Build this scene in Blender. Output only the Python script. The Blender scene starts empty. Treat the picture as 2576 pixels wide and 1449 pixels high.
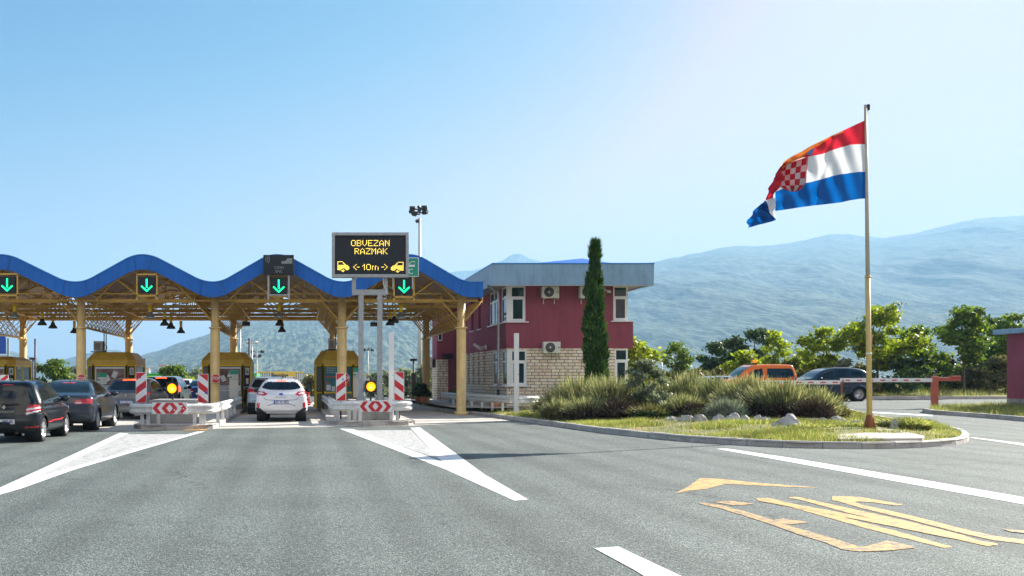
import bpy, bmesh, math, random
import numpy as np
from mathutils import Vector, Matrix
R = math.radians
PI = math.pi
SC = bpy.context.scene
COL = SC.collection

# ------------------------------------------------------------------ camera
F = 2500.0                    # focal length in units of a 2575 wide frame
CX, HY, EYE = 754.0, 955.0, 1.5   # vanishing point, horizon row, eye height
cam = bpy.data.cameras.new('camera')
cam.sensor_width = 36.0
cam.lens = 36.0 * F / 2575.0
cam.shift_x = (1287.5 - CX) / 2575.0
cam.shift_y = (HY - 724.5) / 2575.0
cam.clip_start = 0.1
cam.clip_end = 60000
camo = bpy.data.objects.new('camera', cam)
COL.objects.link(camo)
camo.location = (0, 0, EYE)
camo.rotation_euler = (R(90), 0, 0)
SC.camera = camo

# ------------------------------------------------------------------ sky and sun
SUN_EL, SUN_AZ = 30.0, 58.0     # azimuth from +Y towards +X
wd = bpy.data.worlds.new("World")
SC.world = wd
wd.use_nodes = True
nt = wd.node_tree
nt.nodes.clear()
sky = nt.nodes.new('ShaderNodeTexSky')
sky.sky_type = 'NISHITA'
sky.sun_disc = False
sky.sun_elevation = R(SUN_EL)
sky.sun_rotation = R(SUN_AZ)
sky.air_density = 1.0
sky.dust_density = 1.6
sky.ozone_density = 1.5
sep = nt.nodes.new('ShaderNodeSeparateColor'); com = nt.nodes.new('ShaderNodeCombineColor')
# hazy summer sky: the plain sky colours graded per channel (deeper blue away from the sun, whiter towards it)
for k, (g, a, top) in enumerate(((2.5, 0.092, 5.6), (1.15, 0.555, 5.1), (0.62, 1.40, 5.4))):
    pw = nt.nodes.new('ShaderNodeMath'); pw.operation = 'POWER'; pw.inputs[1].default_value = g
    ml = nt.nodes.new('ShaderNodeMath'); ml.operation = 'MULTIPLY'; ml.inputs[1].default_value = a
    mn = nt.nodes.new('ShaderNodeMath'); mn.operation = 'SMOOTH_MIN'; mn.inputs[1].default_value = top; mn.inputs[2].default_value = 1.0
    nt.links.new(sep.outputs[k], pw.inputs[0]); nt.links.new(pw.outputs[0], ml.inputs[0]); nt.links.new(ml.outputs[0], mn.inputs[0]); nt.links.new(mn.outputs[0], com.inputs[k])
bg = nt.nodes.new('ShaderNodeBackground')
bg.inputs['Strength'].default_value = 0.05
wo = nt.nodes.new('ShaderNodeOutputWorld')
nt.links.new(sky.outputs[0], sep.inputs[0])
# bright cloud bank added to the unseen rear sky to fill the shaded fronts
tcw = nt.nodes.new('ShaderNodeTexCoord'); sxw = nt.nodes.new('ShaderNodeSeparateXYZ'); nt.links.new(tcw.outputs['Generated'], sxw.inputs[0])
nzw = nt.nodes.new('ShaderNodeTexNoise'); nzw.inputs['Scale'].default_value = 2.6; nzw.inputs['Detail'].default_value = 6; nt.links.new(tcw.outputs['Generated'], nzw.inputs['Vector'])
def mrange(src, a, b):
    m = nt.nodes.new('ShaderNodeMapRange'); m.interpolation_type = 'SMOOTHSTEP'
    m.inputs[1].default_value = a; m.inputs[2].default_value = b; m.inputs[3].default_value = 0; m.inputs[4].default_value = 1
    nt.links.new(src, m.inputs[0]); return m.outputs[0]
def mul(a, b):
    m = nt.nodes.new('ShaderNodeMath'); m.operation = 'MULTIPLY'; nt.links.new(a, m.inputs[0]); nt.links.new(b, m.inputs[1]); return m.outputs[0]
# pale haze low over the horizon, stronger towards the sun
hzf = mul(mrange(sxw.outputs[2], 0.34, -0.02), mrange(sxw.outputs[0], -0.9, 0.75))
hm1 = nt.nodes.new('ShaderNodeMath'); hm1.operation = 'MULTIPLY'; hm1.inputs[1].default_value = 0.95; nt.links.new(hzf, hm1.inputs[0])
hmx = nt.nodes.new('ShaderNodeMix'); hmx.data_type = 'RGBA'; nt.links.new(hm1.outputs[0], hmx.inputs[0]); nt.links.new(com.outputs[0], hmx.inputs[6]); hmx.inputs[7].default_value = (7.6, 4.8, 4.6, 1)
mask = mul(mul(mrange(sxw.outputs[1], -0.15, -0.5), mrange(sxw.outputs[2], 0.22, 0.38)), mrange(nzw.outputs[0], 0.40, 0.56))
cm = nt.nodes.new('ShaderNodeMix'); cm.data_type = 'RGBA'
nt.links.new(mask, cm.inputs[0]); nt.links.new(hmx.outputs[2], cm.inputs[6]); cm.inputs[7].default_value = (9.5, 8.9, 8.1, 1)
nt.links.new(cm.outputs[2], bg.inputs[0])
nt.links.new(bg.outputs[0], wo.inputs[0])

sl = bpy.data.lights.new('sun', 'SUN')
sl.energy = 5.0
sl.angle = R(0.5)
sl.color = (1.0, 0.94, 0.84)
so = bpy.data.objects.new('sun', sl)
COL.objects.link(so)
sd = Vector((math.sin(R(SUN_AZ)) * math.cos(R(SUN_EL)), math.cos(R(SUN_AZ)) * math.cos(R(SUN_EL)), math.sin(R(SUN_EL))))
so.rotation_euler = sd.to_track_quat('Z', 'Y').to_euler()

SC.view_settings.view_transform = 'Standard'
SC.view_settings.look = 'None'
SC.view_settings.gamma = 1
SC.view_settings.exposure = 1.68
SC.cycles.volume_bounces = 0
SC.cycles.max_bounces = 8
SC.cycles.transparent_max_bounces = 12
SC.cycles.use_denoising = True
try:
    SC.cycles.sample_clamp_indirect = 6
except Exception:
    pass

# ------------------------------------------------------------------ measuring helpers
def sstep(t):
    t = min(1.0, max(0.0, t))
    return t * t * (3 - 2 * t)

def ground(X, Y):
    """height of the land: flat plaza, rising gently towards the parking road on the right"""
    return 0.45 * sstep((Y - 24) / 26.0) * sstep((X - 9) / 9.0) + 0.25 * sstep((Y - 52) / 12.0) * sstep((X - 8) / 10.0)

def W(x, y, Y):
    """point of the place seen at frame column x, row y and standing Y metres away"""
    return Vector(((x - CX) * Y / F, Y, EYE - (y - HY) * Y / F))

def G(x, y, up=0.0):
    """point of the ground seen at x, y"""
    z = up
    for _ in range(14):
        Y = F * (EYE - z) / (y - HY)
        X = (x - CX) * Y / F
        z = 0.5 * z + 0.5 * (ground(X, Y) + up)
    return Vector((X, Y, ground(X, Y) + up))

# ------------------------------------------------------------------ materials
MATS = {}
def new_mat(name):
    m = bpy.data.materials.new(name)
    m.use_nodes = True
    t = m.node_tree
    b = t.nodes['Principled BSDF']
    MATS[name] = m
    return m, t, b

def nd(t, kind, **kw):
    n = t.nodes.new(kind)
    for k, v in kw.items():
        if k in n.inputs:
            n.inputs[k].default_value = v
        else:
            setattr(n, k, v)
    return n

def L(t, a, b):
    t.links.new(a, b)

def ramp(t, fac, stops):
    r = t.nodes.new('ShaderNodeValToRGB')
    el = r.color_ramp.elements
    while len(el) > len(stops):
        el.remove(el[-1])
    while len(el) < len(stops):
        el.new(0.5)
    for e, (p, c) in zip(el, stops):
        e.position = p
        e.color = (c, c, c, 1) if isinstance(c, (int, float)) else tuple(c) + (1,) if len(c) == 3 else c
    L(t, fac, r.inputs[0])
    return r

def noise(t, scale, detail=4, rough=0.6, coord=None, vec=None):
    n = t.nodes.new('ShaderNodeTexNoise')
    n.inputs['Scale'].default_value = scale
    n.inputs['Detail'].default_value = detail
    n.inputs['Roughness'].default_value = rough
    if vec is None:
        tc = t.nodes.new('ShaderNodeTexCoord')
        vec = tc.outputs[coord or 'Object']
    L(t, vec, n.inputs['Vector'])
    return n

def mixc(t, fac, a, b, mode='MIX'):
    m = t.nodes.new('ShaderNodeMix')
    m.data_type = 'RGBA'
    m.blend_type = mode
    for sock, v in ((m.inputs[0], fac), (m.inputs[6], a), (m.inputs[7], b)):
        if hasattr(v, 'is_linked') or hasattr(v, 'links'):
            L(t, v, sock)
        elif isinstance(v, (int, float)):
            sock.default_value = v if sock.type == 'VALUE' else (v, v, v, 1)
        else:
            sock.default_value = tuple(v) + (1,)
    return m.outputs[2]

def simple(name, col, rough=0.5, metal=0.0, var=0.25, scale=3.0, bump=0.0, bscale=30.0, dirt=0.0, coat=0.0, spec=0.5, streak=0.0):
    """painted or plain surface: base colour broken up by two noises, optional bump and grime"""
    m, t, b = new_mat(name)
    n = noise(t, scale, 5, 0.65)
    lo = tuple(max(0, c * (1 - var)) for c in col)
    hi = tuple(min(1, c * (1 + var * 0.6)) for c in col)
    r = ramp(t, n.outputs[0], [(0.3, lo), (0.7, hi)])
    c = r.outputs[0]
    if dirt:
        n2 = noise(t, scale * 4.3, 6, 0.7)
        r2 = ramp(t, n2.outputs[0], [(0.48, 0.0), (0.72, dirt)])
        c = mixc(t, r2.outputs[0], c, (0.10, 0.085, 0.06))
    if streak:   # run marks left by rain
        tcs = nd(t, 'ShaderNodeTexCoord'); ms = nd(t, 'ShaderNodeMapping'); L(t, tcs.outputs['Object'], ms.inputs[0]); ms.inputs['Scale'].default_value = (5.0, 5.0, 0.35)
        ns_ = noise(t, 1.0, 5, 0.7, vec=ms.outputs[0]); rs = ramp(t, ns_.outputs[0], [(0.46, 1.0), (0.72, 1 - streak)])
        c = mixc(t, 1.0, c, rs.outputs[0], 'MULTIPLY')
    L(t, c, b.inputs['Base Color'])
    b.inputs['Roughness'].default_value = rough
    b.inputs['Metallic'].default_value = metal
    b.inputs['Coat Weight'].default_value = coat
    b.inputs['Specular IOR Level'].default_value = spec
    if coat:
        b.inputs['Coat Roughness'].default_value = 0.05
    if bump:
        nb = noise(t, bscale, 4, 0.6)
        bp = nd(t, 'ShaderNodeBump', Strength=bump, Distance=0.02)
        L(t, nb.outputs[0], bp.inputs['Height'])
        L(t, bp.outputs[0], b.inputs['Normal'])
    return m

def emit(name, col, strength, base=None):
    m, t, b = new_mat(name)
    b.inputs['Base Color'].default_value = tuple(base or col) + (1,)
    b.inputs['Emission Color'].default_value = tuple(col) + (1,)
    b.inputs['Emission Strength'].default_value = strength
    b.inputs['Roughness'].default_value = 0.4
    return m

# ------------------------------------------------------------------ objects
def tag(o, label=None, cat=None, group=None, kind=None):
    if label: o['label'] = label
    if cat: o['category'] = cat
    if group: o['group'] = group
    if kind: o['kind'] = kind
    return o

def link_mesh(name, me, parent=None):
    o = bpy.data.objects.new(name, me)
    COL.objects.link(o)
    if parent is not None:
        o.parent = parent
    return o

def empty(name, label, cat, loc=(0, 0, 0), rotz=0.0, group=None):
    o = bpy.data.objects.new(name, None)
    COL.objects.link(o)
    o.empty_display_size = 0.2
    o.location = loc
    o.rotation_euler = (0, 0, rotz)
    return tag(o, label, cat, group)

def copy_tree(src, parent=None):
    c = src.copy()
    COL.objects.link(c)
    c.parent = parent
    for ch in [o for o in KIDS.get(src.name, [])]:
        d = copy_tree(ch, c)
    return c

KIDS = {}
def kids_index():
    KIDS.clear()
    for o in bpy.data.objects:
        if o.parent is not None:
            KIDS.setdefault(o.parent.name, []).append(o)

class MB:
    """collects faces and turns them into ONE mesh object"""
    def __init__(s):
        s.v = []; s.f = []; s.mi = []; s.cur = 0; s.sm = []; s.smooth = False
    def add(s, vs, fs):
        n = len(s.v)
        s.v.extend([tuple(p) for p in vs])
        for f in fs:
            s.f.append([i + n for i in f]); s.mi.append(s.cur); s.sm.append(s.smooth)
    def box(s, x0, x1, y0, y1, z0, z1, M=None):
        vs = [Vector(p) for p in ((x0, y0, z0), (x1, y0, z0), (x1, y1, z0), (x0, y1, z0), (x0, y0, z1), (x1, y0, z1), (x1, y1, z1), (x0, y1, z1))]
        if M is not None: vs = [M @ p for p in vs]
        s.add(vs, [(0, 3, 2, 1), (4, 5, 6, 7), (0, 1, 5, 4), (1, 2, 6, 5), (2, 3, 7, 6), (3, 0, 4, 7)])
        return s
    def cbox(s, x0, x1, y0, y1, z0, z1, b=0.01, M=None):
        """box with chamfered vertical and horizontal edges"""
        bm = bmesh.new()
        bmesh.ops.create_cube(bm, size=1)
        for v in bm.verts:
            v.co = Vector((x0 + (v.co.x + .5) * (x1 - x0), y0 + (v.co.y + .5) * (y1 - y0), z0 + (v.co.z + .5) * (z1 - z0)))
        bmesh.ops.bevel(bm, geom=bm.edges[:], offset=b, segments=2, affect='EDGES', profile=0.5)
        vs = [(M @ v.co if M is not None else v.co.copy()) for v in bm.verts]
        s.add(vs, [[v.index for v in f.verts] for f in bm.faces])
        bm.free()
        return s
    def tube(s, a, b, r, n=8, r2=None, caps=True):
        a = Vector(a); b = Vector(b); d = b - a
        if d.length < 1e-6: return s
        q = d.to_track_quat('Z', 'Y')
        r2 = r if r2 is None else r2
        vs = []
        for k in range(n):
            w = 2 * PI * k / n
            vs.append(a + q @ Vector((r * math.cos(w), r * math.sin(w), 0)))
        for k in range(n):
            w = 2 * PI * k / n
            vs.append(b + q @ Vector((r2 * math.cos(w), r2 * math.sin(w), 0)))
        fs = [(k, (k + 1) % n, n + (k + 1) % n, n + k) for k in range(n)]
        sm = s.smooth
        s.smooth = n > 6
        s.add(vs, fs)
        s.smooth = False
        if caps:
            s.add(vs, [list(range(n))[::-1], list(range(n, 2 * n))])
        s.smooth = sm
        return s
    def bar(s, a, b, w, h):
        """square bar from a to b; w across, h upright"""
        a = Vector(a); b = Vector(b); d = (b - a)
        q = d.to_track_quat('Y', 'Z')
        vs = []
        for p in (a, b):
            for (i, j) in ((-1, -1), (1, -1), (1, 1), (-1, 1)):
                vs.append(p + q @ Vector((i * w / 2, 0, j * h / 2)))
        s.add(vs, [(0, 1, 2, 3), (7, 6, 5, 4), (0, 4, 5, 1), (1, 5, 6, 2), (2, 6, 7, 3), (3, 7, 4, 0)])
        return s
    def poly(s, pts):
        s.add(pts, [list(range(len(pts)))])
        return s
    def prism(s, pts, d):
        """closed outline pushed along vector d"""
        d = Vector(d); n = len(pts)
        vs = [Vector(p) for p in pts] + [Vector(p) + d for p in pts]
        s.add(vs, [list(range(n)), list(range(n, 2 * n))[::-1]] + [(k, n + k, n + (k + 1) % n, (k + 1) % n) for k in range(n)])
        return s
    def lathe(s, prof, M=None, n=20):
        """profile of (radius, height) turned round Z"""
        vs = []
        for (r, z) in prof:
            for k in range(n):
                w = 2 * PI * k / n
                p = Vector((r * math.cos(w), r * math.sin(w), z))
                vs.append(M @ p if M is not None else p)
        fs = []
        for i in range(len(prof) - 1):
            for k in range(n):
                fs.append((i * n + k, i * n + (k + 1) % n, (i + 1) * n + (k + 1) % n, (i + 1) * n + k))
        sm = s.smooth; s.smooth = True
        s.add(vs, fs)
        s.smooth = sm
        return s
    def build(s, name, mats, parent=None):
        me = bpy.data.meshes.new(name)
        me.from_pydata(s.v, [], s.f)
        if not isinstance(mats, (list, tuple)): mats = [mats]
        for m in mats: me.materials.append(m)
        me.polygons.foreach_set('material_index', s.mi)
        me.polygons.foreach_set('use_smooth', s.sm)
        bm = bmesh.new(); bm.from_mesh(me)
        bmesh.ops.remove_doubles(bm, verts=bm.verts, dist=1e-5)
        bmesh.ops.recalc_face_normals(bm, faces=bm.faces)
        bm.to_mesh(me); bm.free()
        me.update()
        return link_mesh(name, me, parent)

def np_mesh(name, V, Fq, mats, mi=None, smooth=False, parent=None):
    """big mesh straight from arrays; Fq is (n,3) or (n,4)"""
    me = bpy.data.meshes.new(name)
    nv, nf, k = len(V), len(Fq), Fq.shape[1]
    me.vertices.add(nv)
    me.vertices.foreach_set('co', np.asarray(V, dtype=np.float32).ravel())
    me.loops.add(nf * k)
    me.loops.foreach_set('vertex_index', np.asarray(Fq, dtype=np.int32).ravel())
    me.polygons.add(nf)
    me.polygons.foreach_set('loop_start', np.arange(0, nf * k, k, dtype=np.int32))
    me.polygons.foreach_set('loop_total', np.full(nf, k, dtype=np.int32))
    if not isinstance(mats, (list, tuple)): mats = [mats]
    for m in mats: me.materials.append(m)
    if mi is not None: me.polygons.foreach_set('material_index', np.asarray(mi, dtype=np.int32))
    if smooth: me.polygons.foreach_set('use_smooth', np.ones(nf, dtype=bool))
    me.update(calc_edges=True)
    me.validate()
    return link_mesh(name, me, parent)

def text(name, s, size, mat, parent=None, M=None, extrude=0.003, align='CENTER', bold=0.0, sx=1.0):
    """lettering standing in the XZ plane, read from -Y"""
    cu = bpy.data.curves.new(name, 'FONT')
    cu.body = s; cu.size = size; cu.align_x = align; cu.align_y = 'CENTER'
    cu.extrude = extrude; cu.offset = bold
    cu.resolution_u = 3
    to = bpy.data.objects.new(name + '_tmp', cu)
    COL.objects.link(to)
    dg = bpy.context.evaluated_depsgraph_get()
    me = bpy.data.meshes.new_from_object(to.evaluated_get(dg))
    bpy.data.objects.remove(to)
    me.materials.clear(); me.materials.append(mat)
    me.transform(Matrix.Rotation(R(90), 4, 'X') @ Matrix.Diagonal((sx, 1, 1, 1)))
    if M is not None: me.transform(M)
    return link_mesh(name, me, parent)

def T(x, y, z): return Matrix.Translation((x, y, z))
def RZ(a): return Matrix.Rotation(a, 4, 'Z')

rng = np.random.default_rng(7)
def vnoise(x, y, seed=0):
    """smooth value noise on arrays"""
    def h(i, j):
        n = np.sin(i * 127.1 + j * 311.7 + seed * 74.7) * 43758.5453
        return n - np.floor(n)
    xi, yi = np.floor(x), np.floor(y)
    xf, yf = x - xi, y - yi
    u, v = xf * xf * (3 - 2 * xf), yf * yf * (3 - 2 * yf)
    a, b, c, d = h(xi, yi), h(xi + 1, yi), h(xi, yi + 1), h(xi + 1, yi + 1)
    return (a * (1 - u) + b * u) * (1 - v) + (c * (1 - u) + d * u) * v
def fbm(x, y, o=5, seed=0, ridge=False):
    s = 0; a = 0.5; f = 1.0
    for k in range(o):
        n = vnoise(x * f, y * f, seed + k)
        if ridge: n = 1 - np.abs(2 * n - 1)
        s = s + a * n; a *= 0.5; f *= 2.03
    return s
def catmull(pts, n=8, closed=False):
    P = [Vector(p) for p in pts]; out = []
    m = len(P)
    rngk = range(m if closed else m - 1)
    for i in rngk:
        p0 = P[(i - 1) % m] if closed or i > 0 else P[0]
        p1 = P[i]; p2 = P[(i + 1) % m]
        p3 = P[(i + 2) % m] if closed or i + 2 < m else P[-1]
        for k in range(n):
            t = k / n
            out.append(0.5 * ((2 * p1) + (-p0 + p2) * t + (2 * p0 - 5 * p1 + 4 * p2 - p3) * t * t + (-p0 + 3 * p1 - 3 * p2 + p3) * t ** 3))
    if not closed: out.append(P[-1])
    return out

# ================================================================== materials
M_ = {}
def asphalt_mat():
    m, t, b = new_mat('asphalt')
    tc = nd(t, 'ShaderNodeTexCoord')
    v = nd(t, 'ShaderNodeTexVoronoi', Scale=105.0)
    L(t, tc.outputs['Object'], v.inputs['Vector'])
    sp = nd(t, 'ShaderNodeSeparateColor'); L(t, v.outputs['Color'], sp.inputs[0])
    stones = ramp(t, sp.outputs[0], [(0.0, (0.046, 0.054, 0.053)), (0.5, (0.092, 0.112, 0.106)), (0.82, (0.20, 0.24, 0.225)), (1.0, (0.40, 0.44, 0.40))])
    n1 = noise(t, 26, 3, 0.8)
    r1 = ramp(t, n1.outputs[0], [(0.35, 0.80), (0.68, 1.10)])
    c = mixc(t, 1.0, stones.outputs[0], r1.outputs[0], 'MULTIPLY')
    # long tyre-polished streaks running with the lanes and broad patches
    mp = nd(t, 'ShaderNodeMapping'); L(t, tc.outputs['Object'], mp.inputs[0]); mp.inputs['Scale'].default_value = (0.9, 0.07, 1)
    n2 = noise(t, 1.0, 4, 0.6, vec=mp.outputs[0])
    r2 = ramp(t, n2.outputs[0], [(0.3, 0.84), (0.7, 1.08)])
    c = mixc(t, 1.0, c, r2.outputs[0], 'MULTIPLY')
    n3 = noise(t, 0.35, 5, 0.6)
    r3 = ramp(t, n3.outputs[0], [(0.32, 0.80), (0.68, 1.12)])
    c = mixc(t, 1.0, c, r3.outputs[0], 'MULTIPLY')
    n4 = noise(t, 1.7, 6, 0.7)
    r4 = ramp(t, n4.outputs[0], [(0.66, 1.0), (0.8, 0.62)])
    c = mixc(t, 1.0, c, r4.outputs[0], 'MULTIPLY')
    # two darker, polished wheel tracks along each lane
    wv = nd(t, 'ShaderNodeTexWave', Scale=0.30, Distortion=1.1); wv.inputs['Detail'].default_value = 1.5; wv.inputs['Detail Scale'].default_value = 0.5
    mp3 = nd(t, 'ShaderNodeMapping'); L(t, tc.outputs['Object'], mp3.inputs[0]); mp3.inputs['Scale'].default_value = (1.0, 0.10, 1)
    L(t, mp3.outputs[0], wv.inputs['Vector'])
    rw = ramp(t, wv.outputs[0], [(0.1, 0.84), (0.6, 1.0)])
    c = mixc(t, 1.0, c, rw.outputs[0], 'MULTIPLY')
    # hairline cracks
    vc = nd(t, 'ShaderNodeTexVoronoi', Scale=0.22); vc.feature = 'DISTANCE_TO_EDGE'
    nw = noise(t, 1.3, 5, 0.7); av = nd(t, 'ShaderNodeVectorMath', operation='MULTIPLY_ADD'); L(t, nw.outputs['Color'], av.inputs[0]); av.inputs[1].default_value = (1.6, 1.6, 0); L(t, tc.outputs['Object'], av.inputs[2]); L(t, av.outputs[0], vc.inputs['Vector'])
    rc = ramp(t, vc.outputs['Distance'], [(0.0, 0.38), (0.0055, 1.0)])
    nm = noise(t, 0.25, 3, 0.5); rm = ramp(t, nm.outputs[0], [(0.50, 1.0), (0.56, 0.0)])
    mk = mixc(t, rm.outputs[0], rc.outputs[0], (1.0, 1.0, 1.0))
    c = mixc(t, 1.0, c, mk, 'MULTIPLY')
    # oil spots
    vo = nd(t, 'ShaderNodeTexVoronoi', Scale=0.9); L(t, tc.outputs['Object'], vo.inputs['Vector'])
    ro = ramp(t, vo.outputs['Distance'], [(0.025, 0.5), (0.07, 1.0)])
    c = mixc(t, 1.0, c, ro.outputs[0], 'MULTIPLY')
    L(t, c, b.inputs['Base Color'])
    b.inputs['Roughness'].default_value = 0.82
    b.inputs['Specular IOR Level'].default_value = 0.35
    bp = nd(t, 'ShaderNodeBump', Strength=0.55, Distance=0.008)
    v2 = nd(t, 'ShaderNodeTexVoronoi', Scale=85.0); L(t, tc.outputs['Object'], v2.inputs['Vector'])
    L(t, v2.outputs['Distance'], bp.inputs['Height'])
    bp.invert = True
    L(t, bp.outputs[0], b.inputs['Normal'])
    return m
ASPH = asphalt_mat()

def paint_mat(name, col, wear_lo, wear_hi, streak=False, wscale=5.0):
    """road paint through which the stones of the road show where it has worn"""
    m, t, b = new_mat(name)
    tc = nd(t, 'ShaderNodeTexCoord')
    v = nd(t, 'ShaderNodeTexVoronoi', Scale=85.0); L(t, tc.outputs['Object'], v.inputs['Vector'])
    sp = nd(t, 'ShaderNodeSeparateColor'); L(t, v.outputs['Color'], sp.inputs[0])
    stones = ramp(t, sp.outputs[0], [(0.0, (0.055, 0.055, 0.052)), (0.7, (0.11, 0.11, 0.10)), (1.0, (0.3, 0.29, 0.25))])
    if streak:
        mp = nd(t, 'ShaderNodeMapping'); L(t, tc.outputs['Object'], mp.inputs[0]); mp.inputs['Scale'].default_value = (1.2, 6.0, 1)
        n = noise(t, 4.5, 6, 0.78, vec=mp.outputs[0])
    else:
        n = noise(t, wscale, 7, 0.72)
    f = ramp(t, n.outputs[0], [(wear_lo, 0.0), (wear_hi, 1.0)])
    n2 = noise(t, 60, 2, 0.5)
    pr = ramp(t, n2.outputs[0], [(0.3, tuple(c * 0.85 for c in col)), (0.7, col)])
    c = mixc(t, f.outputs[0], stones.outputs[0], pr.outputs[0])
    L(t, c, b.inputs['Base Color'])
    b.inputs['Roughness'].default_value = 0.7
    bp = nd(t, 'ShaderNodeBump', Strength=0.3, Distance=0.006)
    L(t, v.outputs['Distance'], bp.inputs['Height'])
    L(t, bp.outputs[0], b.inputs['Normal'])
    return m
WHITEPAINT = paint_mat('white_road_paint', (0.78, 0.78, 0.77), 0.26, 0.42)
HATCHPAINT = paint_mat('faded_white_road_paint', (0.74, 0.74, 0.73), 0.40, 0.60, streak=True)
YELPAINT = paint_mat('yellow_road_paint', (0.80, 0.43, 0.10), 0.36, 0.58, wscale=8.0)

WORNYEL = paint_mat('worn_yellow_road_paint', (0.80, 0.43, 0.10), 0.42, 0.62, wscale=11.0)
def concrete_mat(name, lo, hi, joint=None, stain=0.5):
    m, t, b = new_mat(name)
    n = noise(t, 1.3, 6, 0.65)
    r = ramp(t, n.outputs[0], [(0.3, lo), (0.7, hi)])
    n2 = noise(t, 38, 3, 0.6)
    r2 = ramp(t, n2.outputs[0], [(0.3, 0.85), (0.7, 1.08)])
    c = mixc(t, 1.0, r.outputs[0], r2.outputs[0], 'MULTIPLY')
    n3 = noise(t, 3.7, 6, 0.75)
    r3 = ramp(t, n3.outputs[0], [(0.5, 1.0), (0.75, 1 - stain)])
    c = mixc(t, 1.0, c, r3.outputs[0], 'MULTIPLY')
    L(t, c, b.inputs['Base Color'])
    b.inputs['Roughness'].default_value = 0.88
    bp = nd(t, 'ShaderNodeBump', Strength=0.35, Distance=0.01)
    L(t, n2.outputs[0], bp.inputs['Height'])
    L(t, bp.outputs[0], b.inputs['Normal'])
    return m
CONC = concrete_mat('pale_concrete', (0.44, 0.40, 0.36), (0.60, 0.56, 0.50), stain=0.35)
KERB = concrete_mat('kerb_stone', (0.40, 0.37, 0.35), (0.60, 0.56, 0.52), stain=0.5)
BLOCKC = concrete_mat('block_concrete', (0.26, 0.25, 0.24), (0.38, 0.37, 0.35), stain=0.6)

def brick_mat():
    m, t, b = new_mat('stone_cladding')
    tc = nd(t, 'ShaderNodeTexCoord')
    mp = nd(t, 'ShaderNodeMapping')
    L(t, tc.outputs['UV'], mp.inputs[0])
    bk = nd(t, 'ShaderNodeTexBrick')
    bk.offset = 0.45; bk.squash = 0.8; bk.squash_frequency = 3
    bk.inputs['Scale'].default_value = 1.0
    bk.inputs['Brick Width'].default_value = 0.38
    bk.inputs['Row Height'].default_value = 0.142
    bk.inputs['Mortar Size'].default_value = 0.012
    bk.inputs['Mortar Smooth'].default_value = 0.15
    bk.inputs['Color1'].default_value = (0.92, 0.82, 0.70, 1)
    bk.inputs['Color2'].default_value = (0.78, 0.60, 0.43, 1)
    bk.inputs['Mortar'].default_value = (0.10, 0.10, 0.10, 1)
    bk.inputs['Bias'].default_value = -0.25
    nz = noise(t, 9, 3, 0.5, vec=tc.outputs['UV'])
    ad = nd(t, 'ShaderNodeVectorMath', operation='MULTIPLY_ADD')
    L(t, nz.outputs['Color'], ad.inputs[0]); ad.inputs[1].default_value = (0.018, 0.018, 0); L(t, mp.outputs[0], ad.inputs[2])
    L(t, ad.outputs[0], bk.inputs['Vector'])
    n = noise(t, 5, 5, 0.7)
    r = ramp(t, n.outputs[0], [(0.3, 0.72), (0.65, 1.12)])
    c = mixc(t, 1.0, bk.outputs['Color'], r.outputs[0], 'MULTIPLY')
    L(t, c, b.inputs['Base Color'])
    b.inputs['Roughness'].default_value = 0.85
    n2 = noise(t, 22, 5, 0.7)
    mm = nd(t, 'ShaderNodeMath', operation='MULTIPLY_ADD')
    L(t, bk.outputs['Fac'], mm.inputs[0]); mm.inputs[1].default_value = -1.5; L(t, n2.outputs[0], mm.inputs[2])
    bp = nd(t, 'ShaderNodeBump', Strength=0.9, Distance=0.03)
    L(t, mm.outputs[0], bp.inputs['Height'])
    L(t, bp.outputs[0], b.inputs['Normal'])
    return m
STONE = brick_mat()

REDWALL = simple('red_render', (0.28, 0.065, 0.105), 0.9, streak=0.18, var=0.16, scale=1.2, bump=0.35, bscale=60, dirt=0.10)
REDDOOR = simple('red_painted_door', (0.20, 0.05, 0.065), 0.45, var=0.08)
FASCIA = simple('grey_blue_fascia', (0.24, 0.40, 0.58), 0.75, streak=0.25, var=0.12, scale=0.8, bump=0.6, bscale=5, dirt=0.15)
BLUE = simple('canopy_blue', (0.0, 0.13, 0.54), 0.6, streak=0.3, var=0.12, scale=0.7)
BLUEROOF = simple('roof_edge_blue', (0.02, 0.22, 0.62), 0.4, var=0.1)
YELLOWST = simple('yellow_painted_steel', (0.56, 0.35, 0.07), 0.55, var=0.15, scale=2, dirt=0.22)
COLYEL = simple('column_ochre_paint', (0.80, 0.58, 0.25), 0.6, streak=0.3, var=0.12, scale=2.5, bump=0.2, bscale=60, dirt=0.22)
BOOTHYEL = simple('booth_yellow_paint', (0.96, 0.66, 0.0), 0.4, var=0.12, dirt=0.15)
BOOTHTOP = simple('booth_cornice_ochre', (0.74, 0.48, 0.06), 0.55, var=0.15, dirt=0.3)
BOOTHGREY = simple('booth_grey_panel', (0.16, 0.18, 0.21), 0.6, var=0.12, dirt=0.2)
GALV = simple('galvanised_steel', (0.40, 0.43, 0.45), 0.42, metal=0.6, var=0.22, scale=9, dirt=0.12)
RAIL = simple('guardrail_zinc', (0.70, 0.71, 0.71), 0.5, metal=0.2, var=0.2, scale=6, dirt=0.25)
WHITEP = simple('white_powder_coat', (0.78, 0.79, 0.80), 0.35, var=0.06, dirt=0.06)
WHITEF = simple('white_window_frame', (0.80, 0.82, 0.84), 0.35, var=0.05)
WHITEPLAST = simple('aged_white_plastic', (0.66, 0.66, 0.62), 0.5, var=0.08, dirt=0.12)
DARK = simple('dark_plastic', (0.02, 0.022, 0.026), 0.5, var=0.2)
BLACK = simple('matt_black_housing', (0.012, 0.013, 0.016), 0.55, var=0.2)
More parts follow.
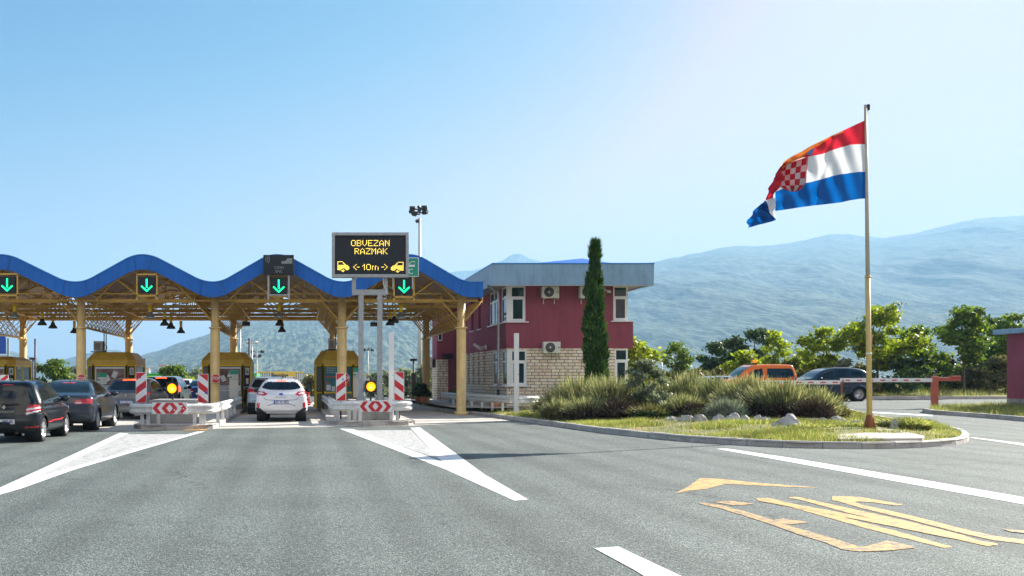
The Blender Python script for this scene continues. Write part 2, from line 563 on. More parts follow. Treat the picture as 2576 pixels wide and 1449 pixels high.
DKSTEEL = simple('dark_weathered_steel', (0.07, 0.06, 0.055), 0.6, metal=0.4, var=0.25)
PANEL = simple('dark_display_glass', (0.006, 0.013, 0.020), 0.28, var=0.3)
SIGNRED = simple('reflective_red', (0.60, 0.018, 0.03), 0.4, var=0.08, dirt=0.06)
SIGNWHITE = simple('reflective_white', (0.78, 0.80, 0.82), 0.4, var=0.05, dirt=0.10)
SIGNGREEN = simple('sign_green', (0.01, 0.30, 0.20), 0.4, var=0.08)
RUSTRED = simple('barrier_red_paint', (0.52, 0.12, 0.085), 0.6, var=0.15, dirt=0.25)
RUST = simple('rusty_steel', (0.30, 0.10, 0.035), 0.8, var=0.4, scale=14, dirt=0.3)
CORRU = simple('corrugated_underside', (0.36, 0.27, 0.19), 0.6, var=0.12, scale=2)
TERRA = simple('terracotta', (0.55, 0.24, 0.12), 0.8, var=0.12)
EM_GREEN = emit('green_arrow_leds', (0.0, 0.9, 0.22), 1.15, (0.02, 0.3, 0.1))
EM_AMBERT = emit('amber_display_leds', (0.95, 0.70, 0.10), 1.1, (0.3, 0.2, 0.05))
EM_BRAKE = emit('lit_brake_light', (1.0, 0.05, 0.01), 2.2, (0.5, 0.01, 0.01))
DIMLED = simple('unlit_display_leds', (0.24, 0.28, 0.28), 0.5, var=0.1)

def glass_mat(name, tint=(0.02, 0.035, 0.045)):
    m, t, b = new_mat(name)
    n = noise(t, 1.7, 4, 0.6)
    r = ramp(t, n.outputs[0], [(0.35, tuple(c * 0.4 for c in tint)), (0.7, tint)])
    L(t, r.outputs[0], b.inputs['Base Color'])
    b.inputs['Roughness'].default_value = 0.04
    b.inputs['Specular IOR Level'].default_value = 0.5
    return m
CARGLASS = glass_mat('tinted_car_glass', (0.015, 0.028, 0.034))
WINGLASS = glass_mat('window_pane', (0.03, 0.06, 0.075))

def clearglass():
    m, t, b = new_mat('greenish_car_glass')
    b.inputs['Base Color'].default_value = (0.35, 0.5, 0.5, 1)
    b.inputs['Roughness'].default_value = 0.02
    b.inputs['Alpha'].default_value = 0.62
    b.inputs['Base Color'].default_value = (0.01, 0.02, 0.022, 1)
    b.inputs['Specular IOR Level'].default_value = 0.8
    return m
CLRGLASS = clearglass()

def carpaint(name, col, metal=0.0):
    m, t, b = new_mat(name)
    n = noise(t, 40, 2, 0.5)
    r = ramp(t, n.outputs[0], [(0.3, tuple(c * 0.9 for c in col)), (0.7, col)])
    L(t, r.outputs[0], b.inputs['Base Color'])
    b.inputs['Roughness'].default_value = 0.28
    b.inputs['Metallic'].default_value = metal
    b.inputs['Coat Weight'].default_value = 0.85
    b.inputs['Specular IOR Level'].default_value = 0.15
    b.inputs['Coat Roughness'].default_value = 0.03
    nb = noise(t, 1.1, 2, 0.5)
    bp = nd(t, 'ShaderNodeBump', Strength=0.05, Distance=0.05)
    L(t, nb.outputs[0], bp.inputs['Height']); L(t, bp.outputs[0], b.inputs['Coat Normal'])
    return m
TYRE = simple('tyre_rubber', (0.018, 0.018, 0.02), 0.85, var=0.2, scale=8)
ALLOY = simple('alloy_rim', (0.62, 0.63, 0.66), 0.3, metal=0.85, var=0.1)
LENSRED = simple('red_lamp_lens', (0.55, 0.01, 0.02), 0.12, var=0.1, coat=1.0)
LENSCLEAR = simple('clear_lamp_lens', (0.75, 0.72, 0.74), 0.12, var=0.1, coat=1.0)
PLATEW = simple('plate_white', (0.72, 0.74, 0.78), 0.4, var=0.04)
PLATEB = simple('plate_blue', (0.02, 0.09, 0.45), 0.4, var=0.04)
CHROME = simple('chrome', (0.8, 0.8, 0.82), 0.12, metal=1.0, var=0.05)
TRIM = simple('grey_bumper_trim', (0.28, 0.29, 0.30), 0.5, var=0.1)

def leaf_mat(name, stops, trans=0.35, rough=0.5, clump=0.9):
    """each leaf its own shade, plus broad clumps of lighter and darker growth"""
    m, t, b = new_mat(name)
    gm = nd(t, 'ShaderNodeNewGeometry')
    r = ramp(t, gm.outputs['Random Per Island'], stops)
    n = noise(t, clump, 3, 0.6)
    r2 = ramp(t, n.outputs[0], [(0.35, 0.6), (0.65, 1.25)])
    c = mixc(t, 1.0, r.outputs[0], r2.outputs[0], 'MULTIPLY')
    L(t, c, b.inputs['Base Color'])
    b.inputs['Roughness'].default_value = rough
    b.inputs['Specular IOR Level'].default_value = 0.25
    tr = nd(t, 'ShaderNodeBsdfTranslucent')
    g = mixc(t, 1.0, c, (1.25, 1.35, 0.75), 'MULTIPLY')
    L(t, g, tr.inputs[0])
    mx = nd(t, 'ShaderNodeMixShader'); mx.inputs[0].default_value = trans
    L(t, b.outputs[0], mx.inputs[1]); L(t, tr.outputs[0], mx.inputs[2])
    L(t, mx.outputs[0], t.nodes['Material Output'].inputs[0])
    return m
LF_LIME = leaf_mat('lime_foliage', [(0, (0.12, 0.17, 0.015)), (0.5, (0.26, 0.34, 0.02)), (1, (0.48, 0.50, 0.05))], 0.45)
LF_MID = leaf_mat('mid_green_foliage', [(0, (0.05, 0.10, 0.02)), (0.5, (0.12, 0.20, 0.03)), (1, (0.28, 0.34, 0.05))], 0.4)
LF_DARK = leaf_mat('dark_foliage', [(0, (0.02, 0.05, 0.02)), (0.6, (0.05, 0.10, 0.035)), (1, (0.14, 0.18, 0.05))], 0.25)
LF_OLIVE = leaf_mat('silvery_olive_foliage', [(0, (0.10, 0.13, 0.08)), (0.5, (0.22, 0.26, 0.18)), (1, (0.42, 0.45, 0.36))], 0.3)
LF_CYP = leaf_mat('cypress_foliage', [(0, (0.015, 0.05, 0.012)), (0.6, (0.04, 0.11, 0.02)), (0.9, (0.10, 0.20, 0.03)), (1, (0.22, 0.22, 0.06))], 0.15, clump=1.8)
LF_LAV = leaf_mat('lavender_stalks', [(0, (0.08, 0.12, 0.05)), (0.4, (0.20, 0.23, 0.11)), (0.7, (0.40, 0.38, 0.22)), (1, (0.62, 0.52, 0.36))], 0.35, clump=1.4)
LF_GREY = leaf_mat('grey_curry_plant', [(0, (0.12, 0.15, 0.12)), (0.5, (0.24, 0.28, 0.24)), (1, (0.42, 0.45, 0.40))], 0.25)
LF_WOOD = leaf_mat('dry_brown_twigs', [(0, (0.03, 0.02, 0.018)), (0.6, (0.07, 0.045, 0.035)), (1, (0.18, 0.13, 0.09))], 0.1)
LF_SCRUB = leaf_mat('dry_scrub', [(0, (0.07, 0.08, 0.03)), (0.5, (0.17, 0.16, 0.06)), (1, (0.32, 0.27, 0.12))], 0.3)
LF_GRASS = leaf_mat('grass_blades', [(0, (0.10, 0.14, 0.03)), (0.4, (0.20, 0.25, 0.06)), (0.7, (0.38, 0.36, 0.14)), (1, (0.58, 0.48, 0.28))], 0.45, clump=0.6)
BARK = simple('bark', (0.12, 0.085, 0.06), 0.9, var=0.3, scale=9, bump=0.5)
ROCK = concrete_mat('limestone_rock', (0.28, 0.27, 0.27), (0.66, 0.64, 0.60), stain=0.85)

# ================================================================== land, roads, mountains
from mathutils.geometry import delaunay_2d_cdt

def land_mat():
    m, t, b = new_mat('dry_meadow')
    n = noise(t, 0.12, 6, 0.7)
    r = ramp(t, n.outputs[0], [(0.3, (0.10, 0.12, 0.035)), (0.5, (0.20, 0.18, 0.07)), (0.7, (0.30, 0.25, 0.12))])
    n2 = noise(t, 4, 5, 0.7)
    r2 = ramp(t, n2.outputs[0], [(0.3, 0.7), (0.7, 1.2)])
    L(t, mixc(t, 1.0, r.outputs[0], r2.outputs[0], 'MULTIPLY'), b.inputs['Base Color'])
    b.inputs['Roughness'].default_value = 0.95
    return m
LAND = land_mat()

def axis_steps(lo, hi, fine_lo, fine_hi, d):
    a = list(np.arange(fine_lo, fine_hi + 0.01, d))
    x = fine_hi; s = d
    while x < hi: s *= 1.35; x += s; a.append(min(x, hi))
    x = fine_lo; s = d
    while x > lo: s *= 1.35; x -= s; a.insert(0, max(x, lo))
    return np.array(a)

xs = axis_steps(-9000, 9000, -40, 60, 1.0)
ys = axis_steps(-60, 11000, -10, 90, 1.0)
def gz(X, Y):
    return ground(X, Y) * (1.0 if Y < 90 else max(0.0, 1 - (Y - 90) / 120.0))
V = np.array([(x, y, gz(x, y) - 0.02) for y in ys for x in xs])
nx, ny = len(xs), len(ys)
Fq = np.array([(j * nx + i, j * nx + i + 1, (j + 1) * nx + i + 1, (j + 1) * nx + i) for j in range(ny - 1) for i in range(nx - 1)])
tag(np_mesh('ground', V, Fq, LAND, smooth=True), kind='structure')

FARKERB = 53.0
# asphalt plaza
xs = np.arange(-60, 75.01, 1.0); ys = np.arange(-12, 125.01, 1.0)
vid = {}; V = []; Fl = []
def vtx(i, j):
    if (i, j) not in vid:
        vid[(i, j)] = len(V); V.append((xs[i], ys[j], ground(xs[i], ys[j])))
    return vid[(i, j)]
for j in range(len(ys) - 1):
    for i in range(len(xs) - 1):
        x, y = xs[i] + .5, ys[j] + .5
        if (x < 9 and y < 125) or y < FARKERB:
            Fl.append((vtx(i, j), vtx(i + 1, j), vtx(i + 1, j + 1), vtx(i, j + 1)))
tag(np_mesh('road', np.array(V), np.array(Fl), ASPH, smooth=True), kind='structure')

def inside(P, poly):
    x, y = P; c = False; n = len(poly)
    for i in range(n):
        x1, y1 = poly[i][0], poly[i][1]; x2, y2 = poly[(i + 1) % n][0], poly[(i + 1) % n][1]
        if (y1 > y) != (y2 > y) and x < (x2 - x1) * (y - y1) / (y2 - y1) + x1: c = not c
    return c

def sheet(name, outline, mat, up=0.006, step=None, hfun=None, mb=None, kind='structure', solid=0.0):
    """fills an outline on the land; with step, adds inner points so that it can follow a height function"""
    pts = [(p[0], p[1]) for p in outline]
    n = len(pts)
    inner = []
    if step:
        x0, x1 = min(p[0] for p in pts), max(p[0] for p in pts)
        y0, y1 = min(p[1] for p in pts), max(p[1] for p in pts)
        rr = random.Random(3)
        for x in np.arange(x0, x1, step):
            for y in np.arange(y0, y1, step):
                q = (x + rr.uniform(-.2, .2) * step, y + rr.uniform(-.2, .2) * step)
                if inside(q, pts): inner.append(q)
    co = [Vector(p) for p in pts + inner]
    vo, eo, fo, _, _, _ = delaunay_2d_cdt(co, [(i, (i + 1) % n) for i in range(n)], [], 1, 1e-5)
    h = hfun or (lambda x, y: ground(x, y) + up)
    vs = [(v.x, v.y, h(v.x, v.y)) for v in vo]
    if mb is not None:
        mb.add(vs, [list(f) for f in fo]); return None
    m = MB(); m.smooth = True; m.add(vs, [list(f) for f in fo])
    o = m.build(name, mat)
    if kind: tag(o, kind=kind)
    return o

# concrete lanes through the toll plaza
ap = [G(-260, 1090), G(0, 1089), G(320, 1084), G(520, 1079), G(830, 1074), G(1040, 1071), G(1290, 1059.5)]
ap = [(p.x, p.y) for p in ap] + [(7.2, 44), (6.2, 60), (6.2, 66), (-40, 66), (-40, 29)]
sheet('concrete_lanes_pavement', ap, CONC, 0.006)
# slab joints
mb = MB()
for y in (36.5, 42.0, 47.5, 53.0, 58.5):
    mb.box(-38, 6.2, y - 0.02, y + 0.02, 0.007, 0.010)
tag(mb.build('pavement_joints', simple('joint_bitumen', (0.05, 0.05, 0.05), 0.8)), kind='structure')

# ---- painted markings
def marks(name, polys, mat, up=0.004):
    mb = MB()
    for k, P in enumerate(polys):
        pts = [G(*p) for p in P]
        sheet(None, [(p.x, p.y) for p in pts], mat, up + .0005 * k, mb=mb)
    return tag(mb.build(name, mat), kind='structure')
marks('white_road_markings', [
    [(301, 1089), (324, 1090.5), (69, 1211), (100, 1198), (495, 1086), (517, 1085), (330, 1139), (180, 1184), (53, 1229.5), (-60, 1262), (-60, 1243), (0, 1227), (150, 1159)],
    [(854, 1078.5), (889, 1080), (1111, 1161), (1032, 1076.5), (1056, 1075.4), (1130, 1129), (1217, 1193), (1328, 1257), (1294, 1260), (1122, 1182), (980, 1127)],
    [(1800, 1129), (1830, 1129), (2000, 1154), (2300, 1204), (2600, 1256), (2600, 1274), (2300, 1220), (2000, 1165)],
    [(1494, 1380), (1555, 1376), (1640, 1416), (1850, 1515), (1750, 1530), (1590, 1432)],
    [(2438, 1101), (2450, 1101), (2600, 1119), (2600, 1125)],
], WHITEPAINT)
marks('hatched_road_markings', [
    [(322, 1092.5), (470, 1092.5), (96, 1198.5), (76, 1205)],
    [(893, 1083), (1034, 1082), (1108, 1157), (1000, 1120)],
], HATCHPAINT, 0.0035)
marks('far_lane_lines', [
    [(2190, 1036), (2345, 1044), (2345, 1047), (2190, 1038.5)],
    [(2495, 1048.5), (2600, 1058), (2600, 1062), (2495, 1050.5)],
], WHITEPAINT)
def Z3(pts): return [(1480 + .4251 * u, 1106 + .4251 * v) for u, v in pts]
def stroke(c, w):
    """ribbon of half height w rows around a centre line"""
    up = [(u, v - k) for (u, v), k in zip(c, w)]; dn = [(u, v + k) for (u, v), k in zip(c, w)]
    return Z3(up + dn[::-1])
YELLOWS = [
    Z3([(508, 318), (575, 288), (660, 229), (760, 231), (1000, 256), (1370, 286), (1150, 279), (960, 269), (815, 262), (700, 290), (600, 303)]),
    stroke([(650, 376), (770, 396), (900, 432), (1060, 482), (1240, 545), (1400, 592), (1500, 628), (1600, 650), (1760, 645), (1930, 640)], [4, 10, 13, 15, 17, 19, 24, 15, 16, 3]),
    Z3([(750, 372), (830, 362), (985, 382), (860, 392)]), Z3([(1080, 480), (1150, 470), (1310, 492), (1180, 506)]),
    Z3([(1620, 640), (1770, 600), (1900, 630), (1930, 642), (1760, 660), (1620, 664)]),
    stroke([(992, 352), (1060, 354), (1300, 415), (1600, 500), (1850, 565), (2100, 632), (2146, 636)], [3, 9, 14, 15, 15, 10, 4]),
    stroke([(1185, 345), (1240, 347), (1500, 412), (1900, 505), (2200, 580), (2360, 622), (2420, 622)], [3, 7, 14, 18, 17, 10, 4]),
    stroke([(1440, 348), (1480, 352), (1620, 398), (1900, 462), (2200, 540), (2400, 585), (2620, 612)], [12, 15, 11, 13, 14, 13, 12]),
    Z3([(1440, 345), (1480, 338), (1600, 340), (1860, 386), (1820, 393), (1680, 372), (1590, 368), (1560, 372), (1470, 362)]),
    Z3([(2440, 530), (2620, 545), (2620, 562), (2500, 548)]),
]
YELLOWS.insert(9, stroke([(1000, 355), (1300, 408), (1600, 466), (1850, 515), (2100, 567), (2400, 622)], [8, 10, 11, 11, 11, 7]))
marks('yellow_road_markings', [YELLOWS[0]] + YELLOWS[5:10], YELPAINT)
marks('worn_yellow_road_markings', YELLOWS[1:5] + YELLOWS[10:], WORNYEL, 0.0055)

# ---- kerbs
def kerb(name, line, w=0.17, h=0.15, base=None, seg=0.98, side=1, mat=KERB, seed=1, close=False):
    """row of kerb stones laid along a line (the line is the road-side foot)"""
    P = [Vector((p[0], p[1])) for p in line]
    if close: P.append(P[0].copy())
    d = [0]
    for a, b in zip(P[:-1], P[1:]): d.append(d[-1] + (b - a).length)
    def at(s):
        s = max(0, min(d[-1], s))
        for i in range(len(P) - 1):
            if s <= d[i + 1] + 1e-9:
                return P[i].lerp(P[i + 1], (s - d[i]) / max(1e-9, d[i + 1] - d[i]))
        return P[-1]
    mb = MB(); rr = random.Random(seed); n = max(1, round(d[-1] / seg)); L_ = d[-1] / n
    for k in range(n):
        a, b = at(k * L_ + 0.008), at((k + 1) * L_ - 0.008)
        t = (b - a).normalized(); nn = Vector((-t.y, t.x)) * side
        dz = rr.uniform(-0.006, 0.006); jo = rr.uniform(-0.006, 0.006)
        a = a + nn * jo; b = b + nn * jo
        prof = [(0, -0.05), (0.008, h - 0.03), (0.035, h), (w - 0.01, h), (w, h - 0.015), (w, -0.05)]
        vs = []
        for q in (a, b):
            g = ground(q.x, q.y)
            for (o, z) in prof: vs.append((q.x + nn.x * o, q.y + nn.y * o, g + z + (dz if z > 0 else 0)))
        m = len(prof)
        mb.add(vs, [list(range(m)), list(range(m, 2 * m))[::-1]] + [(i, m + i, m + (i + 1) % m, (i + 1) % m) for i in range(m)])
    return tag(mb.build(name, mat), kind='structure')

front = [(1085, 1031), (1150, 1039.5), (1220, 1048), (1290, 1057.5), (1400, 1073), (1500, 1087), (1600, 1098.5), (1700, 1108.5), (1800, 1116), (1900, 1122), (2000, 1126.5), (2100, 1128.5), (2200, 1129), (2300, 1127), (2380, 1122), (2425, 1115.5), (2437, 1107)]
tipback = [(2434, 1098), (2405, 1088), (2340, 1077), (2260, 1064), (2180, 1049), (2130, 1035), (2090, 1024)]
fr = [G(*p) for p in front]; tb = [G(*p) for p in tipback]
FR = catmull([(p.x, p.y, 0) for p in [Vector((6.2, 58, 0))] + fr + tb], 4)
VERGE = [(p.x, p.y) for p in FR] + [(15.5, 47), (15.2, 62), (6.4, 62)]
kerb('verge_kerb', [(p.x, p.y) for p in FR], side=1, seed=4, seg=0.8)

def edge_dist(x, y, poly):
    best = 1e9; p = Vector((x, y))
    for i in range(len(poly)):
        a = Vector(poly[i][:2]); b = Vector(poly[(i + 1) % len(poly)][:2]); ab = b - a
        t = max(0, min(1, (p - a).dot(ab) / max(1e-9, ab.length_squared)))
        best = min(best, (p - a - ab * t).length)
    return best
def verge_h(x, y):
    e = edge_dist(x, y, VERGE)
    return ground(x, y) + 0.115 + 0.14 * sstep((e - 0.2) / 3.5) + 0.03 * float(vnoise(np.float64(x * 1.3), np.float64(y * 1.3), 5)) * sstep(e)
def verge_mat():
    m, t, b = new_mat('verge_soil_and_turf')
    n = noise(t, 0.9, 6, 0.7)
    r = ramp(t, n.outputs[0], [(0.38, (0.13, 0.15, 0.035)), (0.52, (0.24, 0.22, 0.08)), (0.66, (0.42, 0.30, 0.17))])
    n2 = noise(t, 19, 4, 0.7)
    r2 = ramp(t, n2.outputs[0], [(0.3, 0.6), (0.7, 1.25)])
    L(t, mixc(t, 1.0, r.outputs[0], r2.outputs[0], 'MULTIPLY'), b.inputs['Base Color'])
    b.inputs['Roughness'].default_value = 0.95
    bp = nd(t, 'ShaderNodeBump', Strength=0.8, Distance=0.05); L(t, n2.outputs[0], bp.inputs['Height']); L(t, bp.outputs[0], b.inputs['Normal'])
    return m
TURF = verge_mat()
sheet('verge_ground', VERGE, TURF, step=0.6, hfun=verge_h)
# paved strip beside the building, next to the right hand lane
sheet('building_pavement', [(6.6, 43.2), (8.2, 41.6), (9.3, 43.4), (9.3, 62), (6.5, 62)], CONC, hfun=lambda x, y: 0.30)

# concrete pad under the flagpole
pad = [G(2085, 1090, .17), G(2190, 1081, .17), G(2245, 1083, .17), (G(2325, 1100, .17)), (G(2320, 1106, .17)), G(2110, 1107, .17)]
mb = MB(); mb.prism([(p.x, p.y, p.z - 0.10) for p in pad], (0, 0, 0.135))
tag(mb.build('flagpole_pad_pavement', CONC), kind='structure')

# island of the barrier and the far kerb
bi = [G(2318, 1037), G(2345, 1042), G(2420, 1047), G(2520, 1055), G(2620, 1064)]
BI = [(p.x, p.y) for p in bi] + [(bi[-1].x + 4, 36), (34, 44)] + [(G(2560, 1022).x, G(2560, 1022).y), (G(2350, 1029).x, G(2350, 1029).y)]
kerb('barrier_island_kerb', [(p.x, p.y) for p in [bi[0]] + bi[1:]], side=1, seed=6)
sheet('barrier_island_ground', BI, TURF, step=1.0, hfun=lambda x, y: ground(x, y) + 0.13)
kerb('far_kerb', [(15.5, FARKERB), (60, FARKERB)], side=1, seed=8, h=0.16)
def far_h(x, y): return ground(x, y) + 0.14 + 0.2 * sstep((y - 53) / 14)
sheet('far_verge_ground', [(15.5, FARKERB + .1), (70, FARKERB + .1), (70, 95), (15.5, 95)], TURF, step=2.0, hfun=far_h)

# ---- traffic islands between the lanes
def island(name, outline, h=0.15, seed=1):
    kerb(name + '_kerb', outline, side=1, seed=seed, close=True, h=h, seg=0.8)
    o = sheet(name + '_pavement', outline, CONC, hfun=lambda x, y: h - 0.012)
ISL = {}
def isl_outline(xl, xr, yn, ye, r=0.9, skew=0.0):
    pts = []
    for k in range(7):
        a = PI + k * PI / 12
        pts.append((xl + r + r * math.cos(a), yn + r + r * math.sin(a) + skew))
    for k in range(7):
        a = 1.5 * PI + k * PI / 12
        pts.append((xr - r + r * math.cos(a), yn + r + r * math.sin(a)))
    return pts + [(xr, ye), (xl, ye)]
island('left_island', isl_outline(-5.10, -2.55, 29.6, 60), seed=11)
island('middle_island', isl_outline(0.95, 3.85, 32.3, 60), seed=12)
island('far_left_island', isl_outline(-10.6, -8.1, 34.0, 60), seed=13)
island('outer_left_island', isl_outline(-16.3, -13.8, 34.0, 60), seed=14)

# ---- mountains
def mountain_mat(name, rocky, lo, hi, slope):
    """scrub with pale limestone showing through; rock grows more common with height"""
    m, t, b = new_mat(name)
    tc = nd(t, 'ShaderNodeTexCoord')
    mpp = nd(t, 'ShaderNodeMapping'); L(t, tc.outputs['Object'], mpp.inputs[0]); mpp.inputs['Scale'].default_value = (1.5, 0.17, 0.30)
    n1 = noise(t, 0.005, 8, 0.68, vec=mpp.outputs[0])
    n2 = noise(t, 0.075, 6, 0.72, vec=mpp.outputs[0])
    n3 = noise(t, 0.0016, 4, 0.6, vec=tc.outputs['Object'])
    sx = nd(t, 'ShaderNodeSeparateXYZ'); L(t, tc.outputs['Object'], sx.inputs[0])
    hz = nd(t, 'ShaderNodeMapRange'); L(t, sx.outputs[2], hz.inputs[0])
    hz.inputs[1].default_value = lo; hz.inputs[2].default_value = hi
    hz.inputs[3].default_value = -slope; hz.inputs[4].default_value = slope
    a = nd(t, 'ShaderNodeMath', operation='ADD'); L(t, n1.outputs[0], a.inputs[0]); L(t, hz.outputs[0], a.inputs[1])
    a2 = nd(t, 'ShaderNodeMath', operation='MULTIPLY_ADD'); L(t, n2.outputs[0], a2.inputs[0]); a2.inputs[1].default_value = 1.2; L(t, a.outputs[0], a2.inputs[2])
    a3 = nd(t, 'ShaderNodeMath', operation='MULTIPLY_ADD'); L(t, n3.outputs[0], a3.inputs[0]); a3.inputs[1].default_value = 0.35; L(t, a2.outputs[0], a3.inputs[2])
    rock = ramp(t, a3.outputs[0], [(rocky, 0.0), (rocky + 0.04, 1.0)])
    sc = ramp(t, n2.outputs[0], [(0.43, (0.012, 0.026, 0.022)), (0.5, (0.06, 0.085, 0.06)), (0.57, (0.17, 0.19, 0.13))])
    c = mixc(t, rock.outputs[0], sc.outputs[0], (0.85, 0.80, 0.74))
    L(t, c, b.inputs['Base Color'])
    b.inputs['Roughness'].default_value = 1.0
    b.inputs['Specular IOR Level'].default_value = 0.1
    bp = nd(t, 'ShaderNodeBump', Strength=0.45, Distance=14.0); L(t, n2.outputs[0], bp.inputs['Height']); L(t, bp.outputs[0], b.inputs['Normal'])
    return m

def mountain(name, ridge, yr, yf, mat, x0, x1, nxr=900, nt=130, amp=1.0, seed=1, power=1.15):
    px = np.linspace(x0, x1, nxr)
    ry = np.interp(px, [p[0] for p in ridge], [p[1] for p in ridge])
    k = np.array([1, 2, 3, 2, 1.]) / 9
    ry = np.convolve(np.pad(ry, 2, mode='edge'), k, 'valid')
    if isinstance(yr, (list, tuple)): yr = np.interp(px, [q[0] for q in yr], [q[1] for q in yr])
    else: yr = np.full_like(px, yr)
    zr = EYE + (HY - ry) * yr / F
    tt = np.concatenate([np.linspace(0, 1, nt), np.linspace(1.02, 1.35, 14)])
    PX, TT = np.meshgrid(px, tt)
    RZ_ = np.interp(PX.ravel(), px, zr).reshape(PX.shape)
    Y = yf + (yr[None, :] - yf) * TT
    X = (PX - CX) / F * Y
    # lateral spurs: ridge line swings a little in depth
    base = np.where(TT <= 1, np.power(np.clip(TT, 0, 1), power), 1 - (TT - 1) * 1.4) * RZ_
    env = np.clip(4 * TT * (1 - TT), 0, 1)
    spur = (fbm(X / 620., Y / 2600., 5, seed, True) - 0.62) * 170 * amp * env * np.clip(RZ_ / 500, 0.15, 1.4)
    fine = (fbm(X / 120., Y / 420., 4, seed + 9, True) - 0.6) * 8 * amp * np.clip(TT * 3, 0, 1)
    edge = (fbm(X / 60., Y / 2000., 4, seed + 21) - 0.47) * 14 * amp * np.exp(-((TT - 1) / 0.06) ** 2)
    Z = base + spur + fine * np.where(TT > 0.96, 0.35, 1.0) + edge - 3
    V = np.stack([X, Y, Z], -1).reshape(-1, 3)
    n, m = PX.shape[1], PX.shape[0]
    j, i = np.meshgrid(np.arange(m - 1), np.arange(n - 1), indexing='ij')
    a = (j * n + i).ravel()
    Fq = np.stack([a, a + 1, a + n + 1, a + n], -1)
    return tag(np_mesh(name, V, Fq, mat, smooth=True), kind='structure')

MT1 = mountain_mat('scrub_and_limestone', 1.315, 60, 760, 0.13)
MT2 = mountain_mat('bare_limestone', 1.22, 200, 1400, 0.10)
MT3 = mountain_mat('low_hill_scrub', 1.33, 0, 300, 0.04)
mountain('near_mountain', [(-300, 952), (250, 950), (330, 905), (344, 894), (400, 880), (430, 866), (470, 852), (500, 845), (530, 838), (560, 822), (600, 806), (640, 800), (700, 790), (760, 775), (850, 762), (950, 742), (1060, 722), (1180, 705), (1300, 690), (1420, 672), (1560, 661), (1640, 659), (1700, 646), (1760, 634), (1820, 621), (1870, 617), (1900, 618), (1960, 613), (1990, 609), (2040, 598), (2090, 588), (2150, 590), (2220, 598), (2270, 590), (2310, 583), (2360, 572), (2400, 560), (2450, 549), (2500, 546), (2575, 540), (2700, 530), (3000, 520)],
         [(300, 3000), (700, 3600), (1200, 4300), (1800, 5000), (2950, 5300)], 1400, MT1, 250, 2950, 1100, 170, seed=3)
mountain('far_mountain_ridge', [(470, 935), (520, 870), (600, 810), (700, 765), (800, 730), (843, 716), (884, 709), (940, 705), (990, 706), (1050, 700), (1110, 690), (1150, 682), (1200, 677), (1240, 662), (1262, 655), (1285, 641), (1303, 636), (1318, 640), (1332, 649), (1350, 652), (1372, 658), (1420, 664), (1500, 668), (1640, 668), (1900, 700)],
         6600, 5400, MT2, 470, 1900, 500, 60, seed=8, amp=1.3)
mountain('low_hills', [(-300, 872), (-60, 876), (0, 881), (30, 880), (75, 896), (110, 916), (150, 906), (205, 888), (260, 879), (300, 882), (345, 893), (500, 900), (700, 930)],
         3900, 2600, MT3, -300, 700, 400, 50, seed=14)

# ---- wooded rise added unseen behind the viewer to darken reflections in windows and paintwork
xsb = np.linspace(-260, 260, 260); vs_ = []
rowsb = [(-55, 0.0), (-57, .35), (-59, .7), (-63, .93), (-68, 1.0), (-80, .8), (-95, .0)]
for (yy, hh) in rowsb:
    hgt_ = hh * (3 + 4 * vnoise(xsb / 9., np.full_like(xsb, yy / 9.), 4) + 3 * vnoise(xsb / 2.5, np.full_like(xsb, yy / 3.), 7))
    vs_ += [(x + 1.5 * float(vnoise(np.float64(x), np.float64(yy), 2)), yy, z - .1) for x, z in zip(xsb, hgt_)]
nb_ = len(xsb)
fb_ = np.array([(j * nb_ + i, j * nb_ + i + 1, (j + 1) * nb_ + i + 1, (j + 1) * nb_ + i) for j in range(len(rowsb) - 1) for i in range(nb_ - 1)])
tag(np_mesh('added_woodland', np.array(vs_), fb_, simple('woodland_green', (.035, .05, .02), .95, var=.6, scale=.8, bump=1.0, bscale=1.5), smooth=True), kind='stuff')

# ---- air
hz = MB(); hz.box(-9500, 9500, -80, 10500, -6, 1000)
hm = bpy.data.materials.new('air_haze'); hm.use_nodes = True
ht = hm.node_tree; ht.nodes.clear()
pv = ht.nodes.new('ShaderNodeVolumePrincipled')
pv.inputs['Color'].default_value = (0.36, 0.66, 0.98, 1)
pv.inputs['Density'].default_value = 1.9e-4
pv.inputs['Anisotropy'].default_value = 0.12
hmo = ht.nodes.new('ShaderNodeOutputMaterial'); ht.links.new(pv.outputs[0], hmo.inputs['Volume'])
MATS['air_haze'] = hm
tag(hz.build('haze', hm), kind='stuff')

# ================================================================== toll canopy
YF, YB = 42.0, 53.7
COLX = [-14.95, -9.24, -3.58, 1.78, 6.82]
S_ = F / YF
def cz(y, Y=YF): return EYE - (y - HY) * Y / F
def cx(x, Y=YF): return (x - CX) * Y / F
PK = [(-15.2, 0), (-12.35, 1), (-9.24, 0), (-6.5, 1), (-3.58, 0), (-0.95, 1), (1.78, 0), (4.5, 1), (7.1, 0)]
def wave(X, lo, hi):
    """height of the roof edge across the lanes: rounded crests and troughs joined by straight slopes"""
    if X >= 7.1: return lo
    for (a, va), (b, vb) in zip(PK[:-1], PK[1:]):
        if a <= X <= b:
            t = (X - a) / (b - a)
            # straight middle, rounded ends
            k = 0.26
            g = 1 / (1 - k)
            if t < k: s = g * t * t / (2 * k)
            elif t > 1 - k: s = 1 - g * (1 - t) ** 2 / (2 * k)
            else: s = g * (t - k / 2)
            return lo + (hi - lo) * (va + (vb - va) * s)
    a = PK[0][0]
    return lo + (hi - lo) * (0.5 - 0.5 * math.cos(PI * (a - X) / 2.8))
WX = list(np.arange(-21.0, 7.66, 0.12))
TOPv = (cz(716), cz(649)); BOTv = (cz(752.5), cz(684.5))
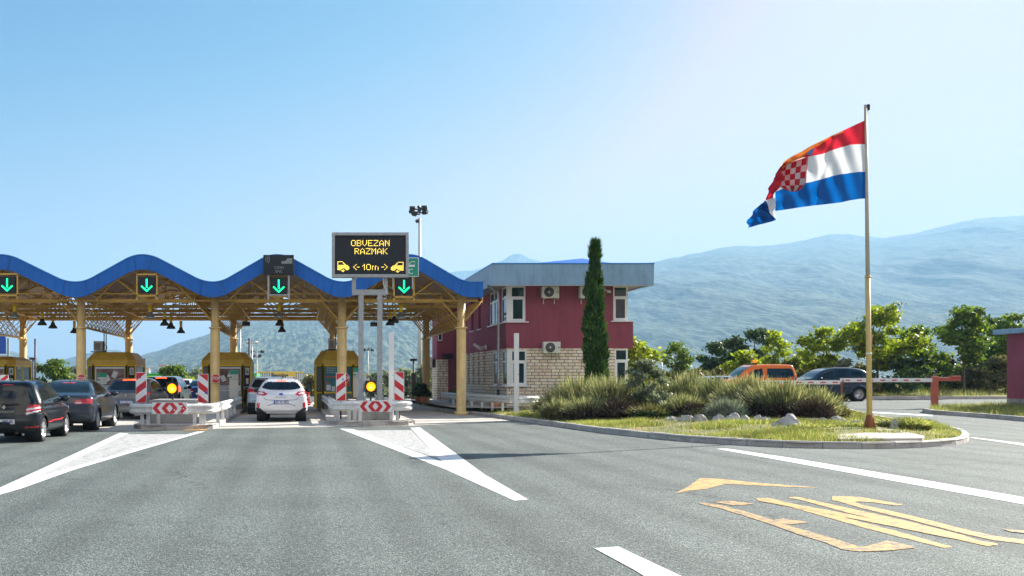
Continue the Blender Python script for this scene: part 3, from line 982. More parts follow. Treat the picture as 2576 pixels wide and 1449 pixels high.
canopy = empty('toll_canopy', 'long toll plaza canopy with wavy blue edge on ochre columns', 'canopy', (-4, 48, 0))
def cb(mb, name, mats): 
    o = mb.build(name, mats, canopy); o.matrix_parent_inverse = Matrix.Translation((4, -48, 0)); return o

mb = MB(); mb.smooth = False
vs = []
for X in WX:
    zt, zb = wave(X, *TOPv), wave(X, *BOTv)
    vs += [(X, YF - 1.0, zb), (X, YF - 1.0, zt), (X, YF - 0.85, zt + 0.0), (X, YF - 0.85, zb)]
fs = []
for i in range(len(WX) - 1):
    a = 4 * i; b = a + 4
    fs += [(a, b, b + 1, a + 1), (a + 1, b + 1, b + 2, a + 2), (a + 2, b + 2, b + 3, a + 3), (a + 3, b + 3, b, a)]
n = len(vs) - 4
fs += [(0, 1, 2, 3), (n + 3, n + 2, n + 1, n)]
mb.add(vs, fs)
cb(mb, 'front_fascia', BLUE)
mb = MB()   # thin bright flashing along the top edge and panel seams
for i in range(len(WX) - 1):
    a, b = WX[i], WX[i + 1]
    mb.bar((a, YF - .92, wave(a, *TOPv) + .02), (b, YF - .92, wave(b, *TOPv) + .02), 0.22, 0.035)
cb(mb, 'edge_flashing', BLUEROOF)
mb = MB()
for (p, q) in zip(PK[:-1], PK[1:]):
    for t in (0.14, 0.86):
        X = p[0] + (q[0] - p[0]) * t
        sl_ = (wave(X + .1, *TOPv) - wave(X - .1, *TOPv)) / .2
        zt, zb = wave(X, *TOPv), wave(X, *BOTv)
        dx = -sl_ * (zt - zb) * 0.8
        mb.bar((X, YF - 1.003, zt - .01), (X - dx, YF - 1.003, wave(X - dx, *BOTv) + .01), 0.012, 0.014)
cb(mb, 'fascia_seams', DARK)

# corrugated roof skin, following the wave from front to back
mb = MB(); mb.smooth = False
ys_ = list(np.arange(YF - 0.85, YB + 1.6, 0.16))
XR = [x for x in np.arange(-21.0, 7.62, 0.24)]
vs = []
RB = (BOTv[0] + 0.10, BOTv[1] + 0.08)
for j, y in enumerate(ys_):
    for X in XR:
        vs.append((X, y, wave(X, *RB) + (0.022 if j % 2 else -0.022) + 0.10))
nx = len(XR); fs = []
for j in range(len(ys_) - 1):
    for i in range(nx - 1):
        fs.append((j * nx + i, j * nx + i + 1, (j + 1) * nx + i + 1, (j + 1) * nx + i))
mb.add(vs, fs)
top = [(p[0], p[1], p[2] + 0.06) for p in vs]
mb.add(top, fs)
cb(mb, 'corrugated_roof', CORRU)

# columns with collars
def column(X, Y):
    mb = MB(); mb.smooth = True
    r1, r2 = 0.20, 0.17
    mb.lathe([(0.0, 0.0), (0.28, 0.0), (0.28, 0.16), (r1, 0.16), (r1, 3.70)], T(X, Y, 0), 24)
    mb.lathe([(r1 - .01, 3.66), (0.27, 3.66), (0.27, 3.72), (r2, 3.72), (r2, 4.98), (0, 4.98)], T(X, Y, 0), 24)
    return cb(mb, 'column', COLYEL)
for X in COLX:
    column(X, YF)
    column(X, YB)
# main beams between the columns, thick tubes front and rows behind
BZ = 4.83
mb = MB()
for a, b in zip([-21] + COLX, COLX):
    mb.bar((a + 0.95, YF, BZ), (b - 0.95, YF, BZ), 0.16, 0.16)
mb.bar((-21, YF - .1, BZ), (7.5, YF - .1, BZ), 0.07, 0.07)
mb.bar((-21, YF - .1, 5.12), (6.0, YF - .1, 5.12), 0.05, 0.05)
cb(mb, 'front_beam', YELLOWST)
for Y in (45.3, 48.2, 51.0, YB, 54.9):
    mb = MB()
    mb.bar((-21, Y, BZ), (7.4, Y, BZ), 0.10, 0.14)
    cb(mb, 'cross_beam', YELLOWST)
# rafters following the wave and inclined web members
for Y in (YF - 0.5, 45.3, 48.2, 51.0, YB, 54.9):
    mb = MB()
    for a, b in zip(WX[::4], WX[4::4]):
        mb.bar((a, Y, wave(a, *RB) - .02), (b, Y, wave(b, *RB) - .02), 0.06, 0.10)
    for (p, v) in PK:
        if v == 1:
            for k in (-1, 1):
                mb.tube((p, Y, BZ), (p + k * 1.15, Y, wave(p + k * 1.15, *RB)), 0.03, 6)
                mb.tube((p + k * 2.0, Y, BZ), (p + k * 1.15, Y, wave(p + k * 1.15, *RB)), 0.03, 6)
            mb.tube((p, Y, BZ), (p, Y, wave(p, *RB)), 0.03, 6)
    cb(mb, 'rafter_frame', YELLOWST)
# purlins running to the back
mb = MB()
for (p, v) in PK:
    for o in ((-1.9, -1.15, -0.45, 0.45, 1.15, 1.9) if v == 1 else (-0.4, 0.4)):
        X = p + o
        if X > 7.4: continue
        mb.bar((X, YF - .8, wave(X, *RB) + .05), (X, YB + 1.4, wave(X, *RB) + .05), 0.06, 0.09)
for (p, v) in PK:
    if v == 1:
        for k in (-1, 1):
            for (y0, y1) in ((YF, 45.3), (45.3, 48.2), (48.2, 51.0), (51, YB)):
                a = (p + k * 0.2, y0, BZ); b = (p + k * 1.9, y1, wave(p + k * 1.9, *RB))
                mb.tube(a, b, 0.022, 5)
                mb.tube((p + k * 2.2, y0, BZ), (p + k * .3, y1, wave(p + k * .3, *RB)), 0.022, 5)
cb(mb, 'purlins', YELLOWST)
# triangular lattice girders on each column line
for X in COLX:
    mb = MB(); zb_ = 3.74; y0, y1 = YF + 0.18, YB - 0.1
    mb.tube((X, y0, zb_), (X, y1, zb_), 0.05, 8)
    for k in (-1, 1):
        w = 0.86
        mb.tube((X + k * w, YF - 0.1, BZ - .02), (X + k * w, YB + .5, BZ - .02), 0.045, 8)
        n = 14
        for i in range(n):
            ya = y0 + (y1 - y0) * i / n; yb = y0 + (y1 - y0) * (i + 1) / n
            yc = y0 + (y1 - y0) * (i + 2.0) / n
            mb.tube((X, ya, zb_), (X + k * w, min(yb, y1), BZ - .02), 0.020, 5, caps=False)
            if i % 1 == 0 and k != 0: mb.tube((X, min(yc, y1), zb_), (X + k * w, ya, BZ - .02), 0.014, 5, caps=False)
    cb(mb, 'lattice_girder', YELLOWST)
    for Y in (YF, YB):
        for k in (-1, 1):
            mb = MB()
            mb.tube((X + k * .12, Y - .12, 3.95), (X + k * 0.86, Y - .12, BZ), 0.032, 8)
            mb.tube((X + k * 0.86, Y - .12, BZ - .1), (X + k * 0.86, Y - .12, BZ + .28), 0.03, 8)
            cb(mb, 'knee_brace', YELLOWST)
# galvanised ladder frames hung in the bays
for xc in (cx(455), cx(915), cx(60)):
    mb = MB()
    for i in range(8):
        for j in (0, 1):
            xx = xc - 0.6 + i * 0.2
            mb.bar((xx, 46.5 + j * 1.0, 4.35), (xx, 46.5 + j * 1.0, 5.35 - abs(i - 3.5) * 0.03), 0.035, 0.035)
    for z in (4.35, 4.8, 5.3):
        mb.bar((xc - .62, 46.5, z), (xc + .82, 46.5, z), 0.035, 0.035); mb.bar((xc - .62, 47.5, z), (xc + .82, 47.5, z), 0.035, 0.035)
    for xx in (-.6, .8):
        for z in (4.35, 5.3): mb.bar((xc + xx, 46.5, z), (xc + xx, 47.5, z), 0.035, 0.035)
    cb(mb, 'maintenance_cage', YELLOWST)

# ---- hanging bell lamps
def bell_lamp(label, X, Y, z, lit=False):
    o = empty('bell_lamp', label, 'lamp', (X, Y, z), group='bell lamps hanging under the canopy')
    mb = MB(); mb.lathe([(0.0, 0.62), (0.075, 0.62), (0.075, 0.30), (0.0, 0.30)], n=14)
    mb.build('stem', BOOTHYEL, o)
    mb = MB(); mb.lathe([(0.05, 0.30), (0.09, 0.27), (0.105, 0.18), (0.18, 0.10), (0.225, 0.0), (0.215, 0.0), (0.17, 0.095), (0.09, 0.17), (0.0, 0.22)], n=22)
    mb.build('bell_shade', DKSTEEL if not lit else GALV, o)
    mb = MB(); mb.lathe([(0.0, 0.06), (0.19, 0.06), (0.15, 0.09), (0.0, 0.09)], n=18)
    mb.build('diffuser', CLRGLASS, o)
    return o
LAMPS = [(37, 795, 43.2, 'pale bell lamp hanging left of the outermost ochre column on the left', 1), (378, 796, 43.2, 'pale bell lamp on yellow stem between booths 5 and 6, nearest the front beam', 1),
         (701, 794, 43.2, 'pale bell lamp on yellow stem above the white car, nearest the front beam', 1), (1008, 796, 43.2, 'pale bell lamp hanging over the rightmost lane near the front beam', 1),
         (106, 812, 45.5, 'dark bell lamp, first of the row of three near the far left column', 0), (133, 820, 48, 'dark bell lamp, middle of the row of three near the far left column', 0), (187, 832, 51, 'dark bell lamp just left of the second ochre column', 0),
         (414, 813, 45.5, 'dark bell lamp above the dark estate car, first of three in a cluster', 0), (430, 821, 47.5, 'dark bell lamp above the dark estate car, second of three in a cluster', 0), (455, 832, 51, 'dark bell lamp, lowest and farthest over the second lane from booth 5', 0),
         (703, 813, 47, 'dark bell lamp in the middle of the stack of three over the white car', 0), (709, 829, 51, 'dark bell lamp at the bottom of the stack of three over the white car', 0),
         (981, 812, 46, 'dark bell lamp under the right bay, lower of the pair beside the sign post', 0), (992, 806, 45.2, 'dark bell lamp under the right bay, upper of the pair beside the sign post', 0)]
for (x, y, Y, lb, lit) in LAMPS:
    p = W(x, y + 6, Y)
    bell_lamp(lb, p.x, p.y, p.z, lit)
# floodlights
for (x, y, Y, lb) in ((619, 815, 50, 'small flat dark floodlight hanging right of booth 6'), (941, 816, 50, 'small flat dark floodlight hanging between the two grey sign posts')):
    p = W(x, y, Y)
    o = empty('floodlight', lb, 'floodlight', p, group='flat floodlights under the canopy')
    mb = MB(); mb.cbox(-.2, .2, -.12, .12, -.10, .10, .02); mb.build('housing', BLACK, o)
    mb = MB(); mb.bar((0, 0, .1), (0, 0, BZ - p.z), .03, .03); mb.bar((-.2, 0, .13), (.2, 0, .13), .03, .02); mb.build('bracket', DKSTEEL, o)
    mb = MB(); mb.box(-.17, .17, -.128, -.12, -.08, .08); mb.build('lens', CARGLASS, o)

# ---- lane signals
def lane_signal(label, xc, zc, wid=0.68):
    o = empty('lane_signal', label, 'lane signal', (xc, YF - 1.25, zc), group='green arrow lane signals')
    mb = MB(); mb.cbox(-wid / 2, wid / 2, 0, 0.25, -.34, .34, .015); mb.build('housing', BLACK, o)
    mb = MB(); mb.box(-wid / 2 + .03, wid / 2 - .03, -.006, -.002, -.31, .31); mb.build('screen', PANEL, o)
    mb2 = MB()
    w = .06
    mb2.box(-w / 2, w / 2, -.02, -.008, -.11, .25)
    for k in (-1, 1):
        mb2.prism([(0, -.018, -.20), (k * .20, -.018, -.02), (k * .24, -.018, -.062), (0, -.018, -.285)], (0, .01, 0))
    mb2.build('arrow', EM_GREEN, o)
    mb = MB()
    for k in (-1, 1): mb.bar((k * (wid / 2 + .07), .05, -.62), (k * (wid / 2 + .07), .05, .44), .06, .06)
    mb.bar((-wid / 2 - .1, .05, .44), (wid / 2 + .1, .05, .44), .06, .06); mb.bar((-wid / 2 - .1, .05, -.44), (wid / 2 + .1, .05, -.44), .06, .06)
    mb.build('frame', YELLOWST, o)
    return o
for (x, y, lb) in ((18, 716, 'green down arrow signal on the outermost left bay, cut by the frame edge'), (369, 717, 'green down arrow signal under the blue crest above booth 5 and 6 lane'),
                   (701, 719, 'green down arrow signal beneath the dark unlit panel, above the white car'), (1016, 720, 'green down arrow signal over the rightmost lane, beside the big message sign')):
    p = W(x, y, YF - 1.25)
    lane_signal(lb, p.x, p.z)

# ---- panels above the lanes
def carglyph(mb, M, s):
    """small side view of a car front: bonnet, cabin, body"""
    P = [(-1, 0), (-1, .45), (-.3, .5), (.15, 1.0), (1, 1.0), (1, 0)]
    mb.prism([M @ Vector((x * s, 0, z * s)) for x, z in P], (0, -.006, 0))
p0, p1 = W(662, 641, YF - 1.4), W(739, 692, YF - 1.4)
o = empty('unlit_lane_panel', 'dark unlit panel reading CASH ENC on the blue roof edge above the white car', 'lane sign', ((p0.x + p1.x) / 2, YF - 1.4, p1.z))
w, h = p1.x - p0.x, p0.z - p1.z
mb = MB(); mb.cbox(-w / 2, w / 2, 0, .28, 0, h, .015); mb.build('housing', BLACK, o)
mb = MB(); mb.box(-w / 2 + .03, w / 2 - .03, -.006, -.002, .03, h - .03); mb.build('screen', PANEL, o)
text('lettering', 'CASH', .155, DIMLED, o, T(.02, -.012, h * .37))
text('lettering', 'ENC', .155, DIMLED, o, T(.02, -.012, h * .18))
mb = MB()
for k in range(3):
    for a in range(6):
        r = .08 + .07 * k; a0 = -.75 + a * .25; a1 = a0 + .25
        f = lambda a, r: (-.60 + r * math.cos(a), -.010, h * .78 - r * math.sin(a))
        mb.prism([f(a0, r), f(a1, r), f(a1, r + .022), f(a0, r + .022)], (0, .005, 0))
mb.build('radio_waves', DIMLED, o)
mb = MB(); carglyph(mb, T(w * .27, -.008, h * .56), .22); mb.build('car_symbol', DIMLED, o)
mb = MB()
for k in (-1, 1): mb.bar((k * .42, .12, -.98), (k * .42, .12, 0), .07, .07)
mb.bar((-.45, .12, -.80), (.45, .12, -.80), .05, .05)
mb.build('hanging_posts', GALV, o)

p0, p1 = W(974, 648, YF - 1.4), W(1053, 696, YF - 1.4)
w, h = p1.x - p0.x, p0.z - p1.z
o = empty('green_lane_panel', 'green panel with white car and letters behind the big message sign', 'lane sign', ((p0.x + p1.x) / 2, YF - 1.4, p1.z))
mb = MB(); mb.cbox(-w / 2, w / 2, 0, .06, 0, h, .01); mb.build('panel_back', SIGNWHITE, o)
mb = MB(); mb.box(-w / 2 + .025, w / 2 - .025, -.006, -.002, .025, h - .025); mb.build('panel_face', SIGNGREEN, o)
text('lettering', 'ENC', .30, SIGNWHITE, o, T(.12, -.012, h * .26))
mb = MB()
mb.prism([(.05, -.012, h * .52), (.05, -.012, h * .62), (.48, -.012, h * .62), (.48, -.012, h * .52)], (0, .005, 0))
for a, b in (((.22, .62), (.33, .78)), ((.33, .78), (.48, .80)), ((.48, .80), (.48, .62))):
    mb.bar((a[0], -.01, h * a[1]), (b[0], -.01, h * b[1]), .008, .022)
mb.build('car_symbol', SIGNWHITE, o)
mb = MB()
for k in (-1, 1): mb.bar((k * .4, .1, -.5), (k * .4, .1, 0), .06, .06)
mb.build('hanging_posts', GALV, o)

# ================================================================== variable message sign
YV = 34.6
p0, p1 = W(834.5, 586, YV), W(1027, 698, YV)
w, h = p1.x - p0.x, p0.z - p1.z
vms = empty('message_sign', 'large amber message display on two grey steel posts', 'message sign', ((p0.x + p1.x) / 2, YV, 0.78))
zb = p1.z - 0.78
mb = MB(); mb.cbox(-w / 2 + .02, w / 2 - .02, .03, .42, zb + .02, zb + h - .02, .01); mb.build('cabinet', BLACK, vms)
mb = MB(); e = .10
for (a, b, c, d) in ((-w / 2, w / 2, zb, zb + e), (-w / 2, w / 2, zb + h - e, zb + h), (-w / 2, -w / 2 + e, zb + e, zb + h - e), (w / 2 - e, w / 2, zb + e, zb + h - e)):
    mb.cbox(a, b, -.14, .10, c, d, .008)
mb.build('frame', GALV, vms)
mb = MB(); mb.box(-w / 2 + e, w / 2 - e, .015, .028, zb + e, zb + h - e); mb.build('screen', PANEL, vms)
# dot lettering
D57 = {'O': ["01110", "10001", "10001", "10001", "10001", "10001", "01110"], 'B': ["11110", "10001", "10001", "11110", "10001", "10001", "11110"],
       'V': ["10001", "10001", "10001", "10001", "10001", "01010", "00100"], 'E': ["11111", "10000", "10000", "11110", "10000", "10000", "11111"],
       'Z': ["11111", "00001", "00010", "00100", "01000", "10000", "11111"], 'A': ["00100", "01010", "10001", "10001", "11111", "10001", "10001"],
       'N': ["10001", "11001", "10101", "10101", "10011", "10001", "10001"], 'R': ["11110", "10001", "10001", "11110", "10100", "10010", "10001"],
       'M': ["10001", "11011", "10101", "10101", "10001", "10001", "10001"], 'K': ["10001", "10010", "10100", "11000", "10100", "10010", "10001"],
       '1': ["001", "011", "101", "001", "001", "001", "001"], '0': ["01110", "10001", "10001", "10001", "10001", "10001", "01110"],
       'm': ["0000000", "0000000", "1101100", "1001001", "1001001", "1001001", "1001001"],
       '<': ["0001000", "0010000", "0100000", "1000111", "0100000", "0010000", "0001000"], '>': ["0001000", "0000100", "0000010", "1110001", "0000010", "0000100", "0001000"]}
CARB = ["0000000111111", "0000001000001", "0000011000001", "0000110000001", "0011111111111", "0111111111111", "1111111111111", "1111111111111", "1111100111111", "0111001001111", "0000011110000", "0000001100000"]
PX_, PZ_ = 22.4, 21.0
def vpt(u, v):   # reading of the sign face in its own millimetre-like grid
    return ((817.8 + .1058 * u - (834.5 + 1027) / 2) * YV / F, -(576.4 + .1058 * v - 698) * YV / F + zb)
def dots(mb, rows, u0, v0, flip=False, su=1.0):
    for r, row in enumerate(rows):
        if flip: row = row[::-1]
        for c, ch in enumerate(row):
            if ch == '1':
                x, z = vpt(u0 + c * PX_ * su, v0 + r * PZ_)
                q = .0118
                mb.add([(x - q, .008, z), (x - q * .6, .008, z - q * .8), (x + q * .6, .008, z - q * .8), (x + q, .008, z), (x + q * .6, .008, z + q * .8), (x - q * .6, .008, z + q * .8)], [[0, 1, 2, 3, 4, 5]])
mb = MB()
for k, ch in enumerate('OBVEZAN'): dots(mb, D57[ch], 625 + k * 134, 268)
mb.build('top_line_lettering', EM_AMBERT, vms)
mb = MB()
for k, ch in enumerate('RAZMAK'): dots(mb, D57[ch], 708 + k * 134, 460)
mb.build('second_line_lettering', EM_AMBERT, vms)
mb = MB(); dots(mb, D57['<'], 672, 838); dots(mb, D57['1'], 888, 838); dots(mb, D57['0'], 985, 838); dots(mb, D57['m'], 1122, 838); dots(mb, D57['>'], 1345, 838)
mb.build('distance_lettering', EM_AMBERT, vms)
mb = MB(); dots(mb, CARB, 300, 775, True, .98); mb.build('car_pictogram', EM_AMBERT, vms)
mb = MB(); dots(mb, CARB, 1570, 788, False, 1.05); mb.build('car_pictogram', EM_AMBERT, vms)
for x in (908.5, 956):
    q = W(x, 955, YV); mb = MB()
    X = q.x - vms.location.x
    zt = W(0, 741, YV).z - .78
    mb.box(X - .085, X + .085, .08, .26, 0.02, zt)
    mb.build('post', GALV, vms)
    mb = MB(); mb.cbox(X - .18, X + .18, 0, .34, 0, .025, .005)
    for k in (-1, 1):
        mb.prism([(X + k * .085, .165, .025), (X + k * .17, .165, .025), (X + k * .085, .165, .20)], (0, .012, 0))
        for j in (.04, .30): mb.tube((X + k * .15, j, .02), (X + k * .15, j, .06), .014, 6)
    mb.build('base_plate', GALV, vms)
a, b = W(886, 728, YV), W(976, 741, YV)
mb = MB(); mb.cbox(a.x - vms.location.x, b.x - vms.location.x, .06, .28, b.z - .78, a.z - .78, .006); mb.build('cross_beam', GALV, vms)
for x in (890.5, 970):
    X = W(x, 955, YV).x - vms.location.x
    mb = MB(); mb.box(X - .07, X + .07, .08, .24, a.z - .78, zb + .01); mb.build('hanger', GALV, vms)
X = W(963, 955, YV).x - vms.location.x
mb = MB(); pts = catmull([(X, .05, zb), (X + .03, .02, zb - .25), (X + .10, .0, zb - .42), (X + .10, .03, zb - .58), (X + .05, .1, zb - .62)], 6)
for p, q in zip(pts[:-1], pts[1:]): mb.tube(p, q, .012, 6, caps=False)
mb.build('cable', WHITEPLAST, vms)
# concrete footing that carries it
a, b = W(886, 1008, 33.3), W(984, 1008, 33.3)
o = MB().cbox(a.x, b.x, 33.3, 37.0, .13, .78, .03).build('sign_footing', BLOCKC)
tag(o, 'grey concrete block carrying the two posts of the message sign', 'concrete block')
a, b = W(373, 1007, 31.0), W(492, 1007, 31.0)
o = MB().cbox(a.x, b.x, 31.0, 33.4, .13, .86, .03).build('island_block', BLOCKC)
tag(o, 'grey concrete block behind the chipped chevron board of the left island', 'concrete block')

# ================================================================== boards and lights on the islands
def striped_board(label, x0, x1, yt, yb, Y, lean, tilt=0.0, stickers=()):
    """upright red and white hazard board, stripes falling towards the traffic side"""
    a, b = W(x0, yb, Y), W(x1, yt, Y)
    o = empty('hazard_board', label, 'hazard board', ((a.x + b.x) / 2, Y, a.z), tilt, group='striped hazard boards')
    w, h = b.x - a.x, b.z - a.z
    mb = MB(); mb.cbox(-w / 2, w / 2, 0, .025, 0, h, .006); mb.build('panel', SIGNWHITE, o)
    mb = MB(); sh = w * 0.95; e = .012
    z = -h * .32 if lean > 0 else -h * .32
    per = h * .47; wd_ = per * .5
    for k in range(4):
        z0 = -h * 0.10 + k * per - wd_ * .45
        lo_l, lo_r = (z0, z0 + sh * .75) if lean > 0 else (z0 + sh * .75, z0)
        L0, R0 = -w / 2 + e, w / 2 - e
        P = [(L0, lo_l), (R0, lo_r), (R0, lo_r + wd_), (L0, lo_l + wd_)]
        # clip against top and bottom
        def clip(P, zc, keep_above):
            out = []
            for i in range(len(P)):
                p, q = P[i], P[(i + 1) % len(P)]
                ip = (p[1] >= zc) == keep_above; iq = (q[1] >= zc) == keep_above
                if ip: out.append(p)
                if ip != iq:
                    t = (zc - p[1]) / (q[1] - p[1]); out.append((p[0] + t * (q[0] - p[0]), zc))
            return out
        P = clip(P, e, True)
        if len(P) > 2: P = clip(P, h - e, False)
        if len(P) > 2: mb.prism([(x, -.002, zz) for x, zz in P], (0, -.002, 0))
    mb.build('red_stripes', SIGNRED, o)
    if stickers:
        mb = MB()
        for (sx, sz, sw, shh) in stickers: mb.prism([(sx * w, -.006, sz * h), (sx * w + sw, -.006, sz * h + .01), (sx * w + sw, -.006, sz * h + shh), (sx * w, -.006, sz * h + shh - .01)], (0, -.002, 0))
        mb.build('stickers', PLATEB, o)
    mb = MB(); mb.bar((0, .06, -a.z + .15), (0, .06, h * .8), .06, .05); mb.build('post', DKSTEEL, o)
    return o
striped_board('red and white striped board nearest the grey estate car, on the left island', 341.5, 368.5, 936.5, 1013, 31.3, 1, .12, ((-.1, .46, .09, .03), (-.2, .80, .06, .06)))
striped_board('red and white striped board beside the STOP column, right end of the left island', 497, 524, 940.5, 1013, 31.6, -1, -.15, ((.2, .30, .06, .09),))
striped_board('red and white striped board in front of booth 7', 845, 869.5, 938.5, 1008, 34.2, 1, .10, ((.12, .74, .05, .06),))
striped_board('red and white striped board right of the amber lamp under the message sign', 991.5, 1016, 935.5, 1007.5, 34.4, -1, -.12)

def chevron(label, x0, x1, y0, y1, Y, tilt, worn):
    a, b = W(x0, y1, Y), W(x1, y0, Y)
    o = empty('chevron_board', label, 'chevron board', ((a.x + b.x) / 2, Y, a.z), tilt, group='double chevron boards on the guardrails')
    w, h = b.x - a.x, b.z - a.z
    mb = MB(); mb.cbox(-w / 2, w / 2, 0, .02, 0, h, .005); mb.build('panel', SIGNWHITE, o)
    mb = MB(); e = .01; t = w * .135
    for k in (-1, 1):
        for cx_ in (.115, .37):
            tip = k * (cx_ + .115) * w; 
            outer = tip; inner = outer - k * t
            sh = w * .125
            P = [(outer, h / 2), (outer - k * sh, h - e), (inner - k * sh, h - e), (inner, h / 2), (inner - k * sh, e), (outer - k * sh, e)]
            mb.prism([(x, -.002, z) for x, z in P], (0, -.003, 0))
    mb.build('red_chevrons', SIGNRED, o)
    if worn:
        rr = random.Random(5); mb = MB()
        for k in range(11):
            x = rr.uniform(.12, .46) * w; z = rr.uniform(.1, .9) * h; s = rr.uniform(.015, .05)
            mb.poly([(x + s * rr.uniform(.6, 1.3) * math.cos(q), -.0075 , z + s * .7 * rr.uniform(.6, 1.2) * math.sin(q)) for q in np.arange(0, 6.2, 1.05)])
        mb.build('peeled_patches', SIGNWHITE, o)
    return o
chevron('chipped red and white chevron board on the left island guardrail', 382, 471, 1012.5, 1041.5, 29.45, -.05, True)
chevron('clean red and white chevron board below the message sign', 903.5, 984.5, 1008.5, 1036, 32.15, 0, False)

def lamp_mat():
    m, t, b = new_mat('amber_lamp_lens')
    tc = nd(t, 'ShaderNodeTexCoord'); ln = nd(t, 'ShaderNodeVectorMath', operation='DISTANCE')
    L(t, tc.outputs['Object'], ln.inputs[0]); ln.inputs[1].default_value = (0.0, -.1, -.03)
    n = noise(t, 24, 3, .6)
    ad = nd(t, 'ShaderNodeMath', operation='MULTIPLY_ADD'); L(t, n.outputs[0], ad.inputs[0]); ad.inputs[1].default_value = .05; L(t, ln.outputs['Value'], ad.inputs[2])
    r = ramp(t, ad.outputs[0], [(.03, (1.0, .85, .4)), (.07, (1.0, .45, .02)), (.17, (.9, .22, .0))])
    L(t, r.outputs[0], b.inputs['Emission Color']); b.inputs['Emission Strength'].default_value = 1.25
    b.inputs['Base Color'].default_value = (.4, .12, 0, 1); b.inputs['Roughness'].default_value = .2
    return m
AMBER = lamp_mat()
def warning_lamp(label, x, y, Y, r, zbase):
    p = W(x, y, Y)
    o = empty('warning_lamp', label, 'warning light', p, group='amber warning lamps on the island heads')
    s = r * 1.22
    mb = MB(); mb.cbox(-s, s, -.02, .22, -s, s * 1.05, .03); mb.build('housing', BLACK, o)
    mb = MB(); prof = [(r, -.0), (r * 1.04, 0), (r * 1.04, .10), (r, .10)]
    mb.lathe([(r * .985, 0.0), (r * 1.07, 0), (r * 1.07, .12), (r * .985, .12)], T(0, -.02, 0) @ Matrix.Rotation(R(90), 4, 'X'), 28); mb.build('hood_ring', BLACK, o)
    mb = MB(); mb.lathe([(0, .06), (r * .5, .05), (r * .85, .03), (r * .985, 0)], T(0, -.02, 0) @ Matrix.Rotation(R(90), 4, 'X'), 28); mb.build('lens', AMBER, o)
    mb = MB(); mb.bar((0, .1, -s), (0, .1, zbase - p.z), .06, .06); mb.tube((0, .08, s), (0, .08, s + .10), .02, 8); mb.lathe([(0, .16), (.035, .12), (.04, .08), (0, .06)], T(0, .08, s), 10); mb.build('mount', DKSTEEL, o)
warning_lamp('lit amber lamp on the left island behind the chipped chevron board', 433, 977, 31.6, .155, .86)
warning_lamp('lit amber lamp between the two posts of the message sign', 932.6, 972.5, 33.9, .16, .78)

# STOP signs on the columns
def stop_sign(label, x, y, Y, r, tilt=0):
    p = W(x, y, Y)
    o = empty('stop_sign', label, 'stop sign', p, tilt, group='round edged STOP signs on the columns')
    f = lambda r_: [(r_ * math.cos(PI / 8 + k * PI / 4), 0, r_ * math.sin(PI / 8 + k * PI / 4)) for k in range(8)]
    mb = MB(); mb.prism([(q[0], 0, q[2]) for q in f(r)], (0, .02, 0)); mb.build('rim', SIGNWHITE, o)
    mb = MB(); mb.prism([(q[0], -.004, q[2]) for q in f(r * .95)], (0, .003, 0)); mb.build('red_face', SIGNRED, o)
    text('lettering', 'STOP', r * .92, SIGNWHITE, o, T(0, -.008, 0), sx=.80, bold=.003)
    mb = MB(); mb.bar((0, .02, 0), (0, .12, 0), .05, .05); mb.build('bracket', GALV, o)
stop_sign('octagonal STOP sign on the ochre column of the left island', 542, 952, YF - .33, .19)
stop_sign('octagonal STOP sign on the ochre column beside booth 5', 204.5, 953, YF - .33, .19)
stop_sign('octagonal STOP sign half hidden behind the striped board at booth 7', 869, 951, YF - .33, .19, -.5)

# price boards in the lanes
def price_board(label, x, yt, yb, Y, w, head, foot):
    a, b = W(x, yb, Y), W(x, yt, Y)
    o = empty('price_board', label, 'price board', (a.x, Y, foot), 0, group='green headed price boards by the booths')
    zt, zb_ = b.z - foot, a.z - foot
    mb = MB(); mb.cbox(-w / 2, w / 2, 0, .04, zb_, zt, .006); mb.build('panel', WHITEPLAST, o)
    mb = MB(); hh = head; mb.box(-w / 2 + .004, w / 2 - .004, -.006, -.002, zt - hh * .45, zt - .004); mb.box(-w / 2 + .02, -w / 2 + w * .3, -.006, -.002, zt - hh * .82, zt - hh * .66); mb.box(-w / 2 + .01, w / 2 - .01, -.006, -.002, zt - hh, zt - hh * .96); mb.build('green_header', SIGNGREEN, o)
    mb = MB()
    for k in range(5):
        for j in range(4): mb.box(w * (-.05 + .12 * j), w * (.02 + .12 * j), -.006, -.002, zt - hh * (.55 + k * .08), zt - hh * (.52 + k * .08))
    mb.build('printed_lines', DIMLED, o)
    text('lettering', 'L', .07, SIGNWHITE, o, T(-w * .36, -.01, zt - hh * .22))
    mb = MB(); mb.bar((0, .06, 0), (0, .06, zt), .05, .04); mb.build('post', GALV, o)
price_board('tall price board with green header standing beside booth 6', 588, 931, 1000, 44.0, .40, .42, .14)
price_board('small price board with green header in front of booth 5', 257, 938, 966, 44.0, .40, .42, .14)
price_board('price board with green header behind the left post of the message sign', 901, 925, 1000, 44.0, .46, .42, .14)

# tall white posts
for (x, yt, Y, lb) in ((984.3, 836, 34.8, 'tall white slotted post rising beside the message sign'), (1299.5, 838, 38.0, 'tall white slotted post in front of the red building corner')):
    p, q = W(x, yt, Y), W(x, 955, Y)
    g = .15 if x < 1000 else ground(p.x, Y) + .12
    o = empty('white_post', lb, 'post', (p.x, Y, g))
    mb = MB(); h = p.z - g
    mb.box(-.085, .085, 0, .02, 0, h); mb.box(-.085, -.065, .02, .12, 0, h); mb.box(.065, .085, .02, .12, 0, h); mb.box(-.02, .02, .02, .06, 0, h)
    mb.build('profile', WHITEP, o)
    mb = MB()
    for z in (.35, .62, h * .5): mb.tube((.055, -.02, z), (.055, .02, z), .02, 6)
    mb.build('bolts', GALV, o)

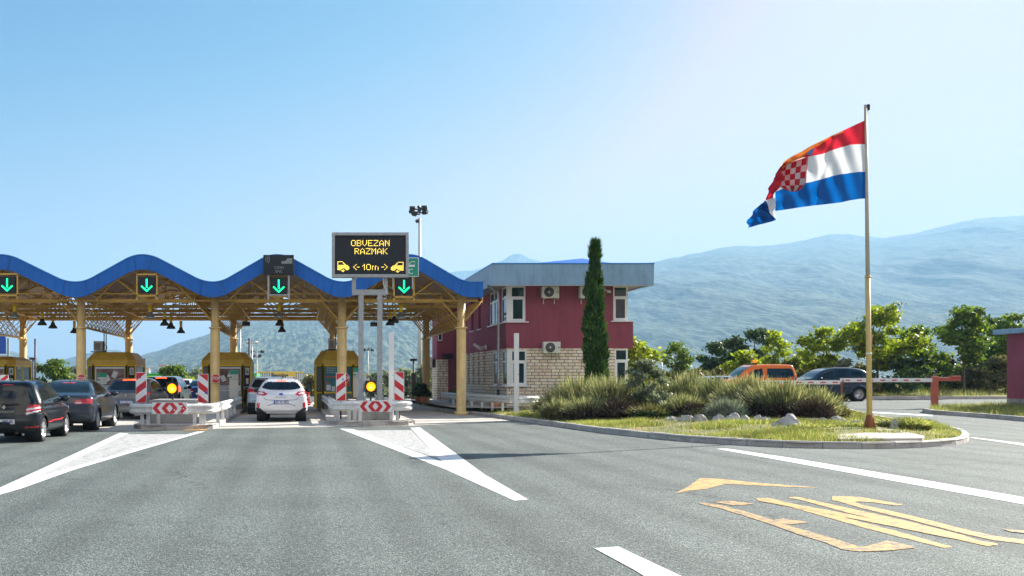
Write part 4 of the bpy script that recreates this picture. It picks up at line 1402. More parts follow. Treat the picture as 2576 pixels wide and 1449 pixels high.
# ================================================================== guardrails
def wbeam(mb, line, zt, h=.31):
    """W profile rail swept along a line of (x, y); the ridges face the line's right hand"""
    prof = [(0, 0), (.03, .02), (.075, .055), (.075, .10), (.02, .135), (.02, .175), (.075, .21), (.075, .255), (.03, .29), (0, .31)]
    P = [Vector((p[0], p[1])) for p in line]; z_ = [p[2] if len(p) > 2 else zt for p in line]
    vs = []
    for i, p in enumerate(P):
        t = (P[min(i + 1, len(P) - 1)] - P[max(i - 1, 0)]).normalized(); n = Vector((t.y, -t.x))
        for (o, z) in prof: vs.append((p.x + n.x * o, p.y + n.y * o, z_[i] - h + z))
    m = len(prof); fs = []
    for i in range(len(P) - 1):
        for k in range(m - 1): fs.append((i * m + k, (i + 1) * m + k, (i + 1) * m + k + 1, i * m + k + 1))
    bk = [(v[0] + 0.001, v[1] + .006, v[2]) for v in vs]
    mb.add(vs, fs)
    return P
def guardrail(label, line, zt, posts, foot, group='steel guardrails round the islands', bothsides=None):
    c = Vector((line[len(line) // 2][0], line[len(line) // 2][1], foot))
    o = empty('guardrail', label, 'guardrail', c, group=group)
    inv = Matrix.Translation(-c)
    mb = MB(); wbeam(mb, [tuple(q) for q in catmull([(p[0], p[1], zt) for p in line], 5)], zt); b = mb.build('rail', RAIL, o); b.matrix_parent_inverse = inv
    for (x, y) in posts:
        mb = MB(); mb.box(x - .05, x + .05, y + .06, y + .075, foot - .02, zt - .04); mb.box(x - .05, x - .038, y + .0, y + .06, foot - .02, zt - .04); mb.box(x - .05, x - .038, y + .075, y + .14, foot - .02, zt - .04)
        b = mb.build('post', RAIL, o); b.matrix_parent_inverse = inv
    mb = MB()
    for (x, y) in posts:
        for dz in (.09, .22):
            mb.tube((x - .06, y - .09, zt - dz), (x - .06, y - .02, zt - dz), .016, 6); 
    b = mb.build('bolts', DKSTEEL, o); b.matrix_parent_inverse = inv
    return o
def line_at(pts): return [(cx(x, Y), Y) for x, Y in pts]
guardrail('curved guardrail across the head of the left island', line_at([(330, 29.9), (345, 29.8), (430, 29.65), (520, 30.0), (540, 30.3)]), .78, line_at([(357, 29.9), (372, 29.9), (398, 29.85), (489, 29.9), (505, 29.95), (513, 30.0)]), .14)
guardrail('guardrail running back along the right side of the left island', [(-2.62, 30.3), (-2.5, 33), (-2.48, 37), (-2.48, 41.5)], .80, [(-2.6, 31.5), (-2.6, 33.5), (-2.6, 35.5), (-2.6, 37.5), (-2.6, 39.5)], .14)
guardrail('curved guardrail across the head of the middle island', line_at([(840, 33.0), (850, 32.75), (885, 32.6), (980, 32.6), (1020, 32.75), (1033, 33.1)]), .79, line_at([(878, 32.8), (893, 32.8), (906, 32.7), (984, 32.7), (1000, 32.75)]), .14)
guardrail('guardrail running back along the left side of the middle island', [(1.05, 50), (1.08, 44), (1.10, 38), (1.14, 33.0)], .80, [(1.3, 34.0), (1.3, 36.2), (1.3, 38.4), (1.3, 41), (1.3, 44), (1.3, 47)], .14)
guardrail('low guardrail before the stone wall of the red building', line_at([(1112, 51.5), (1150, 47.5), (1205, 43.4), (1262, 40.6), (1285, 39.8)]), .86, line_at([(1141, 48.5), (1163, 46.6), (1187, 44.6), (1213, 43.1), (1239, 41.8), (1265, 40.8)]), .22)
guardrail('short curved guardrail end right of the white post', line_at([(1304, 38.4), (1325, 38.3), (1345, 38.5), (1352, 38.9)]), .86, line_at([(1338, 38.6)]), .25)
# rounded end piece of the long rail
a = MB(); prof = catmull([(cx(1284, 39.8), 39.8, 0), (cx(1295, 39.4), 39.35, 0), (cx(1303, 39.4), 39.6, 0)], 5)
for p, q in zip(prof[:-1], prof[1:]): a.prism([(p.x, p.y, .55), (q.x, q.y, .55), (q.x, q.y, .87), (p.x, p.y, .87)], (0, .01, 0))
tag(a.build('guardrail_end_piece', RAIL), 'rounded steel end piece where the low guardrail meets the white post', 'guardrail end')
# yellow paint patch on the left island kerb
o = sheet('yellow_road_patch', [(p.x, p.y) for p in (G(458, 1083.6), G(480, 1080), G(517, 1079), G(522, 1083))], YELPAINT, up=0.012)

# ================================================================== toll booths
def poster_mat(name, cols, scale, seed):
    m, t, b = new_mat(name)
    tc = nd(t, 'ShaderNodeTexCoord')
    mp = nd(t, 'ShaderNodeMapping'); L(t, tc.outputs['Object'], mp.inputs[0]); mp.inputs['Location'].default_value = (seed, 0, seed)
    v = nd(t, 'ShaderNodeTexVoronoi', Scale=scale); L(t, mp.outputs[0], v.inputs['Vector'])
    sp = nd(t, 'ShaderNodeSeparateColor'); L(t, v.outputs['Color'], sp.inputs[0])
    n = noise(t, scale * .8, 3, .6, vec=mp.outputs[0])
    ad = nd(t, 'ShaderNodeMath', operation='MULTIPLY_ADD'); L(t, sp.outputs[0], ad.inputs[0]); ad.inputs[1].default_value = .35; L(t, n.outputs[0], ad.inputs[2])
    r = ramp(t, ad.outputs[0], cols)
    L(t, r.outputs[0], b.inputs['Base Color']); b.inputs['Roughness'].default_value = .3
    return m
POSTA = poster_mat('hands_poster_print', [(.35, (.03, .03, .035)), (.55, (.14, .07, .06)), (.75, (.32, .20, .17)), (.95, (.12, .10, .11))], 2.6, 3)
POSTB = poster_mat('teal_poster_print', [(.35, (.01, .06, .09)), (.6, (.01, .12, .15)), (.8, (.02, .2, .22))], 1.3, 8)
PSTWHITE = simple('poster_white', (.72, .76, .80), .5, var=.05)
PSTGREY = simple('poster_grey_blue', (.38, .42, .48), .5, var=.05)
ORANGEINK = simple('orange_ink', (.55, .10, .05), .5, var=.05)
NAVYINK = simple('navy_ink', (.03, .06, .2), .5, var=.05)
def booth(label, num, X0, Yb, w=2.2, d=3.4, ht=2.78, poster='hands'):
    """chamfered kiosk; X0 centre, Yb front face"""
    o = empty('toll_booth', label, 'toll booth', (X0, Yb, .14), group='yellow toll booths')
    H = ht - .14; c = .32
    P = [(-w / 2 + c, 0), (w / 2 - c, 0), (w / 2, c), (w / 2, d - c), (w / 2 - c, d), (-w / 2 + c, d), (-w / 2, d - c), (-w / 2, c)]
    n = 8
    def ring(z, ins): 
        k = []
        for (x, y) in P:
            k.append((x * (1 - ins / (w / 2)), d / 2 + (y - d / 2) * (1 - ins / (d / 2)), z))
        return k
    def band(mb, z0, z1, i0=0, i1=0):
        a, b = ring(z0, i0), ring(z1, i1)
        mb.add(a + b, [(k, (k + 1) % n, n + (k + 1) % n, n + k) for k in range(n)])
    mb = MB(); band(mb, 0, .78); mb.build('lower_panels', BOOTHGREY, o)
    mb = MB(); band(mb, .78, 2.02, .012, .012); mb.build('glazing', WINGLASS, o)
    # posts and rails of the yellow frame
    mb = MB()
    for k in range(n):
        a, b = P[k], P[(k + 1) % n]
        mb.bar((a[0], a[1], .76), (b[0], b[1], .76), .05, .07)
        mb.bar((a[0], a[1], 2.02), (b[0], b[1], 2.02), .06, .08)
        mb.bar((a[0], a[1], .0), (a[0], a[1], 2.06), .09, .09)
    for k in (-1, 1):
        mb.bar((k * (w / 2 - c), -.02, 0), (k * (w / 2 - c), -.02, 2.05), .11, .05)
        mb.bar((k * w / 2, d * .45, 0), (k * w / 2, d * .45, 2.05), .08, .08)
    mb.build('yellow_frame', BOOTHYEL, o)
    mb = MB(); a, b = ring(2.05, -.04), ring(2.30, -.04); e = ring(H, .28); 
    band(mb, 2.05, 2.28, -.05, -.05); band(mb, 2.28, H, -.05, .26)
    mb.poly(ring(2.05, -.05)); mb.poly(ring(H, .26)); mb.build('cornice', BOOTHTOP, o)
    pw = w - 2 * c - .18
    if poster == 'hands':
        mb = MB(); mb.box(-pw / 2, pw / 2, -.035, -.03, .40, 1.95); mb.build('poster_sheet', PSTWHITE, o)
        mb = MB(); mb.box(-pw / 2 + .06, pw / 2 - .02, -.042, -.037, 1.10, 1.86); mb.build('poster_picture', POSTA, o)
        mb = MB(); mb.box(-pw / 2, pw / 2, -.042, -.037, .40, .84); mb.build('poster_foot', PSTGREY, o)
        mb = MB()
        for (x, z, a, s) in ((-.12, 1.42, -.4, 1), (.22, 1.60, .5, 1.1)):
            M = T(x, -.046, z) @ Matrix.Rotation(a, 4, 'Y')
            mb.box(-.10 * s, .10 * s, -.002, .002, -.14 * s, .14 * s, M)
        mb.build('card_shapes', PSTWHITE, o)
        text('lettering', 'Choose to pay\nwhere you travel!', .115, NAVYINK, o, T(-pw / 2 + .10, -.048, 1.00), align='LEFT')
        if num == '5': text('lettering', 'VISA', .15, NAVYINK, o, T(pw * .32, -.048, .66), bold=.004)
    else:
        mb = MB(); mb.box(-pw / 2, pw / 2, -.035, -.03, .80, 1.95); mb.build('poster_sheet', POSTB, o)
        text('lettering', 'Whenever you are\nheading to, there is\non your way.', .105, PSTWHITE, o, T(-pw / 2 + .07, -.048, 1.80), align='LEFT')
        mb = MB(); mb.box(-pw / 2 + .07, 0.12, -.040, -.036, 1.46, 1.52); mb.box(-pw / 2 + .07, -.38, -.040, -.036, 1.18, 1.25); mb.box(.40, .55, -.04, -.036, 1.05, 1.30); mb.build('orange_bars', ORANGEINK, o)
        mb = MB(); mb.box(-pw / 2 + .07, -.34, -.040, -.036, .86, 1.12); mb.box(-.30, -.14, -.040, -.036, .82, 1.05); mb.build('notices', PSTWHITE, o)
    # number plate and lane notices on the right chamfer
    M = T(w / 2 - c / 2, c / 2, 0) @ RZ(R(45))
    mb = MB(); mb.box(-.17, .17, -.05, -.02, .30, 1.98, M); mb.build('dark_pane', BLACK, o)
    mb = MB(); mb.box(-.12, .12, -.058, -.052, 1.58, 1.92, M); mb.box(-.08, .08, -.058, -.052, 1.16, 1.42, M); mb.build('number_plate', SIGNWHITE, o)
    text('number', num, .28, SIGNGREEN, o, M @ T(0, -.064, 1.73), bold=.008)
    M2 = T(-w / 2 + c / 2, c / 2, 0) @ RZ(R(-45))
    mb = MB(); mb.box(-.14, .14, -.05, -.02, .85, 1.95, M2); mb.build('grey_pane', BOOTHGREY, o)
    # side hatch
    mb = MB(); mb.box(w / 2 + .0, w / 2 + .05, .55, 1.35, .9, 1.95); mb.build('side_window_frame', WHITEPLAST, o)
    mb = MB(); mb.box(w / 2 + .052, w / 2 + .058, .62, 1.28, 1.0, 1.88); mb.build('side_window', WINGLASS, o)
    mb = MB(); mb.cbox(w / 2, w / 2 + .18, .55, 1.4, .80, .86, .01); mb.build('counter', BOOTHTOP, o)
    return o
booth('yellow booth numbered 5 left of the grey estate car, its front showing a hands poster', '5', -8.78, 46.0)
booth('yellow booth numbered 6 behind the left island STOP sign', '6', -3.42, 46.0)
booth('yellow booth numbered 7 with a teal poster, on the middle island', '7', 1.78, 46.3, w=2.05, ht=2.86, poster='teal')
booth('yellow booth cut by the frame edge, farthest left', '4', -14.55, 46.6, ht=2.6)
def roof_ac(label, x, yt, yb, Y, w=.5):
    a, b = W(x, yb, Y), W(x, yt, Y)
    o = empty('rooftop_unit', label, 'air conditioner', a, group='air conditioning units on booth roofs')
    h = b.z - a.z
    mb = MB(); mb.cbox(-w / 2, w / 2, 0, .7, .06, h, .02); mb.build('casing', WHITEPLAST, o)
    mb = MB(); mb.bar((-w / 2 - .15, .1, .02), (w / 2 + .1, .1, .02), .04, .04); mb.bar((-w / 2 - .15, .5, .02), (w / 2 + .1, .5, .02), .04, .04); mb.build('feet', BLACK, o)
    mb = MB()
    for k in range(7): mb.box(-w / 2 + .05, w / 2 - .08, -.008, -.002, .12 + k * (h - .2) / 7, .12 + (k + .5) * (h - .2) / 7)
    mb.build('grille', DARK, o)
    mb = MB(); pts = catmull([(w / 2, .3, .3), (w / 2 + .12, .3, .35), (w / 2 + .16, .3, .2), (w / 2 + .08, .3, .05), (w / 2, .3, .03)], 5)
    for p, q in zip(pts[:-1], pts[1:]): mb.tube(p, q, .02, 6, caps=False)
    for k in (.02, .12): mb.tube((w / 2 + k, .35, 0), (w / 2 + k, .35, 1.1), .025, 6)
    mb.build('pipes', BLACK, o)
roof_ac('boxy air conditioner on the roof of booth 5', 246, 858, 885.5, 47.5, .42)
roof_ac('slim air conditioner on the roof of booth 7', 835, 852, 881, 47.5, .34)

# ================================================================== two storey administration building
def box_uv(o):
    me = o.data
    uv = me.uv_layers.new(name='UVMap')
    for p in me.polygons:
        n = p.normal
        for li in p.loop_indices:
            c = me.vertices[me.loops[li].vertex_index].co
            if abs(n.x) > abs(n.y) and abs(n.x) > abs(n.z): uv.data[li].uv = (c.y, c.z)
            elif abs(n.y) > abs(n.z): uv.data[li].uv = (c.x, c.z)
            else: uv.data[li].uv = (c.x, c.y)
    return o
BY = 45.0
def bx(x): return cx(x, BY)
def bz(y): return cz(y, BY)
GR = 0.12
bld = empty('office_building', 'two storey red building with stone clad ground floor and grey fascia', 'building', (12.2, 50, GR))
binv = Matrix.Translation((-12.2, -50, -GR))
def bp_(mb, name, mat, parent=None, uv=False):
    o = mb.build(name, mat, parent or bld)
    if parent is None: o.matrix_parent_inverse = binv
    if uv: box_uv(o)
    return o
XL, XR_ = 9.34, 14.86
YBK = 60.0
ZS = bz(876)      # top of stone
ZT = bz(716) + .15
# openings on the front: x0, x1, z0, z1 ; corner windows touch the building edge
UL = (XL, bx(1322), bz(809), bz(719)); LL = (XL, bx(1325), bz(970), bz(880))
UR = (bx(1542), XR_, bz(807), bz(719)); LR = (bx(1546), XR_ + .03, bz(970), bz(877))
def wall_y(mb, y, x0, x1, z0, z1, holes, t=.3):
    """wall facing -Y at y with rectangular openings"""
    xs = sorted({x0, x1} | {min(max(h[k], x0), x1) for h in holes for k in (0, 1)})
    zs = sorted({z0, z1} | {min(max(h[k], z0), z1) for h in holes for k in (2, 3)})
    for a, b in zip(xs[:-1], xs[1:]):
        for c, d in zip(zs[:-1], zs[1:]):
            mx, mz = (a + b) / 2, (c + d) / 2
            if any(h[0] < mx < h[1] and h[2] < mz < h[3] for h in holes): continue
            mb.box(a, b, y, y + t, c, d)
def wall_x(mb, x, y0, y1, z0, z1, holes, t=.3):
    ys = sorted({y0, y1} | {min(max(h[k], y0), y1) for h in holes for k in (0, 1)})
    zs = sorted({z0, z1} | {min(max(h[k], z0), z1) for h in holes for k in (2, 3)})
    for a, b in zip(ys[:-1], ys[1:]):
        for c, d in zip(zs[:-1], zs[1:]):
            my, mz = (a + b) / 2, (c + d) / 2
            if any(h[0] < my < h[1] and h[2] < mz < h[3] for h in holes): continue
            mb.box(x, x + t, a, b, c, d)
CW = 46.25   # how far the corner windows reach round the side
mb = MB(); wall_y(mb, BY, XL, XR_, ZS, ZT, [UL, UR]); mb.box(bx(1355), bx(1592), BY - .004 + .0, BY - .001, ZS, bz(809)) if False else None
sideU = [(BY, CW, UL[2], UL[3]), (46.95, 49.1, UL[2], UL[3]), (51.3, 52.0, UL[2], UL[3]), (53.4, 54.2, UL[2], UL[3]), (55.7, 56.6, UL[2], UL[3])]
sideL = [(BY, CW, LL[2], LL[3]), (46.95, 48.4, LL[2], LL[3])]
wall_x(mb, XL, BY + .3, YBK, ZS, ZT, [(h[0], h[1], h[2], h[3]) for h in sideU])
wall_x(mb, XR_ - .3, BY + .3, YBK, ZS, ZT, [(BY, 46.1, UR[2], UR[3])])
mb.box(XL + .3, XR_ - .3, YBK - .3, YBK, GR - .3, ZT)
bp_(mb, 'red_upper_wall', REDWALL)
# projecting band under the right hand corner window
mb = MB(); mb.cbox(XR_ + .002, bx(1592.5), BY + .0, 49.0, ZS, bz(809), .01); bp_(mb, 'projecting_parapet', REDWALL)
mb = MB()
wall_y(mb, BY + .02, XL + .02, XR_, GR - .4, ZS, [LL, LR])
wall_x(mb, XL + .02, BY + .32, 57.9, GR - .4, ZS - .002, sideL)
wall_x(mb, XR_ - .3, BY + .32, YBK - .3, GR - .4, ZS, [(BY, 46.1, LR[2], LR[3])])
# slim piers that ripple the side wall
for y in (50.2, 51.7, 53.2, 54.8): mb.box(XL - .10, XL + .018, y, y + .9, bz(970), ZS - .003)
mb.box(XL - .12, XL + .016, 49.0, 57.9, GR - .4, bz(970) - .003)
bp_(mb, 'stone_cladding', STONE, uv=True)
# window sills and string
mb = MB()
def sill_front(x0, x1, z, side=None):
    mb.cbox(x0, x1, BY - .09, BY + .01, z - .045, z, .006)
sill_front(XL - .09, UL[1] + .12, UL[2]); sill_front(XL - .05, LL[1] + .10, LL[2])
sill_front(UR[0] - .1, bx(1594), UR[2]); sill_front(LR[0] - .1, XR_ + .1, LR[2])
for (y0, y1, z0, z1) in sideU[0:5] : mb.cbox(XL - .09, XL - .003, y0 + (.02 if y0 == BY else -.1), y1 + .1, z0 - .045, z0, .006)
for (y0, y1, z0, z1) in sideL: mb.cbox(XL - .06, XL - .0, y0 + (.02 if y0 == BY else -.1), y1 + .1, z0 - .045, z0, .006)
bp_(mb, 'window_sills', WHITEF)
# fittings: frame + panes
def window_front(x0, x1, z0, z1, cols, y=BY, trans=.68):
    mb = MB(); f = .075; zt = z0 + (z1 - z0) * trans
    yy = y + .05
    mb.box(x0, x1, yy, yy + .07, z1 - f, z1 - .001); mb.box(x0, x1, yy, yy + .07, z0, z0 + f)
    edges = [x0, x1] + cols
    for e in edges:
        a = e if e == x0 else (e - f if e == x1 else e - f * .8); b = a + f * (1.6 if e in cols else 1)
        mb.box(a, b, yy, yy + .07, z0 + f, z1 - f)
    cs = sorted([x0] + cols + [x1])
    for a, b in zip(cs[:-1], cs[1:]):
        mb.box(a + f, b - f, yy + .002, yy + .065, zt - .045, zt + .045)
        # opening sash inside the lower light
        for (p, q, r, s) in ((a + f, a + f + .05, z0 + f, zt - .045), (b - f - .05, b - f, z0 + f, zt - .045), (a + f + .05, b - f - .05, z0 + f, z0 + f + .05), (a + f + .05, b - f - .05, zt - .095, zt - .045)):
            mb.box(p, q, yy - .012, yy + .05, r, s)
    o = bp_(mb, 'window', WHITEF)
    mb = MB(); mb.box(x0 + f * .5, x1 - f * .5, yy + .03, yy + .04, z0 + f * .5, z1 - f * .5); mb.build('pane', WINGLASS, o)
    mb = MB(); mb.box(x0 + .1, x1 - .1, yy + .25, yy + .26, z0 + .1 + (z1 - z0) * .45, z1 - .1); mb.build('blind', WHITEPLAST, o)
    return o
def window_side(y0, y1, z0, z1, cols, x=XL, trans=.68, sgn=1):
    mb = MB(); f = .075; zt = z0 + (z1 - z0) * trans
    xx = x + .05 * sgn; a_, b_ = sorted((xx, xx + .07 * sgn))
    mb.box(a_, b_, y0, y1, z1 - f, z1 - .001); mb.box(a_, b_, y0, y1, z0, z0 + f)
    cs = sorted([y0] + cols + [y1])
    for k, e in enumerate(cs):
        p = e if k == 0 else (e - f if k == len(cs) - 1 else e - f * .8); q = p + f * (1 if k in (0, len(cs) - 1) else 1.6)
        mb.box(a_, b_, p, q, z0 + f, z1 - f)
    for p, q in zip(cs[:-1], cs[1:]): mb.box(a_ + .002, b_ - .002, p + f, q - f, zt - .045, zt + .045)
    o = bp_(mb, 'window', WHITEF)
    mb = MB(); mb.box(a_ + .03, a_ + .04, y0 + f * .5, y1 - f * .5, z0 + f * .5, z1 - f * .5); mb.build('pane', WINGLASS, o)
    return o
window_front(XL + .19, UL[1], UL[2], UL[3], []); window_front(XL + .21, LL[1], LL[2], LL[3], [])
mb = MB(); mb.box(XL + .03, XL + .188, BY + .045, BY + .12, UL[2], UL[3]); mb.box(XL + .05, XL + .208, BY + .045, BY + .12, LL[2], LL[3]); bp_(mb, 'corner_posts', WHITEF)
window_front(UR[0], UR[1], UR[2], UR[3], []); window_front(LR[0], LR[1] - .03, LR[2], LR[3], [])
window_side(BY + .13, CW, UL[2], UL[3], []); window_side(46.95, 49.1, UL[2], UL[3], [48.0])
window_side(BY + .13, CW, LL[2], LL[3], [], x=XL + .02); window_side(46.95, 48.4, LL[2], LL[3], [], x=XL + .02)
for h in sideU[2:]: window_side(h[0], h[1], h[2], h[3], [], x=XL + .1)
window_side(BY + .13, 46.1, UR[2], UR[3], [], x=XR_, sgn=-1); window_side(BY + .13, 46.1, LR[2], LR[3], [], x=XR_, sgn=-1)
# floors inside so that the rooms are closed and dark
mb = MB(); mb.box(XL + .32, XR_ - .32, BY + .35, YBK - .35, ZS - .1, ZS + .1); mb.box(XL + .32, XR_ - .32, BY + 2.2, BY + 2.3, GR, ZT); bp_(mb, 'inner_floor', BOOTHGREY)
# fascia and roof
FY = 44.0
FT, FB = cz(664, FY), cz(717, FY)
FXL, FXR = cx(1238.5, FY), cx(1645, FY)
mb = MB()
t = .18
# front fascia leans out a little towards its top edge
mb.prism([(FXL, FY, FT), (FXR, FY, FT), (FXR, FY + .05, FB), (FXL, FY + .05, FB)], (0, t, 0))
mb.prism([(FXL, FY + .01, FT - .001), (FXL, YBK + 1, FT - .001), (FXL + .02, YBK + 1, FB), (FXL + .02, FY + .06, FB)], (t, 0, 0))
mb.prism([(FXR - .001, FY + .01, FT - .001), (FXR - .001, YBK + 1, FT - .001), (FXR - .02, YBK + 1, FB), (FXR - .02, FY + .06, FB)], (-t, 0, 0))
bp_(mb, 'fascia', FASCIA)
mb = MB(); e = .045
mb.box(FXL - .02, FXR + .02, FY - .025, FY + .22, FT + .002, FT + e); mb.box(FXL - .02, FXL + .22, FY + .22, YBK + 1, FT + .002, FT + e); mb.box(FXR - .22, FXR + .02, FY + .22, YBK + 1, FT + .002, FT + e)
bp_(mb, 'blue_edge_trim', BLUEROOF)
mb = MB(); mb.box(FXL + .19, FXR - .19, FY + .24, YBK + .9, FB + .05, FB + .09)
for (a, b, c, d) in ((FXL, FXR, FY - .0, FY + .1),): mb.box(a, b, c, d, FB - .03, FB - .002)
bp_(mb, 'soffit', simple('pale_soffit', (.42, .42, .40), .8, var=.1))
mb = MB()
cxm = cx(1444, 52); rz = cz(649, 50.5); zb9 = cz(663, 49)
A = [(cx(1335, 49), 49, zb9), (cx(1545, 49), 49, zb9), (cx(1545, 49), 57, zb9), (cx(1335, 49), 57, zb9)]
mb.add(A + [(cxm, 50.5, rz - .02), (cxm, 55.5, rz - .02)], [(0, 1, 4), (1, 2, 5, 4), (2, 3, 5), (3, 0, 4, 5)])
bp_(mb, 'hipped_roof', BLUE)
mb = MB(); mb.box(FXL + .2, FXR - .2, FY + .3, YBK + .8, FT - .12, FT - .06); bp_(mb, 'flat_roof', BLOCKC)
# downpipe with swan neck
mb = MB(); xq = XL - .09; yq = 45.35
pq = W(1253, 800, 45.2)
pts = catmull([(cx(1228, 44.6), 44.6, FB + .02), (cx(1233, 44.7), 44.7, FB - .06), (cx(1246, 45.05), 45.05, FB - .22), (pq.x, 45.2, FB - .45), (pq.x, 45.2, 2.0)], 5)
for p, q in zip(pts[:-1], pts[1:]): mb.tube(p, q, .055, 10, caps=False)
mb.tube((pq.x, 45.2, 2.0), (pq.x, 45.2, 1.0), .055, 10)
for z in (1.5, 3.0, 4.6): mb.tube((pq.x, 45.2, z), (pq.x, 45.2, z + .06), .07, 10)
bp_(mb, 'downpipe', GALV)
mb = MB(); mb.tube((pq.x, 45.2, GR), (pq.x, 45.2, 1.05), .065, 10); bp_(mb, 'downpipe_foot', BLACK)
mb = MB(); p = W(1490 + 105, 737, 47.2)
pts = catmull([(FXR - .5, 46.6, FB), (FXR - .62, 46.9, FB - .1), (XR_ + .1, 47.4, FB - .25), (XR_ + .08, 47.4, 1.0)], 5)
for a, b in zip(pts[:-1], pts[1:]): mb.tube(a, b, .05, 8, caps=False)
bp_(mb, 'downpipe', GALV)
# rear block that juts towards the lane
YJ = 57.9
mb = MB(); x0 = cx(1099, YJ)
mb.box(x0, XL + .3, YJ, YBK, cz(904, YJ) + .0, ZT - .02); mb.box(cx(1127, YJ), XL + .3, YJ, YBK, GR - .3, cz(904, YJ))
bp_(mb, 'side_block_wall', REDWALL)
mb = MB(); mb.box(x0 + .01, cx(1127, YJ) - .002, YJ + .01, YBK, GR - .3, cz(904, YJ) - .002); bp_(mb, 'side_block_stone', STONE, uv=True)
mb = MB(); mb.cbox(cx(1130, YJ), cx(1150, YJ), YJ - .04, YJ - .003, GR, cz(902, YJ), .01); o = bp_(mb, 'door', REDDOOR)
mb = MB(); mb.tube((cx(1148, YJ), YJ - .09, 1.1), (cx(1146, YJ) - .1, YJ - .09, 1.1), .015, 6); mb.build('handle', GALV, o)
a, b = W(1101, 857, YJ), W(1112, 831, YJ)
mb = MB(); mb.box(a.x, b.x, YJ - .03, YJ - .003, a.z, b.z); o = bp_(mb, 'window', WHITEF); mb = MB(); mb.box(a.x + .04, b.x - .04, YJ - .036, YJ - .031, a.z + .05, b.z - .05); mb.build('pane', WINGLASS, o)
mb = MB(); q = W(1112, 893, YJ)
mb.prism([(q.x, YJ - .005, q.z - .10), (q.x, YJ - .35, q.z - .22), (q.x, YJ - .35, q.z - .14), (q.x, YJ - .005, q.z + .08)], (.62, 0, 0)); bp_(mb, 'door_canopy', BLACK)

# ---- things fixed to or standing by the walls
def ac_unit(label, x0, x1, y0, y1, face=BY, stain=False):
    a, b = W(x0, y1, face - .35), W(x1, y0, face - .35)
    o = empty('outdoor_unit', label, 'air conditioner', ((a.x + b.x) / 2, face - .35, a.z), group='air conditioner units on the red building')
    w, h = b.x - a.x, b.z - a.z
    mb = MB(); mb.cbox(-w / 2, w / 2, 0, .30, 0, h, .02); mb.build('casing', WHITEPLAST, o)
    Mx = T(-w * .10, -.004, h * .5) @ Matrix.Rotation(R(90), 4, 'X')
    r = h * .42
    mb = MB(); mb.lathe([(0, 0), (r, 0), (r, .006), (0, .006)], Mx, 28); mb.build('fan_well', BLACK, o)
    mb = MB(); mb.lathe([(0, .018), (r * .2, .018), (r * .22, .008), (0, .008)], Mx, 16); mb.build('fan_hub', WHITEPLAST, o)
    mb = MB()
    for k in range(4):
        q = r * (.4 + .19 * k); mb.lathe([(q, .012), (q + .007, .012), (q + .007, .016), (q, .016)], Mx, 28)
    for k in range(18):
        w_ = k * PI / 9; mb.tube(Mx @ Vector((r * .2 * math.cos(w_), r * .2 * math.sin(w_), .014)), Mx @ Vector((r * math.cos(w_ + .35), r * math.sin(w_ + .35), .014)), .0035, 4, caps=False)
    mb.build('fan_guard', simple('guard_grey_' + str(len(MATS)), (.30, .31, .31), .5), o)
    mb = MB(); mb.box(w * .33, w * .46, -.006, -.002, h * .46, h * .54); mb.build('badge', BOOTHGREY, o)
    mb = MB()
    for k in (-.32, .32): mb.bar((k * w, .0, -.02), (k * w, .36, -.02), .03, .03); mb.bar((k * w, .34, -.02), (k * w, .34, -.25), .03, .02)
    mb.build('bracket', WHITEPLAST, o)
    mb = MB(); pts = catmull([(w * .5, .2, h * .15), (w * .56, .2, h * .1), (w * .5, .33, -.06)], 5)
    for p, q in zip(pts[:-1], pts[1:]): mb.tube(p, q, .015, 6, caps=False)
    mb.build('pipes', WHITEPLAST, o)
ac_unit('white air conditioner unit on the upper red wall beside the left window', 1363.5, 1406.5, 720, 749.5)
ac_unit('white air conditioner unit on the upper red wall, half hidden by the cypress', 1459, 1502, 720, 749.5)
ac_unit('white air conditioner unit at the joint of red wall and stone', 1366.5, 1410, 859.5, 888.5)
p = W(1097, 912, YJ + .5)
o = empty('outdoor_unit', 'air conditioner unit seen edge-on at the far left corner of the red building', 'air conditioner', (x0 - .35, YJ + .6, p.z - .3), group='air conditioner units on the red building')
mb = MB(); mb.cbox(-.16, .16, 0, .8, 0, .62, .02); mb.build('casing', WHITEPLAST, o)
mb = MB(); mb.box(.16, .38, .1, .15, .0, .5); mb.build('bracket', BLACK, o)
# cameras
p = W(1531, 735, BY - .3)
o = empty('dome_camera', 'white dome camera beside the upper right window', 'camera', p)
mb = MB(); mb.bar((-.18, .2, .12), (-.18, .3, .12), .16, .22); mb.bar((-.18, .2, .10), (.0, .0, .08), .05, .05); mb.build('arm', WHITEPLAST, o)
mb = MB(); mb.lathe([(0, .12), (.07, .11), (.085, .04), (.085, -.02), (0, -.02)], T(.0, .0, -.02), 16); mb.build('housing', WHITEPLAST, o)
mb = MB(); mb.lathe([(.07, -.04), (.06, -.09), (.03, -.12), (0, -.125)], T(.0, .0, -.0), 16); mb.build('dome', BLACK, o)
p = W(1219, 871, 49.6)
o = empty('bullet_camera', 'grey bullet camera pointing at the lane from the side wall', 'camera', (XL - .5, 49.6, p.z))
mb = MB(); mb.bar((.48, 0, -.04), (.05, 0, -.04), .06, .06); mb.bar((.40, 0, -.04), (.48, 0, -.04), .2, .2); mb.build('arm', WHITEPLAST, o)
mb = MB(); mb.cbox(-.07, .07, -.38, .22, -.06, .07, .02, Matrix.Rotation(R(35), 4, 'Z') @ Matrix.Rotation(R(28), 4, 'X')); mb.build('housing', WHITEPLAST, o)
